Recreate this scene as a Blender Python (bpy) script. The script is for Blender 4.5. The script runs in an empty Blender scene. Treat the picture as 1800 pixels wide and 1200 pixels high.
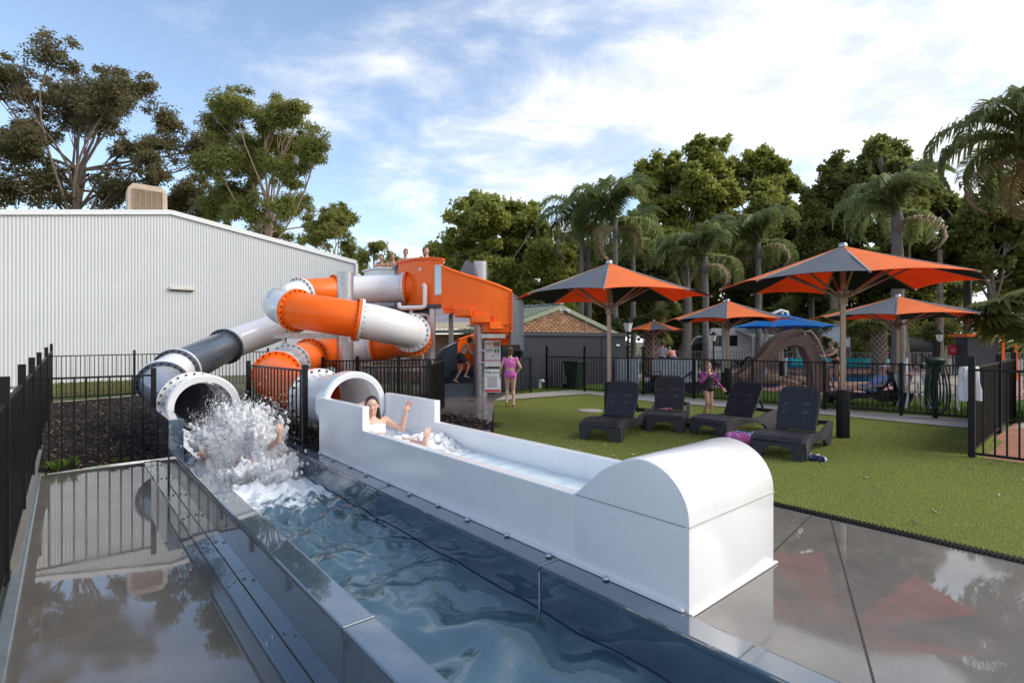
import bpy, bmesh, math, random
import numpy as np
from mathutils import Vector, Matrix, Quaternion

random.seed(7)
RNG = np.random.default_rng(11)
S = bpy.context.scene
COL = S.collection
R = math.radians
PI = math.pi

# ------------------------------------------------------------------ camera
CAMZ, F, W0, H0 = 1.7, 920.0, 1800.0, 1200.0
cam = bpy.data.cameras.new("camera"); camo = bpy.data.objects.new("camera", cam); COL.objects.link(camo)
camo.location = (0, 0, CAMZ); camo.rotation_euler = (R(90), 0, 0)
cam.sensor_width = 36; cam.lens = 36 * F / W0; cam.clip_start = 0.05; cam.clip_end = 3000
S.camera = camo
S.render.resolution_x, S.render.resolution_y = 1024, 682

# ------------------------------------------------------------------ sky and sun (soft evening light from the right)
SUN_AZ, SUN_EL = R(97), R(38)          # azimuth measured clockwise from +Y
wd = bpy.data.worlds.new("World"); S.world = wd; wd.use_nodes = True
nt = wd.node_tree; N = nt.nodes; L = nt.links
bg = N["Background"]; bg.inputs["Strength"].default_value = 0.10
sky = N.new("ShaderNodeTexSky"); sky.sky_type = 'NISHITA'; sky.sun_disc = False
sky.sun_elevation = SUN_EL; sky.sun_rotation = SUN_AZ; sky.air_density = 1.0; sky.dust_density = 0.6; sky.ozone_density = 1.5
def wn(t, **k):
    n = N.new(t)
    for a, b in k.items(): setattr(n, a, b)
    return n
tc = wn("ShaderNodeTexCoord"); sep = wn("ShaderNodeSeparateXYZ"); L.new(tc.outputs["Generated"], sep.inputs[0])
def wmath(op, a, b=None, c=None):
    n = wn("ShaderNodeMath", operation=op)
    for i, v in enumerate((a, b, c)):
        if v is None: continue
        if isinstance(v, (int, float)): n.inputs[i].default_value = v
        else: L.new(v, n.inputs[i])
    return n.outputs[0]
zz = wmath('ADD', wmath('MAXIMUM', sep.outputs[2], 0.0), 0.26)
px_ = wmath('DIVIDE', sep.outputs[0], zz); py_ = wmath('DIVIDE', sep.outputs[1], zz)
cmb = wn("ShaderNodeCombineXYZ"); L.new(px_, cmb.inputs[0]); L.new(py_, cmb.inputs[1])
mp = wn("ShaderNodeMapping"); mp.inputs["Scale"].default_value = (0.95, 1.15, 1); mp.inputs["Rotation"].default_value = (0, 0, R(-28))
mp.inputs["Location"].default_value = (3.1, 1.3, 0.0)
L.new(cmb.outputs[0], mp.inputs[0])
n1 = wn("ShaderNodeTexNoise"); n1.inputs["Scale"].default_value = 0.85; n1.inputs["Detail"].default_value = 9; n1.inputs["Roughness"].default_value = 0.56; n1.inputs["Distortion"].default_value = 0.2
L.new(mp.outputs[0], n1.inputs["Vector"])
n2 = wn("ShaderNodeTexNoise"); n2.inputs["Scale"].default_value = 3.1; n2.inputs["Detail"].default_value = 7; n2.inputs["Roughness"].default_value = 0.6; n2.inputs["Distortion"].default_value = 0.35
L.new(mp.outputs[0], n2.inputs["Vector"])
# more cloud to the right and near the horizon, clear patch high on the left
bias = wmath('ADD', wmath('ADD', wmath('MULTIPLY', sep.outputs[0], 0.36), wmath('MULTIPLY', sep.outputs[1], -0.10)), wmath('MULTIPLY', wmath('SUBTRACT', 0.42, sep.outputs[2]), 0.38))
dens = wmath('ADD', wmath('ADD', wmath('MULTIPLY', wmath('SUBTRACT', n1.outputs[0], .5), 1.7), wmath('MULTIPLY', wmath('SUBTRACT', n2.outputs[0], .5), 0.75)), wmath('ADD', bias, .66))
rmp = wn("ShaderNodeMapRange"); rmp.interpolation_type = 'SMOOTHSTEP'
rmp.inputs["From Min"].default_value = 0.42; rmp.inputs["From Max"].default_value = 0.90
L.new(dens, rmp.inputs["Value"])
cshade = wn("ShaderNodeMapRange"); cshade.inputs["From Min"].default_value = 0.38; cshade.inputs["From Max"].default_value = 0.60
L.new(n2.outputs[0], cshade.inputs["Value"])
ccol = wn("ShaderNodeMix", data_type='RGBA'); L.new(cshade.outputs[0], ccol.inputs["Factor"])
ccol.inputs["A"].default_value = (3.45, 3.65, 4.05, 1); ccol.inputs["B"].default_value = (5.1, 5.0, 4.85, 1)
mixs = wn("ShaderNodeMix", data_type='RGBA'); L.new(rmp.outputs[0], mixs.inputs["Factor"])
skg = wn("ShaderNodeMix", data_type='RGBA', blend_type='MULTIPLY'); skg.inputs["Factor"].default_value = 1.0
L.new(sky.outputs[0], skg.inputs["A"]); skg.inputs["B"].default_value = (1.18, 1.10, 1.03, 1)
L.new(skg.outputs["Result"], mixs.inputs["A"]); L.new(ccol.outputs["Result"], mixs.inputs["B"])
L.new(mixs.outputs["Result"], bg.inputs["Color"])

sun = bpy.data.lights.new("sun", 'SUN'); sun.energy = 1.3; sun.angle = R(42); sun.color = (1.0, 0.93, 0.84)
suno = bpy.data.objects.new("sun", sun); COL.objects.link(suno); suno.location = (20, 0, 30)
sd = Vector((math.sin(SUN_AZ) * math.cos(SUN_EL), math.cos(SUN_AZ) * math.cos(SUN_EL), math.sin(SUN_EL)))
suno.rotation_euler = sd.to_track_quat('Z', 'Y').to_euler()
S.view_settings.view_transform = 'Standard'; S.view_settings.look = 'None'; S.view_settings.gamma = 1
S.view_settings.use_curve_mapping = False; S.view_settings.exposure = 1.38
S.render.engine = 'CYCLES'
S.cycles.max_bounces = 14; S.cycles.diffuse_bounces = 8; S.cycles.transparent_max_bounces = 24; S.cycles.use_denoising = True

# ------------------------------------------------------------------ frames of reference
TH = R(40.5)                                   # the water slide lanes run 40.5 degrees left of straight ahead
D2 = Vector((math.cos(TH), math.sin(TH), 0)); D1 = Vector((-math.sin(TH), math.cos(TH), 0))
def uv(u, v, z=0.0): p = D2 * u + D1 * v; return Vector((p.x, p.y, z))
def at(px, py, Y): return Vector(((px - 900) / F * Y, Y, CAMZ + (600 - py) / F * Y))
def gr(px, py, z=0.0):
    Y = F * (CAMZ - z) / (py - 600); return Vector(((px - 900) / F * Y, Y, z))

# ------------------------------------------------------------------ mesh helpers
def tag(o, label=None, cat=None, group=None, kind=None):
    if label: o["label"] = label
    if cat: o["category"] = cat
    if group: o["group"] = group
    if kind: o["kind"] = kind
    return o
def thing(name, label, cat, loc=(0, 0, 0), rotz=0.0, group=None):
    o = bpy.data.objects.new(name, None); COL.objects.link(o); o.empty_display_size = 0.2
    o.location = loc; o.rotation_euler = (0, 0, rotz)
    return tag(o, label, cat, group)
def link(name, me, parent=None, loc=None):
    o = bpy.data.objects.new(name, me); COL.objects.link(o)
    if parent is not None: o.parent = parent
    if loc is not None: o.location = loc
    return o
def copy_tree(o, parent=None):
    c = o.copy(); COL.objects.link(c)
    if parent is not None: c.parent = parent
    for ch in KIDS(o): copy_tree(ch, c)
    return c
_kids = {}
def KIDS(o): return list(o.children)

def frame(d, up=Vector((0, 0, 1))):
    d = Vector(d).normalized()
    a = d.cross(up)
    if a.length < 1e-4: a = d.cross(Vector((0, 1, 0)))
    a.normalize(); b = a.cross(d).normalized()
    return a, b
class MB:
    def __init__(s): s.v = []; s.f = []; s.m = []; s.cur = 0
    def add(s, vs, fs):
        b = len(s.v); s.v.extend([tuple(p) for p in vs])
        for f in fs: s.f.append(tuple(i + b for i in f)); s.m.append(s.cur)
    def box(s, c, d, rz=0.0, M=None):
        x, y, z = d[0] / 2, d[1] / 2, d[2] / 2
        vs = [Vector((i * x, j * y, k * z)) for k in (-1, 1) for j in (-1, 1) for i in (-1, 1)]
        if M is not None: vs = [M @ p for p in vs]
        elif rz: q = Matrix.Rotation(rz, 3, 'Z'); vs = [q @ p for p in vs]
        c = Vector(c); vs = [p + c for p in vs]
        s.add(vs, [(0, 2, 3, 1), (4, 5, 7, 6), (0, 1, 5, 4), (2, 6, 7, 3), (0, 4, 6, 2), (1, 3, 7, 5)]); return s
    def bar(s, p, q, w, h=None, up=Vector((0, 0, 1))):
        p, q = Vector(p), Vector(q); h = h or w; a, b = frame(q - p, up); a = a * w / 2; b = b * h / 2
        vs = [p - a - b, p + a - b, p + a + b, p - a + b, q - a - b, q + a - b, q + a + b, q - a + b]
        s.add(vs, [(0, 1, 2, 3), (7, 6, 5, 4), (0, 4, 5, 1), (1, 5, 6, 2), (2, 6, 7, 3), (3, 7, 4, 0)]); return s
    def tube(s, pts, rad, n=12, cap=True, closed=False):
        pts = [Vector(p) for p in pts]; k = len(pts)
        if not hasattr(rad, '__len__'): rad = [rad] * k
        vs = []; a = None
        for i, p in enumerate(pts):
            if closed: d = pts[(i + 1) % k] - pts[i - 1]
            else: d = pts[min(i + 1, k - 1)] - pts[max(i - 1, 0)]
            d.normalize()
            if a is None: a, b = frame(d)
            else:
                a = a - d * a.dot(d)
                if a.length < 1e-5: a, b = frame(d)
                a.normalize(); b = a.cross(d).normalized()
            for j in range(n):
                t = 2 * PI * j / n; vs.append(p + (a * math.cos(t) + b * math.sin(t)) * rad[i])
        fs = []
        for i in range(k if closed else k - 1):
            i2 = (i + 1) % k
            for j in range(n):
                j2 = (j + 1) % n; fs.append((i * n + j, i * n + j2, i2 * n + j2, i2 * n + j))
        if cap and not closed:
            fs.append(tuple(range(n - 1, -1, -1))); fs.append(tuple((k - 1) * n + j for j in range(n)))
        s.add(vs, fs); return s
    def cyl(s, p, q, r, r2=None, n=16, cap=True): return s.tube([p, q], [r, r if r2 is None else r2], n, cap)
    def lathe(s, prof, c=(0, 0, 0), n=20):
        c = Vector(c); vs = []; k = len(prof)
        for r, z in prof:
            for j in range(n):
                t = 2 * PI * j / n; vs.append(c + Vector((r * math.cos(t), r * math.sin(t), z)))
        fs = [(i * n + j, i * n + (j + 1) % n, (i + 1) * n + (j + 1) % n, (i + 1) * n + j) for i in range(k - 1) for j in range(n)]
        fs.append(tuple(range(n - 1, -1, -1))); fs.append(tuple((k - 1) * n + j for j in range(n)))
        s.add(vs, fs); return s
    def prism(s, poly, a, b, n, t):
        """polygon (2D list) laid along axes a, b with origin 0, extruded by t along n; a,b,n Vectors; use off() for origin"""
        o = s.org if hasattr(s, 'org') else Vector((0, 0, 0))
        k = len(poly); vs = [o + a * p[0] + b * p[1] for p in poly]; vs += [p + n * t for p in vs]
        fs = [tuple(range(k - 1, -1, -1)), tuple(range(k, 2 * k))]
        for i in range(k):
            j = (i + 1) % k; fs.append((i, j, k + j, k + i))
        s.add(vs, fs); return s
    def ell(s, c, r, n=10, m=7, M=None):
        c = Vector(c); vs = []; fs = []
        if not hasattr(r, '__len__'): r = (r, r, r)
        for i in range(m + 1):
            ph = PI * i / m
            for j in range(n):
                t = 2 * PI * j / n
                p = Vector((r[0] * math.sin(ph) * math.cos(t), r[1] * math.sin(ph) * math.sin(t), r[2] * math.cos(ph)))
                if M is not None: p = M @ p
                vs.append(c + p)
        for i in range(m):
            for j in range(n):
                fs.append((i * n + j, (i + 1) * n + j, (i + 1) * n + (j + 1) % n, i * n + (j + 1) % n))
        s.add(vs, fs); return s
    def mesh(s, name, mat=None, smooth=False, off=None, bevel=0):
        me = bpy.data.meshes.new(name)
        vs = s.v
        if off is not None: vs = [(p[0] - off[0], p[1] - off[1], p[2] - off[2]) for p in vs]
        me.from_pydata(vs, [], s.f)
        bm = bmesh.new(); bm.from_mesh(me)
        bmesh.ops.remove_doubles(bm, verts=bm.verts, dist=1e-5)
        bmesh.ops.recalc_face_normals(bm, faces=bm.faces)
        if bevel:
            es = [e for e in bm.edges if len(e.link_faces) == 2 and e.calc_face_angle(0) > 0.6]
            if es: bmesh.ops.bevel(bm, geom=es, offset=bevel, segments=2, profile=0.6, affect='EDGES', clamp_overlap=True)
        bm.to_mesh(me); bm.free()
        for mm in (mat if isinstance(mat, (list, tuple)) else [mat]):
            if mm: me.materials.append(mm)
        if isinstance(mat, (list, tuple)) and not bevel and len(me.polygons) == len(s.m): me.polygons.foreach_set("material_index", s.m)
        if smooth: smooth_mesh(me, smooth)
        return me
    def build(s, name, mat, parent=None, smooth=False, off=None, bevel=0, loc=None):
        return link(name, s.mesh(name, mat, smooth, off, bevel), parent, loc)
def smooth_mesh(me, ang=None):
    me.polygons.foreach_set("use_smooth", [True] * len(me.polygons))
    if ang is not None and ang is not True and hasattr(me, "set_sharp_from_angle"): me.set_sharp_from_angle(angle=R(ang))
def np_mesh(name, V, Fq, mat, smooth=False, mats=None):
    """fast mesh from numpy arrays; Fq: (n,k) vertex indices"""
    me = bpy.data.meshes.new(name); V = np.asarray(V, np.float32); Fq = np.asarray(Fq, np.int32); n, k = Fq.shape
    me.vertices.add(len(V)); me.vertices.foreach_set("co", V.ravel())
    me.loops.add(n * k); me.loops.foreach_set("vertex_index", Fq.ravel())
    me.polygons.add(n); me.polygons.foreach_set("loop_start", np.arange(0, n * k, k, dtype=np.int32))
    try: me.polygons.foreach_set("loop_total", np.full(n, k, dtype=np.int32))
    except Exception: pass
    if smooth: me.polygons.foreach_set("use_smooth", np.ones(n, bool))
    for mm in (mat if isinstance(mat, (list, tuple)) else [mat]): me.materials.append(mm)
    if mats is not None: me.polygons.foreach_set("material_index", np.asarray(mats, np.int32))
    me.update(calc_edges=True); me.validate(); return me

# ------------------------------------------------------------------ materials
class MT:
    """small node helper"""
    def __init__(s, name):
        s.m = bpy.data.materials.new(name); s.m.use_nodes = True; s.t = s.m.node_tree
        s.p = s.t.nodes["Principled BSDF"]; s.out = s.t.nodes["Material Output"]
    def n(s, typ, ins=None, **k):
        q = s.t.nodes.new(typ)
        for a, b in k.items(): setattr(q, a, b)
        if ins:
            for a, b in ins.items(): s.set(q.inputs[a], b)
        return q
    def set(s, sock, v):
        if hasattr(v, 'is_linked') or isinstance(v, bpy.types.NodeSocket): s.t.links.new(v, sock)
        else:
            if isinstance(v, (tuple, list)) and len(v) == 3 and sock.type == 'RGBA': v = (*v, 1)
            sock.default_value = v
    def P(s, **k):
        for a, b in k.items(): s.set(s.p.inputs[a.replace('_', ' ')], b)
        return s
    def coord(s, kind="Object", scale=None):
        c = s.n("ShaderNodeTexCoord").outputs[kind]
        if scale is not None: c = s.n("ShaderNodeMapping", {"Vector": c, "Scale": scale}).outputs[0]
        return c
    def geo(s, o="Position"): return s.n("ShaderNodeNewGeometry").outputs[o]
    def noise(s, sc, det=4, rough=0.5, vec=None, dist=0.0):
        i = {"Scale": sc, "Detail": det, "Roughness": rough, "Distortion": dist}
        if vec is not None: i["Vector"] = vec
        return s.n("ShaderNodeTexNoise", i).outputs[0]
    def rng(s, v, a, b, c=0.0, d=1.0): return s.n("ShaderNodeMapRange", {"Value": v, "From Min": a, "From Max": b, "To Min": c, "To Max": d}).outputs[0]
    def mix(s, f, a, b, bt='MIX'):
        q = s.n("ShaderNodeMix", data_type='RGBA', blend_type=bt); s.set(q.inputs["Factor"], f)
        s.set(q.inputs["A"], (*a, 1) if isinstance(a, tuple) and len(a) == 3 else a); s.set(q.inputs["B"], (*b, 1) if isinstance(b, tuple) and len(b) == 3 else b)
        return q.outputs["Result"]
    def math(s, op, a, b=0.0):
        q = s.n("ShaderNodeMath", operation=op); s.set(q.inputs[0], a); s.set(q.inputs[1], b); return q.outputs[0]
    def bump(s, h, st=0.3, dist=0.01): return s.n("ShaderNodeBump", {"Height": h, "Strength": st, "Distance": dist}).outputs[0]
def simple(name, col, rough=0.5, metal=0.0, var=0.12, vs=6.0, bump=0.0, bs=60.0, coat=0.0, spec=0.5, dirt=None):
    m = MT(name); pos = m.geo()
    f = m.noise(vs, 5, 0.6, pos); g = m.rng(f, 0.3, 0.7)
    c = m.mix(g, tuple(x * (1 - var) for x in col), tuple(min(1, x * (1 + var)) for x in col))
    if dirt:
        dm = m.rng(m.noise(dirt[1], 6, 0.65, pos), dirt[2], dirt[2] + 0.2, 0, dirt[3]); c = m.mix(dm, c, dirt[0])
    m.P(Base_Color=c, Metallic=metal, Specular_IOR_Level=spec)
    m.P(Roughness=m.rng(f, 0.25, 0.75, max(0.02, rough * 0.85), min(1, rough * 1.15)))
    if coat: m.P(Coat_Weight=coat, Coat_Roughness=0.06)
    if bump: m.P(Normal=m.bump(m.noise(bs, 4, 0.6, pos), bump, 0.01))
    return m.m
M = {}
def gelcoat():
    m = MT("white_gelcoat"); p = m.geo(); f = m.rng(m.noise(2.5, 5, .6, p), .3, .7)
    c = m.mix(f, (.735, .745, .765), (.785, .795, .81))
    st = m.noise(1.0, 6, .7, m.n("ShaderNodeMapping", {"Vector": p, "Scale": (9, 9, .7)}).outputs[0]); c = m.mix(m.rng(st, .56, .78, 0, .30), c, (.56, .55, .52))
    sc = m.noise(26, 3, .6, m.n("ShaderNodeMapping", {"Vector": p, "Scale": (1, 1, 5)}).outputs[0]); c = m.mix(m.rng(sc, .66, .78, 0, .22), c, (.5, .5, .5))
    m.P(Base_Color=c, Roughness=m.rng(m.noise(6, 5, .6, p), .3, .7, .12, .26), Coat_Weight=.3, Coat_Roughness=.06, Normal=m.bump(m.noise(1.3, 2, .5, p), .10, .06)); return m.m
M['white_gel'] = gelcoat()
M['orange_gel'] = simple("orange_gelcoat", (0.93, 0.155, 0.012), 0.36, var=0.05, vs=2.0, coat=0.06, spec=0.25, dirt=((.70, .20, .08), 4.0, .6, .35))
M['grey_gel'] = simple("slate_gelcoat", (0.10, 0.12, 0.145), 0.26, var=0.08, vs=2.0, coat=0.3, dirt=((0.2, 0.2, 0.2), 2.5, 0.62, 0.35))
M['palegrey_gel'] = simple("pale_grey_gelcoat", (0.33, 0.35, 0.39), 0.26, var=0.05, vs=2.0, coat=0.3)
M['navy_gel'] = simple("navy_gelcoat", (0.035, 0.052, 0.075), 0.22, var=0.1, vs=3.0, coat=0.3)
M['galv'] = simple("galvanised_steel", (0.46, 0.48, 0.50), 0.38, 0.75, var=0.16, vs=14.0, bump=0.05, bs=40)
M['galvpaint'] = simple("pale_grey_steel", (0.40, 0.42, 0.44), 0.45, 0.3, var=0.08, vs=5.0)
M['black'] = simple("black_powder_coat", (0.009, 0.009, 0.010), 0.45, var=0.25, vs=5.0, spec=0.22)
M['bolt'] = simple("dark_bolt", (0.03, 0.03, 0.03), 0.45, 0.6)
M['steelbolt'] = simple("stainless_bolt", (0.55, 0.56, 0.58), 0.28, 0.9)
M['shed'] = simple("white_corrugated_steel", (0.585, 0.61, 0.635), 0.42, 0.0, var=0.035, vs=0.6, dirt=((0.55, 0.53, 0.48), 1.2, 0.62, 0.3))
M['trim'] = simple("white_steel_flashing", (0.74, 0.76, 0.78), 0.35, var=0.03)
M['tan'] = simple("tan_plastic", (0.50, 0.40, 0.31), 0.55, var=0.06)
M['tandark'] = simple("tan_louvre", (0.36, 0.27, 0.19), 0.6, var=0.08)
M['pvc'] = simple("white_pvc", (0.72, 0.74, 0.74), 0.3, var=0.04)
M['dark'] = simple("dark_cavity", (0.01, 0.01, 0.011), 0.8)
M['rattan'] = simple("charcoal_rattan_plastic", (0.022, 0.023, 0.030), 0.42, var=0.15, vs=30)
M['offwhite'] = simple("offwhite_plastic", (0.72, 0.72, 0.70), 0.45, var=0.05)
M['bingreen'] = simple("dark_green_plastic", (0.012, 0.035, 0.022), 0.45, var=0.15)
M['teal'] = simple("teal_pool_cover", (0.01, 0.30, 0.36), 0.35, var=0.12, vs=8)
M['brown'] = simple("brown_rotomould", (0.165, 0.115, 0.10), 0.5, var=0.12, vs=2.5)
M['charcoal'] = simple("charcoal_steel", (0.042, 0.048, 0.060), 0.45, var=0.08, vs=1.5)
M['palegreen'] = simple("pale_green_steel", (0.30, 0.40, 0.29), 0.5, var=0.08)
M['olive'] = simple("olive_flashing", (0.26, 0.29, 0.20), 0.5, var=0.1)
M['roofgrey'] = simple("weathered_roof_steel", (0.27, 0.26, 0.28), 0.5, var=0.14, vs=2.0)
M['tanfascia'] = simple("tan_roof_sheet", (0.45, 0.37, 0.24), 0.55, var=0.1)
M['brick'] = None
M['red'] = simple("red_print", (0.50, 0.02, 0.04), 0.45, var=0.05)
M['cloth_white'] = simple("white_towel", (0.75, 0.73, 0.80), 0.9, var=0.08, vs=20, bump=0.3, bs=180)
M['bark_grey'] = simple("grey_bark", (0.23, 0.20, 0.17), 0.9, var=0.3, vs=5, bump=0.6, bs=14)
M['bark_pink'] = simple("smooth_gum_bark", (0.42, 0.30, 0.23), 0.8, var=0.3, vs=2.2, bump=0.25, bs=10)
M['bark_dark'] = simple("dark_gum_bark", (0.20, 0.155, 0.12), 0.9, var=0.35, vs=2.2, bump=0.5, bs=10)
M['palmtrunk'] = simple("grey_palm_trunk", (0.135, 0.122, 0.11), 0.9, var=0.3, vs=6, bump=0.5, bs=25)
def leafmat(name, c1, c2, trans=0.35):
    m = MT(name); rnd = m.geo("Random Per Island")
    lo = m.noise(0.55, 3, 0.5, m.geo())
    f = m.math('MULTIPLY_ADD', rnd, 0.6); q = f.node; m.set(q.inputs[2], m.rng(lo, 0.3, 0.7, 0.0, 0.4))
    c = m.mix(f, c1, c2)
    m.P(Base_Color=c, Roughness=0.5, Specular_IOR_Level=0.35)
    tr = m.n("ShaderNodeBsdfTranslucent", {"Color": m.mix(0.5, c, tuple(min(1, x * 1.5) for x in c2))})
    ms = m.n("ShaderNodeMixShader", {0: trans, 1: m.p.outputs[0], 2: tr.outputs[0]})
    m.t.links.new(ms.outputs[0], m.out.inputs[0]); return m.m
M['gum'] = leafmat("gum_leaf", (0.085, 0.085, 0.040), (0.23, 0.195, 0.09), 0.45)
M['gum_light'] = leafmat("light_gum_leaf", (0.12, 0.145, 0.03), (0.30, 0.30, 0.085), 0.45)
M['plane'] = leafmat("broad_leaf", (0.125, 0.165, 0.032), (0.34, 0.35, 0.085), 0.5)
M['plane_dark'] = leafmat("dark_broad_leaf", (0.085, 0.112, 0.028), (0.25, 0.26, 0.072), 0.48)
M['palm'] = leafmat("palm_leaflet", (0.10, 0.15, 0.05), (0.25, 0.29, 0.115), 0.42)
M['palm_dry'] = leafmat("dry_palm_leaflet", (0.16, 0.12, 0.055), (0.26, 0.20, 0.10), 0.3)
M['fan'] = leafmat("fan_palm_leaf", (0.09, 0.13, 0.04), (0.25, 0.26, 0.09), 0.42)
M['shrub'] = leafmat("shrub_leaf", (0.03, 0.055, 0.015), (0.10, 0.12, 0.04), 0.3)
# ================================================================== ground surfaces
def ground_mat(name, c1, c2, sc=1.2, rough=0.9, bump=0.4, bs=30):
    m = MT(name); p = m.geo(); f = m.rng(m.noise(sc, 8, 0.65, p), 0.32, 0.68); g = m.rng(m.noise(bs, 3, 0.6, p), 0.3, 0.7)
    c = m.mix(f, c1, c2); c = m.mix(m.math('MULTIPLY', g, 0.35), c, tuple(x * 0.45 for x in c1))
    m.P(Base_Color=c, Roughness=rough, Normal=m.bump(m.noise(bs * 2, 4, 0.6, p), bump, 0.02)); return m.m
def wet_concrete(name, base, wet_amount, puddle):
    """broom finished concrete under a film of water: coat gives the mirror, puddles are smoothest"""
    m = MT(name); p = m.geo()
    big = m.noise(0.55, 5, 0.55, p, 0.6); mid = m.noise(2.6, 6, 0.6, p); fine = m.noise(90, 3, 0.6, p)
    c = m.mix(m.rng(mid, 0.3, 0.7), tuple(x * 0.82 for x in base), tuple(x * 1.15 for x in base))
    stn = m.noise(1.3, 7, 0.7, p, 1.0); c = m.mix(m.rng(stn, 0.50, 0.66, 0, 0.45), c, tuple(x * 0.55 for x in base))
    c = m.mix(m.rng(fine, 0.35, 0.7, 0, 0.45), c, tuple(x * 0.6 for x in base))
    pud = m.rng(big, puddle, puddle + 0.10)
    m.P(Base_Color=c, Roughness=0.55, Coat_IOR=1.85, Coat_Weight=m.rng(pud, 0, 1, wet_amount * 0.85, 1.0), Coat_Roughness=m.rng(pud, 0, 1, 0.07, 0.006))
    m.P(Normal=m.bump(fine, 0.25, 0.004))
    rip = m.noise(7.0, 3, 0.5, p, 0.8); gr_ = m.noise(70, 2, 0.5, p)
    h = m.math('ADD', m.math('MULTIPLY', rip, 0.5), m.math('MULTIPLY', gr_, 0.06))
    m.P(Coat_Normal=m.bump(h, 0.05, 0.006)); return m.m
M['wetL'] = wet_concrete("wet_concrete_left", (0.130, 0.114, 0.096), 1.0, 0.40)
M['wetR'] = wet_concrete("wet_concrete_right", (0.155, 0.138, 0.122), 0.95, 0.42)
M['wetP'] = wet_concrete("wet_concrete_path", (0.14, 0.12, 0.11), 0.75, 0.58)
M['pathdry'] = ground_mat("dry_concrete", (0.34, 0.31, 0.28), (0.42, 0.39, 0.35), 0.9, 0.85, 0.15, 60)
M['earth'] = ground_mat("park_ground", (0.12, 0.10, 0.065), (0.10, 0.12, 0.05), 0.25, 0.95, 0.4, 12)
M['grassbase'] = ground_mat("lawn_soil", (0.085, 0.13, 0.026), (0.13, 0.165, 0.04), 1.1, 0.95, 0.3, 50)
M['turfbase'] = ground_mat("turf_backing", (0.10, 0.125, 0.026), (0.14, 0.155, 0.036), 0.7, 0.95, 0.5, 60)
M['mulchbase'] = ground_mat("dark_mulch_soil", (0.011, 0.009, 0.008), (0.025, 0.018, 0.014), 3.0, 0.95, 0.8, 25)
M['reddirt'] = ground_mat("red_dirt", (0.30, 0.12, 0.065), (0.42, 0.20, 0.12), 1.6, 0.95, 0.4, 30)
M['pinkpave'] = ground_mat("pink_pool_paving", (0.38, 0.18, 0.18), (0.46, 0.24, 0.22), 1.2, 0.8, 0.2, 40)
M['sandstone'] = ground_mat("sandstone_coping", (0.36, 0.25, 0.15), (0.46, 0.33, 0.2), 2.0, 0.8, 0.2, 30)
M['asphalt'] = ground_mat("park_road", (0.16, 0.14, 0.125), (0.21, 0.185, 0.165), 0.6, 0.9, 0.2, 60)

def poly(name, pts, mat, z=None, kind='structure', parent=None):
    mb = MB(); vs = [Vector((p[0], p[1], p[2] if z is None else z)) for p in pts]; mb.add(vs, [tuple(range(len(vs)))])
    o = mb.build(name, mat, parent)
    bm = bmesh.new(); bm.from_mesh(o.data)
    for f in bm.faces:
        if f.normal.z < 0: f.normal_flip()
    bmesh.ops.triangulate(bm, faces=bm.faces); bm.to_mesh(o.data); bm.free()
    if kind: o["kind"] = kind
    return o
def rect_uv(name, u0, u1, v0, v1, z, mat): return poly(name, [uv(u0, v0), uv(u1, v0), uv(u1, v1), uv(u0, v1)], mat, z)
ZL = -0.60                                     # the wet slab left of the trough lies lower than the lawn side
mb = MB()
for (u0, u1, v0, v1, z) in ((2.95, 900, -300, 23.4, -0.05), (2.95, 900, 23.4, 900, -0.05), (-900, 2.95, 29.5, 900, -0.17), (-900, -0.42, -300, 29.5, -0.64)):
    mb.add([uv(u0, v0, z), uv(u1, v0, z), uv(u1, v1, z), uv(u0, v1, z)], [(0, 1, 2, 3)])
mb.build("ground", M['earth'])["kind"] = 'structure'
rect_uv("wet_floor", -0.42, 1.262, -4, 12.12, ZL, M['wetL'])

# heightfield: mulch bed rising to the back fence, then grass up to the shed
def bed_z(u, v):
    t = max(0, min(1, (u - 1.2) / 1.8)); t = t * t * (3 - 2 * t)
    s = max(0, min(1, (v - 12.1) / 12)); a = ZL + 0.03 + s * 0.26; b = -0.04 - s * 0.15
    return a * (1 - t) + b * t + 0.025 * math.sin(u * 2.3 + v) * math.sin(v * 1.7)
def hf(name, u0, u1, v0, v1, nu, nv, fz, mat):
    mb = MB(); vs = [uv(u0 + (u1 - u0) * i / nu, v0 + (v1 - v0) * j / nv) for j in range(nv + 1) for i in range(nu + 1)]
    for k, p in enumerate(vs):
        i, j = k % (nu + 1), k // (nu + 1); p.z = fz(u0 + (u1 - u0) * i / nu, v0 + (v1 - v0) * j / nv)
    mb.add(vs, [(j * (nu + 1) + i, j * (nu + 1) + i + 1, (j + 1) * (nu + 1) + i + 1, (j + 1) * (nu + 1) + i) for j in range(nv) for i in range(nu)])
    o = mb.build(name, mat, smooth=True); o["kind"] = 'structure'; return o
hf("garden_bed", -0.42, 9.5, 12.12, 23.5, 40, 44, bed_z, M['mulchbase'])
hf("garden_bed", 2.96, 7.2, 8.06, 12.12, 20, 20, lambda u, v: bed_z(u, 12.1) + 0.012, M['mulchbase'])
def g2z(u, v): s = max(0, min(1, (v - 23.5) / 6.5)); return bed_z(u, 23.5) * (1 - s) + (-0.12) * s + 0.01
hf("grass_verge", -0.42, 16, 23.5, 30.2, 40, 20, g2z, M['grassbase'])

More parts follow.
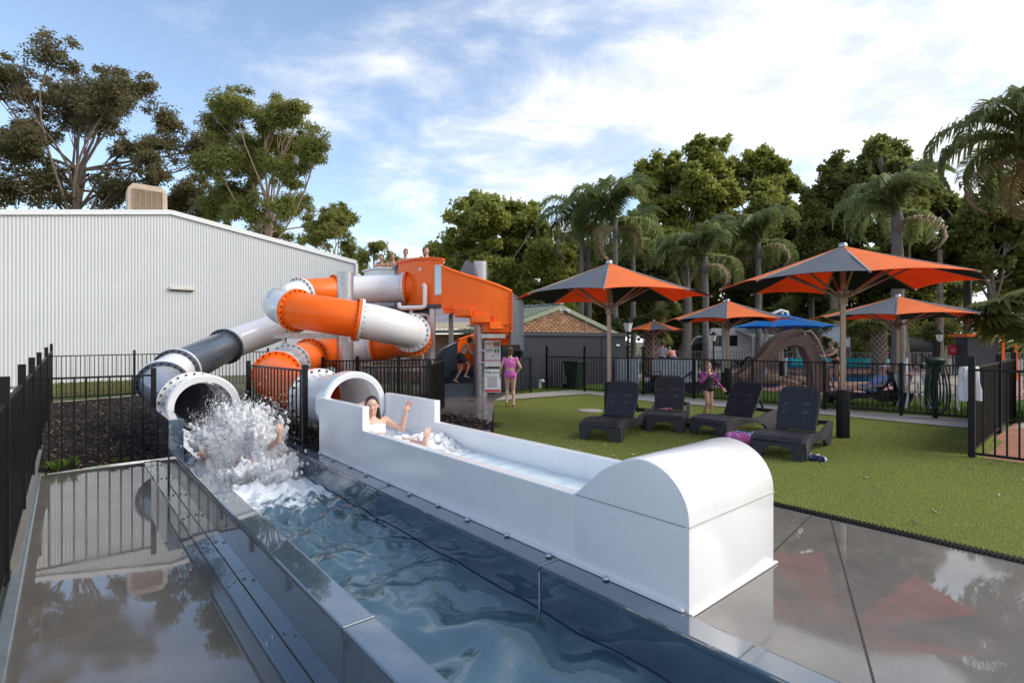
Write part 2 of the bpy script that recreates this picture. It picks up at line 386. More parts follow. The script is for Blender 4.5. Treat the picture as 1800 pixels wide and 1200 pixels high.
# lawn side surfaces (each sheet a few mm above the one below)
rect_uv("wet_apron", 2.955, 5.66, -5, 8.05, -0.020, M['wetR'])
poly("wet_path", [(-1.75, 8.6), (-.36, 7.4), (-.50, 14.9), (-.10, 15.6), (-.05, 17.4), (-2.6, 17.6), (-1.95, 13.4)], M['wetP'], -0.014)
LAWN = [uv(5.72, -4), uv(5.72, 6.9), (-.33, 9.6), (-.52, 14.9), (0.9, 15.9), (2.45, 16.9), (4.1, 14.55), (6.8, 12.7), (9.0, 10.15), uv(12.2, 1.35), uv(10.25, 1.35), uv(10.25, -4)]
LAWN = [(p[0], p[1]) for p in LAWN]
poly("turf_backing", LAWN, M['turfbase'], -0.010)
poly("concrete_path", [(-.52, 15.1), (0.9, 16.1), (2.45, 17.1), (4.1, 14.75), (6.8, 12.9), (9.0, 10.35), (10.4, 11.3), (7.8, 13.35), (4.4, 16.8), (2.0, 18.4), (-.2, 16.7)], M['pathdry'], -0.006)
poly("grass_verge", [(-0.2, 16.5), (2.0, 18.4), (4.4, 16.8), (7.8, 13.35), (10.4, 11.3), (22, 8), (40, 30), (8, 34), (5.2, 23), (0.3, 18.7), (-.4, 17.4)], M['grassbase'], -0.016)
poly("dirt_bed", [uv(10.3, 1.5), uv(10.3, -6), uv(30, -6), uv(30, 1.5)], M['reddirt'], -0.012)
poly("concrete_path", [uv(14.3, 1.42), uv(14.3, -6), uv(16.4, -6), uv(16.4, 1.42)], M['pathdry'], -0.006)
poly("park_road", [(-10, 33.5), (60, 26.5), (75, 48), (-10, 52)], M['asphalt'], -0.010)
poly("pool_paving", [(6.2, 21.2), (9.5, 17.2), (12.5, 15.6), (16.2, 15.2), (24, 19.5), (26, 32), (16, 34.5), (7.0, 29)], M['pinkpave'], -0.008)

for a_, b_ in ((gr(1461, 914, -.018), gr(1545, 1230, -.018)), (uv(4.36, 1.86, -.018), uv(5.66, 2.02, -.018))):
    d_ = (b_ - a_).normalized(); s_ = Vector((-d_.y, d_.x, 0)) * .006; mb = MB(); mb.add([a_ - s_, b_ - s_, b_ + s_, a_ + s_], [(0, 1, 2, 3)]); mb.build("slab_joint", simple("dark_joint", (.03, .027, .024), .8))["kind"] = 'structure'
# short turf blades over the lawn (nobody could count them)
def inside(P, px, py):
    c = np.zeros(len(px), bool); k = len(P); j = k - 1
    for i in range(k):
        xi, yi = P[i]; xj, yj = P[j]
        c ^= ((yi > py) != (yj > py)) & (px < (xj - xi) * (py - yi) / (yj - yi + 1e-12) + xi); j = i
    return c
def blades(name, P, n, h, w, mat, z0, dens=None, label=None, zfun=None):
    P = [(p[0], p[1]) for p in P]
    xs = [p[0] for p in P]; ys = [p[1] for p in P]
    x = RNG.uniform(min(xs), max(xs), n * 3); y = RNG.uniform(min(ys), max(ys), n * 3)
    k = inside(P, x, y) & (np.abs(x) < y * 1.4 + 1.5) & (y > .5)
    if dens: k &= RNG.random(len(x)) < np.clip((dens / np.maximum(np.hypot(x, y), 1)) ** 1.6, 0, 1)
    x, y = x[k][:n], y[k][:n]; m = len(x)
    a = RNG.uniform(0, 2 * PI, m); hh = h * RNG.uniform(0.6, 1.25, m); ln = RNG.uniform(0.1, 0.9, m) * hh; b = RNG.uniform(0, 2 * PI, m)
    dist = np.hypot(x, y); ww = w * np.clip(dist / 6, 0.8, 3.0)
    z = np.full(m, z0) if zfun is None else zfun(x, y)
    V = np.empty((m, 3, 3)); dx, dy = np.cos(a) * ww / 2, np.sin(a) * ww / 2
    V[:, 0] = np.stack([x - dx, y - dy, z], 1); V[:, 1] = np.stack([x + dx, y + dy, z], 1)
    V[:, 2] = np.stack([x + np.cos(b) * ln, y + np.sin(b) * ln, z + hh], 1)
    o = link(name, np_mesh(name, V.reshape(-1, 3), np.arange(m * 3).reshape(-1, 3), mat)); o["kind"] = 'stuff'
    if label: o["label"] = label; o["category"] = "grass"
    return o
M['blade'] = leafmat("turf_blade", (0.215, 0.27, 0.055), (0.375, 0.41, 0.10), 0.48)
M['blade2'] = leafmat("grass_blade", (0.09, 0.18, 0.03), (0.20, 0.29, 0.06), 0.4)
blades("turf", LAWN, 470000, 0.022, 0.0040, M['blade'], -0.011, 6.5, "short green artificial turf around the dark loungers")
blades("grass", [(-0.3, 16.6), (2.0, 18.45), (4.4, 16.85), (7.8, 13.4), (10.4, 11.35), (16, 10), (16.2, 15.0), (12.5, 15.4), (9.5, 17.0), (6.2, 21.0), (5.4, 22), (0.3, 18.6)], 45000, 0.05, 0.012, M['blade2'], -0.016, 16, "mown green grass behind the long black fence")
def vz(x, y):
    u = x * D2.x + y * D2.y; v = x * D1.x + y * D1.y; s = np.clip((v - 23.5) / 6.5, 0, 1); return -0.25 * (1 - s) - 0.11 * s
blades("grass", [uv(-0.3, 23.6), uv(12, 23.6), uv(14, 29.9), uv(-0.3, 29.9)], 30000, 0.07, 0.016, leafmat("dry_verge_blade", (.10, .115, .035), (.22, .20, .085), .35), 0, 20, "thin green grass strip at the foot of the white shed", vz)

# wood chips on the garden bed
def chips(name, n, sample, smin, smax, mat, label):
    V = []; Fq = []
    cx = np.array([[-1, -1, -1], [1, -1, -1], [1, 1, -1], [-1, 1, -1], [-1, -1, 1], [1, -1, 1], [1, 1, 1], [-1, 1, 1]]) * 0.5
    fq = np.array([(0, 3, 2, 1), (4, 5, 6, 7), (0, 1, 5, 4), (1, 2, 6, 5), (2, 3, 7, 6), (3, 0, 4, 7)])
    for i in range(n):
        p = sample(); q = Quaternion((random.gauss(0, .25), random.gauss(0, .25), 1), random.uniform(0, 6.28)) @ Quaternion((1, 0, 0), random.gauss(0, .3))
        s = np.array([random.uniform(smin, smax), random.uniform(smin, smax) * 0.4, random.uniform(0.006, 0.02)])
        V.append((cx * s) @ np.array(q.to_matrix()).T + np.array(p)); Fq.append(fq + i * 8)
    o = link(name, np_mesh(name, np.concatenate(V), np.concatenate(Fq), mat)); o["kind"] = 'stuff'; o["label"] = label; o["category"] = "mulch"; return o
def chipmat(name, stops):
    m = MT(name); r = m.geo("Random Per Island"); rp = m.n("ShaderNodeValToRGB", {0: r}); cr = rp.color_ramp
    cr.elements[0].position, cr.elements[0].color = stops[0][0], (*stops[0][1], 1); cr.elements[1].position, cr.elements[1].color = stops[-1][0], (*stops[-1][1], 1)
    for q, c in stops[1:-1]: e = cr.elements.new(q); e.color = (*c, 1)
    m.P(Base_Color=rp.outputs[0], Roughness=0.85); return m.m
M['chip'] = chipmat("wood_chip", [(0, (0.008, 0.007, 0.006)), (0.66, (0.025, 0.016, 0.012)), (0.85, (0.08, 0.04, 0.025)), (0.93, (0.22, 0.12, 0.08)), (1.0, (0.34, 0.24, 0.19))])
def s1():
    while True:
        u, v = random.uniform(-0.4, 9), 12.15 + 11 * random.random() ** 1.5
        if random.random() < 0.75 and u > 4: continue
        return uv(u, v, bed_z(u, v) + 0.012)
def s2():
    u, v = random.uniform(3.0, 7), random.uniform(8.2, 12.2); return uv(u, v, bed_z(u, 12.1) + 0.025)
chips("mulch", 6500, s1, 0.03, 0.10, M['chip'], "dark bark mulch with pale chips behind the left fence")
chips("mulch", 2500, s2, 0.03, 0.09, M['chip'], "dark bark mulch under the orange slide tube")
def s3():
    while True:
        x, y = random.uniform(0, 9), random.uniform(3, 15)
        if inside(LAWN, np.array([x]), np.array([y]))[0]: return (x, y, 0.012)
M['deadleaf'] = chipmat("fallen_leaf", [(0, (0.20, 0.13, 0.06)), (0.5, (0.36, 0.26, 0.15)), (1.0, (0.5, 0.42, 0.3))])
chips("fallen_leaves", 110, s3, 0.02, 0.07, M['deadleaf'], "pale dry leaves scattered over the turf")["category"] = "leaves"
# ================================================================== white corrugated shed
def corrugated(name, p0, p1, zlo, ztop, pitch, amp, n, mat, parent, out, flat=0.5):
    """vertical ribbed cladding from p0 to p1; ztop(t) gives the top; out = outward normal"""
    p0, p1 = Vector(p0), Vector(p1); L_ = (p1 - p0).length; k = int(L_ / pitch); V = []; Fq = []
    prof = ((0, 0), (0.30, 0), (0.42, 1), (0.88, 1))
    pts = []
    for i in range(k):
        for a, b in prof: pts.append(((i + a) * pitch, b * amp))
    pts.append((L_, 0))
    for s_, d in pts:
        t = s_ / L_; p = p0.lerp(p1, t) + out * d
        V.append((p.x, p.y, zlo(t) if callable(zlo) else zlo)); V.append((p.x, p.y, ztop(t) if callable(ztop) else ztop))
    for i in range(len(pts) - 1): Fq.append((2 * i, 2 * i + 2, 2 * i + 3, 2 * i + 1))
    return link(name, np_mesh(name, V, Fq, mat), parent)
shed = thing("shed", "big white corrugated steel shed with a low gable and white roof edge", "shed", (0, 0, 0))
UL, UP, UR, VS, ZE, ZP = -5.5, 3.9, 13.3, 30.0, 6.38, 7.88
def shz(t):
    u = UL + (UR - UL) * t
    return ZP - (abs(u - UP) / (UR - UP)) * (ZP - ZE)
corrugated("wall_cladding", uv(UL, VS), uv(UR, VS), -0.3, shz, 0.122, 0.022, 0, M['shed'], shed, -D1)
corrugated("side_wall", uv(UR + .02, VS), uv(UR + .02, VS + 14), -0.3, ZE, 0.122, 0.022, 0, M['shed'], shed, D2)
mb = MB()
for a, b in ((UL, UP), (UP, UR)):
    za, zb = (ZE if a == UL else ZP), (ZP if b == UP else ZE)
    p, q = uv(a, VS - .06, za + .06), uv(b, VS - .06, zb + .06); mb.bar(p, q, 0.09, 0.22)
mb.build("barge_capping", M['trim'], shed)
mb = MB()
mb.add([uv(UL - .2, VS, ZE + .12), uv(UP, VS, ZP + .17), uv(UP, VS + 14, ZP + .17), uv(UL - .2, VS + 14, ZE + .12), uv(UR + .2, VS, ZE + .12), uv(UR + .2, VS + 14, ZE + .12)], [(0, 1, 2, 3), (1, 4, 5, 2)])
mb.build("roof", M['shed'], shed)
MB().bar(uv(UR + .0, VS - .07, -0.3), uv(UR, VS - .07, ZE), 0.16, 0.1, D1).build("corner_flashing", M['trim'], shed)
vp = uv(4.35, VS - 0.10, 4.28)
vt = thing("wall_vent", "narrow cream vent hood on the white shed wall", "vent", vp, TH)
MB().box((0, 0, 0), (1.05, 0.14, 0.13)).build("hood", simple("cream_hood", (0.62, 0.60, 0.50), 0.5), vt, bevel=.01)
MB().box((0, -0.01, -0.085), (0.98, 0.06, 0.035)).build("slot", M['dark'], vt)

# evaporative cooler on the ridge
ac = thing("roof_cooler", "tan evaporative cooler standing on the ridge of the white shed", "air cooler", uv(3.05, VS + 1.2, ZP - 0.12), TH)
w, d, h = 1.62, 1.0, 1.50
prof = [(-w / 2, 0), (w / 2, 0), (w / 2 - .02, h - .25), (w / 2 - .22, h), (-w / 2 + .22, h), (-w / 2 + .02, h - .25)]
b = MB(); b.org = Vector((0, d / 2, 0)); b.prism(prof, Vector((1, 0, 0)), Vector((0, 0, 1)), Vector((0, -1, 0)), d)
b.build("housing", M['tan'], ac, bevel=.05)
MB().box((0, -d / 2 - .012, h * .5), (w * .72, .02, h * .66)).build("louvre_back", M['dark'], ac)
sl = MB().box((0, 0, 0), (w * .70, .07, .055), M=Matrix.Rotation(R(35), 3, 'X')).mesh("slat", M['tandark'])
for i in range(13): link("slat", sl, ac, (0, -d / 2 - .035, h * .19 + i * h * .62 / 12))
ml = MB().box((0, 0, 0), (.014, .04, h * .66)).mesh("mullion", M['tan'])
for i in range(6): link("mullion", ml, ac, (-w * .36 + i * w * .72 / 5, -d / 2 - .075, h * .5))
MB().box((0, 0, -.25), (w * .6, d * .6, .55)).build("dropper", M['galvpaint'], ac)

# ================================================================== spiral tube slides
TR = 0.455
def spline(pts, per=8):
    P = [Vector(p) for p in pts]; P = [P[0] * 2 - P[1]] + P + [P[-1] * 2 - P[-2]]; out = []; idx = []
    for i in range(1, len(P) - 2):
        idx.append(len(out))
        for k in range(per):
            t = k / per; a, b, c, d = P[i - 1], P[i], P[i + 1], P[i + 2]
            out.append(0.5 * ((2 * b) + (c - a) * t + (2 * a - 5 * b + 4 * c - d) * t * t + (3 * b - a - 3 * c + d) * t ** 3))
    idx.append(len(out)); out.append(P[-2]); return out, idx
def flange(p, d, mat, parent, r=TR, nb=22, w=0.085, th=0.07):
    d = d.normalized(); a, b = frame(d); mb = MB()
    vs = []; n = 36
    for s_, rr in ((-th / 2, r - .01), (-th / 2, r + w), (th / 2, r + w), (th / 2, r - .01)):
        for j in range(n):
            t = 2 * PI * j / n; vs.append(p + d * s_ + (a * math.cos(t) + b * math.sin(t)) * rr)
    mb.add(vs, [(k * n + j, k * n + (j + 1) % n, ((k + 1) % 4) * n + (j + 1) % n, ((k + 1) % 4) * n + j) for k in range(4) for j in range(n)])
    f = mb.build("flange", mat, parent, smooth=40)
    bb = MB()
    for j in range(nb):
        t = 2 * PI * (j + .5) / nb; c = p + (a * math.cos(t) + b * math.sin(t)) * (r + w * .55)
        bb.cyl(c - d * (th / 2 + .022), c + d * (th / 2 + .022), 0.021, n=6)
    bo = bb.build("bolts", M['bolt'], f); bo["kind"] = 'stuff'
    return f
def tube_slide(root, pts, segs, per=9, rads=None):
    """segs: list of (i0, i1, material, flange colour at the start or None)"""
    C, idx = spline(pts, per)
    for (i0, i1, mat, fm) in segs:
        a, b = idx[i0], idx[i1]; P = C[a:b + 1]
        # end tangents must match the neighbours: pad by reusing curve samples
        mb = MB(); mb.tube(P, TR, 36, cap=False)
        mb.build("tube_section", mat, root, smooth=True)
        if fm is not None:
            d = C[min(a + 1, len(C) - 1)] - C[max(a - 1, 0)]
            for q, m_ in enumerate(fm):
                flange(C[a] + d.normalized() * (q * .075 - .035 * (len(fm) - 1)), d, m_, root)
    return C, idx
WG, OG, GG, NG = M['white_gel'], M['orange_gel'], M['grey_gel'], M['navy_gel']

# orange and white slide: pod -> back -> left -> front -> right -> back -> left -> exit lane
ring_u, ring_v, ring_z = 3.60, 8.06, 0.68
os_ = thing("tube_slide", "orange and white spiral tube slide ending in the white lane", "water slide", (0, 0, 0))
PA = [at(768, 503, 17.1), at(715, 506.5, 17.05), at(665, 508, 17.2), at(592, 512, 16.7), at(530, 519, 15.6), at(497, 529, 14.7), at(494, 537, 13.8), at(520, 545, 13.15), at(572, 553, 12.95), at(630, 562, 13.1),
      at(688, 574, 13.55), at(722, 585, 14.5), at(728, 594, 15.6), at(705, 604, 16.8), at(658, 612, 17.3), at(592, 618, 16.9), at(545, 626, 15.6), at(508, 640, 13.7), at(487, 657, 12.2), at(493, 674, 11.2),
      uv(ring_u + .0, 9.85, .66), uv(ring_u, 8.95, .67), uv(ring_u, ring_v + .05, ring_z)]
CA, IA = tube_slide(os_, PA, [(0, 1, OG, None), (1, 3, WG, (OG, WG)), (3, 4, OG, (WG, OG)), (4, 7, WG, (OG, WG)), (7, 9, OG, (WG, OG)), (9, 11, WG, (OG, WG)), (11, 12, OG, (WG, WG)), (12, 14, OG, (OG,)), (14, 15, WG, (OG, WG)), (15, 16, OG, (WG, OG)),
                              (16, 17, OG, (OG,)), (17, 18, WG, (WG,)), (18, 20, OG, (WG, OG)), (20, 22, WG, (OG, WG))])
# white and grey slide behind it
gs_ = thing("tube_slide", "white and slate grey tube slide ending in the dark trough", "water slide", (0, 0, 0))
EX = uv(2.04, 11.75, .43)
PB = [at(668, 510, 18.9), at(620, 522, 19.0), at(560, 545, 18.3), at(490, 574, 17.1), at(440, 592, 16.5), at(396, 609, 15.7), at(352, 630, 14.0), at(312, 650, 12.9), at(287, 672, 12.2), at(300, 690, 11.8), uv(2.04, 12.9, .42), EX]
CB, IB = tube_slide(gs_, PB, [(0, 3, WG, (WG,)), (3, 5, WG, None), (5, 7, GG, (GG,)), (7, 8, WG, (WG, GG)), (8, 10, M['palegrey_gel'], (WG, GG)), (10, 11, WG, (GG, WG))])
def exit_ring(root, u, v, z, rin, rout, depth=0.30):
    """thick white mouth ring where the tube meets the lane wall"""
    n = 48; vs = []; mb = MB()
    for (r, dv) in ((rin, depth), (rin, 0.0), (rout - .03, -0.012), (rout, 0.02), (rout, depth)):
        for j in range(n):
            t = 2 * PI * j / n; vs.append(uv(u + r * math.cos(t), v + dv, z + r * math.sin(t)))
    mb.add(vs, [(k * n + j, k * n + (j + 1) % n, (k + 1) * n + (j + 1) % n, (k + 1) * n + j) for k in range(4) for j in range(n)])
    return mb.build("mouth_ring", WG, root, smooth=35)
exit_ring(os_, ring_u - .04, ring_v + .0, .68, .435, .535)
exit_ring(gs_, 2.05, 11.55, .42, .50, .64, .06)
flange(uv(2.05, 12.62, .40), D1, WG, gs_, .57, 26, .10)
n = 40; mb = MB(); mb.add([uv(2.05 + r_ * math.cos(2 * PI * j / n), v_, z_ + r_ * math.sin(2 * PI * j / n)) for r_, v_, z_ in ((.62, 11.60, .42), (.57, 12.62, .40)) for j in range(n)], [(j, (j + 1) % n, n + (j + 1) % n, n + j) for j in range(n)]); mb.build("mouth_sleeve", WG, gs_, smooth=True)
n = 20; mb = MB(); vs = []
for k in range(6):
    t = k / 5; 
    for j in range(n + 1):
        a_ = PI + PI * j / n; p_ = Vector((2.05 + .51 * math.cos(a_), 0, .42 + .51 * math.sin(a_))); q_ = Vector((2.05 + .62 * math.cos(a_), 0, -.30 + .16 * (abs(math.cos(a_)) ** 3) - .06)); s_ = t * t * (3 - 2 * t); r_ = p_.lerp(q_, s_); vs.append(uv(r_.x, 11.56 - 1.5 * t, r_.z))
mb.add(vs, [(k * (n + 1) + j, k * (n + 1) + j + 1, (k + 1) * (n + 1) + j + 1, (k + 1) * (n + 1) + j) for k in range(5) for j in range(n)]); mb.build("mouth_apron", WG, gs_, smooth=True)
# decal on the white elbow
b = MB()
# supports that carry the tubes
col = thing("support_column", "thick galvanised column standing inside the slide's loop", "column", at(606, 600, 15.5) * Vector((1, 1, 0)) if False else Vector((-4.92, 15.45, 0)))
MB().cyl((0, 0, -.1), (0, 0, 3.72), .238, n=32).build("shaft", M['galv'], col, smooth=40)
MB().cyl((0, 0, 3.72), (0, 0, 3.735), .232, n=32).build("cap_plate", M['galv'], col, smooth=40)
MB().bar((0, 0, 1.86), (-1.72, -.9, 1.86), .12, .16).build("bracket_arm", M['galv'], col)
MB().bar((0, 0, .92), (2.35, -.35, .92), .12, .17).build("bracket_arm", M['galv'], col)
MB().bar((0, 0, 1.0), (1.9, -.5, 1.22), .05).build("tie_rod", M['galv'], col)
for (px, py0, Y) in ((500, 592, 13.9), (718, 602, 16.6), (476, 690, 11.7)):
    p = at(px, py0, Y); z0 = bed_z(0, 12) if px < 490 else -.1
    leg = thing("slide_prop", {500: "short galvanised prop under the upper white elbow", 718: "slim galvanised prop behind the fence under the right loop", 476: "grey prop in the mulch under the orange elbow"}[px], "support post", (p.x, p.y, -.2))
    MB().cyl((0, 0, 0), (0, 0, p.z + .2), .06, n=12).build("post", M['galv'], leg, smooth=40)
    MB().box((0, 0, p.z + .2), (.34, .14, .05)).build("saddle", M['galv'], leg)
    MB().box((0, 0, .02), (.3, .3, .03)).build("base_plate", M['galv'], leg)

# ================================================================== white run-out lane
fl = thing("runout_lane", "white run-out lane with low walls and a domed end box", "water slide lane", uv(3.6, 4.9), TH)
u0, u1, ua, ub = 2.975 - 3.6, 4.185 - 3.6, 2.975 - 3.6 + .10, 4.185 - 3.6 - .10
vo = 4.9
def lane_wall(x, t, vs_hi):
    """side wall profile: tall at the tube end, low along the lane"""
    return [(1.79 - vo, -.02), (8.06 - vo, -.02), (8.06 - vo, .84), (vs_hi - vo, .84), (vs_hi - vo, .53), (1.79 - vo, .53)]
for x in (u0, ub):
    b = MB(); b.org = Vector((x, 0, 0)); b.prism(lane_wall(0, 0, 6.52), Vector((0, 1, 0)), Vector((0, 0, 1)), Vector((1, 0, 0)), .10)
    b.build("side_wall", WG, fl, bevel=.012)
b = MB(); b.box(((ua + ub) / 2, (1.9 + 8.06) / 2 - vo, .06), (ub - ua - .002, 6.14, .12)); b.build("floor", WG, fl)
# end wall around the tube mouth (flat, with the mouth cut out)
b = MB(); n = 40; cu, cz, rr = 0.0, .70, .50; vs = []; fs = []
for j in range(n + 1):
    t = PI * 1.18 - j * (PI * 1.36) / n; vs.append(Vector((cu + rr * math.cos(t), 8.07 - vo, cz + rr * math.sin(t))))
k = len(vs)
for j in range(n + 1):
    x = max(ua, min(ub, vs[j].x * 1.6)); z = .84 if 2 < j < n - 2 else .4
    vs.append(Vector((x if abs(x) > .5 else (ua if x < 0 else ub), 8.07 - vo, min(.84, max(.12, vs[j].z)))))
# simple: low cheek plates each side and a sill below the mouth
b = MB()
for sx in (-1, 1): b.box((sx * .505, 8.10 - vo, .40), (.05, .06, .80))
b.box((0, 8.10 - vo, .16), (1.05, .06, .14)); b.build("end_plate", WG, fl)
# domed end box
prof = [(1.77, -.02), (1.77, .56)]
for i in range(15):
    t = i / 14 * R(112); cz_, ry, rz_ = .56, .36, .345; prof.append((2.13 - ry * math.cos(t), cz_ + rz_ * math.sin(t)))
prof += [(2.48, .765), (2.74, .535), (2.74, -.02)]
b = MB(); b.org = Vector((u0 - .004, 0, 0)); b.prism([(p[0] - vo, p[1]) for p in prof], Vector((0, 1, 0)), Vector((0, 0, 1)), Vector((1, 0, 0)), u1 - u0 + .008)
b.build("domed_end", WG, fl, smooth=25, bevel=.015)
MB().box(((u0 + u1) / 2, 1.765 - vo, .535), (u1 - u0 + .012, .004, .006)).build("joint_line", simple("yellowish_joint", (0.5, 0.45, 0.38), .6), fl)  # faint yellowish seam, its own colour
MB().box((u0 - .006, (1.79 + 2.74) / 2 - vo, .532), (.004, .95, .007)).build("joint_line", simple("grey_sealant", (0.32, 0.33, 0.36), .6), fl)
MB().box(((u0 + u1) / 2 + .01, 1.76 - vo, -.008), (u1 - u0 + .03, .024, .012)).build("base_lip", WG, fl)
MB().box((u0 - .02, (1.8 + 8.0) / 2 - vo, .014), (.035, 6.2, .018)).build("base_flange", WG, fl)
sb = MB().lathe([(.026, 0), (.026, .012), (.015, .022), (.001, .024)], n=8).mesh("bolt", M['steelbolt'], True)
for i in range(11): link("bolt", sb, fl, (u0 - .045 - .03 * (i % 2), 2.4 - vo + i * .55, .008))

# ================================================================== dark blue trough
tr = thing("splash_trough", "dark blue glossy splash trough with wide flat coping", "water slide lane", uv(2.1, 4.0), TH)
uo, vo = 2.1, 4.0
m = MT("dark_blue_gelcoat"); p = m.geo(); f = m.rng(m.noise(2.0, 5, .6, p), .3, .7)
m.P(Base_Color=m.mix(f, (.036, .064, .100), (.052, .086, .130)), Roughness=m.rng(m.noise(8, 5, .6, p), .3, .7, .07, .16), Coat_Weight=1.0, Coat_IOR=2.1, Coat_Roughness=.02)
wv = m.noise(1.7, 3, .5, p, .6); m.P(Normal=m.bump(wv, .12, .05)); M['trough'] = m.m
def seg(name, x0, x1, vlist, z0, z1, mat, bev=.010, gap=.006):
    for a, b_ in zip(vlist[:-1], vlist[1:]):
        MB().box(((x0 + x1) / 2 - uo, (a + b_) / 2 - vo, (z0 + z1) / 2), (x1 - x0, b_ - a - gap, z1 - z0)).build(name, mat, tr, bevel=bev)
JL = [-1.6, 3.02, 6.6, 9.9]
seg("side_panel", 1.262, 1.335, JL, ZL, -.052, M['trough'], .006)
seg("coping", 1.25, 1.465, JL, -.05, 0, M['trough'], .016)
JR = [-1.6, 2.88, 5.6, 7.55, 9.9]
seg("side_panel", 2.745, 2.81, JR, ZL, -.052, M['trough'], .006)
seg("coping", 2.735, 2.955, JR, -.05, 0, M['trough'], .016)
seg("inner_panel", 1.40, 1.462, JL, ZL, -.052, M['trough'], .006)
MB().box((2.1 - uo, 4.1 - vo, ZL + .015), (1.28, 11.6, .03)).build("floor", M['trough'], tr)
for (x0, x1) in ((1.25, 1.465), (2.735, 2.955)):                      # tall cheeks at the tube mouth
    MB().box(((x0 + x1) / 2 - uo, 10.99 - vo, (ZL + .45) / 2), (x1 - x0, 2.16, .45 - ZL)).build("cheek", M['trough'], tr, bevel=.012)
MB().box((2.1 - uo, 11.66 - vo, -.40), (1.26, .10, .36)).build("end_plate", M['trough'], tr)
seal = simple("pale_sealant", (.42, .45, .47), .5)
for (x, v_) in ((1.357, 3.02), (2.845, 2.88)):
    MB().box((x - uo, v_ - vo, .0015), (.20, .011, .004)).build("joint_seal", seal, tr)
MB().box((2.732 - uo, 2.88 - vo, -.29), (.005, .009, .50)).build("joint_seal", seal, tr)
# bolted base flange along the left
seg("base_flange", 1.125, 1.258, [-1.6, .9, 3.3, 5.7, 8.1, 10.6, 12.05], ZL + .003, ZL + .028, M['trough'], .005)
bm_ = MB().lathe([(.019, 0), (.019, .004), (.012, .005), (.012, .015), (.001, .016)], n=10).mesh("bolt", M['steelbolt'], 40)
for i in range(11): link("bolt", bm_, tr, (1.155 - uo, -.7 + i * 1.22 - vo, ZL + .028)); link("bolt", bm_, tr, (1.217 - uo, -.62 + i * 1.22 - vo, ZL + .028))

# ---- water
def watermat(name, tint, rough=.012, ior=1.36, bump=None, foam=None, body=None):
    """clear water: fresnel mirror over a tinted see-through body"""
    m = MT(name); p = m.geo()
    m.t.nodes.remove(m.p)
    fr = m.n("ShaderNodeFresnel", {"IOR": ior}); gl = m.n("ShaderNodeBsdfGlossy", {"Roughness": rough, "Color": (1, 1, 1, 1)})
    tp = m.n("ShaderNodeBsdfTransparent", {"Color": (*tint, 1)})
    under = tp.outputs[0]
    if body:
        df = m.n("ShaderNodeBsdfDiffuse", {"Color": (*body[0], 1)}); under = m.n("ShaderNodeMixShader", {0: body[1], 1: under, 2: df.outputs[0]}).outputs[0]
    if bump:
        nb = m.bump(m.noise(bump[0], 4, .55, p, 1.0), bump[1], .02); m.set(fr.inputs["Normal"], nb); m.set(gl.inputs["Normal"], nb)
    sh = m.n("ShaderNodeMixShader", {0: fr.outputs[0], 1: under, 2: gl.outputs[0]}).outputs[0]
    if foam:
        at_ = m.n("ShaderNodeAttribute", attribute_name="foam").outputs["Fac"]
        fn = m.math('MULTIPLY', m.noise(foam, 8, .7, p, 1.2), 1.0); fm_ = m.rng(m.math('ADD', fn, m.math('MULTIPLY', m.math('SUBTRACT', at_, .5), .9)), .55, .70)
        wd_ = m.n("ShaderNodeBsdfDiffuse", {"Color": (.82, .85, .88, 1)})
        sh = m.n("ShaderNodeMixShader", {0: fm_, 1: sh, 2: wd_.outputs[0]}).outputs[0]
    m.t.links.new(sh, m.out.inputs[0]); return m.m
def water_grid(name, u0, u1, v0, v1, z, nu, nv, hfun, foamfun, mat):
    U = np.linspace(u0, u1, nu + 1); V_ = np.linspace(v0, v1, nv + 1); uu, vv = np.meshgrid(U, V_)
    Z = z + hfun(uu, vv); X = D2.x * uu + D1.x * vv; Y = D2.y * uu + D1.y * vv
    i = np.arange(nu); j = np.arange(nv); ii, jj = np.meshgrid(i, j); a = (jj * (nu + 1) + ii).ravel()
    Fq = np.stack([a, a + 1, a + nu + 2, a + nu + 1], 1)
    me = np_mesh(name, np.stack([X.ravel(), Y.ravel(), Z.ravel()], 1), Fq, mat, smooth=True)
    at_ = me.attributes.new("foam", 'FLOAT', 'POINT'); at_.data.foreach_set("value", foamfun(uu, vv).ravel().astype(np.float32))
    o = link(name, me); o["kind"] = 'structure'; return o
def waves(seed, n, lam0, lam1, amp, dirspread=PI, base=0.0):
    r = np.random.default_rng(seed); K = []
    for _ in range(n):
        lam = lam0 * (lam1 / lam0) ** r.random(); th = base + r.uniform(-dirspread, dirspread); K.append((2 * PI / lam * math.cos(th), 2 * PI / lam * math.sin(th), r.uniform(0, 6.28), amp * (lam / lam1) ** 1.15))
    def f(u, v):
        h = 0
        wu = u + .05 * np.sin(3.1 * v + 1.3 * u); wv_ = v + .06 * np.sin(2.3 * u + 1.7 * v)
        for kx, ky, ph, a in K: h = h + a * np.sin(kx * wu + ky * wv_ + ph)
        return h
    return f
calm, chop = waves(3, 10, .34, 1.0, .0175), waves(5, 30, .08, .5, .0120)
def trough_h(u, v):
    s = np.clip((v - 2.6) / 4.5, 0, 1); e = np.clip(np.minimum(u - 1.46, 2.74 - u) / .22, 0, 1); e = .25 + .75 * e * e * (3 - 2 * e); return e * (calm(u, v) * (1 - .4 * s) + chop(u, v) * s * (.5 + .8 * s))
def trough_foam(u, v):
    return np.clip((v - 4.2) / 3.8, 0, 1) ** 1.2 * .97
M['water_trough'] = watermat("trough_water", (.42, .72, .82), .008, 2.15, (11, .13), 4.5, ((.125, .265, .33), .36))
water_grid("water", 1.466, 2.733, -1.6, 11.6, -.335, 70, 620, trough_h, trough_foam, M['water_trough'])
lc = waves(8, 18, .12, .5, .005)
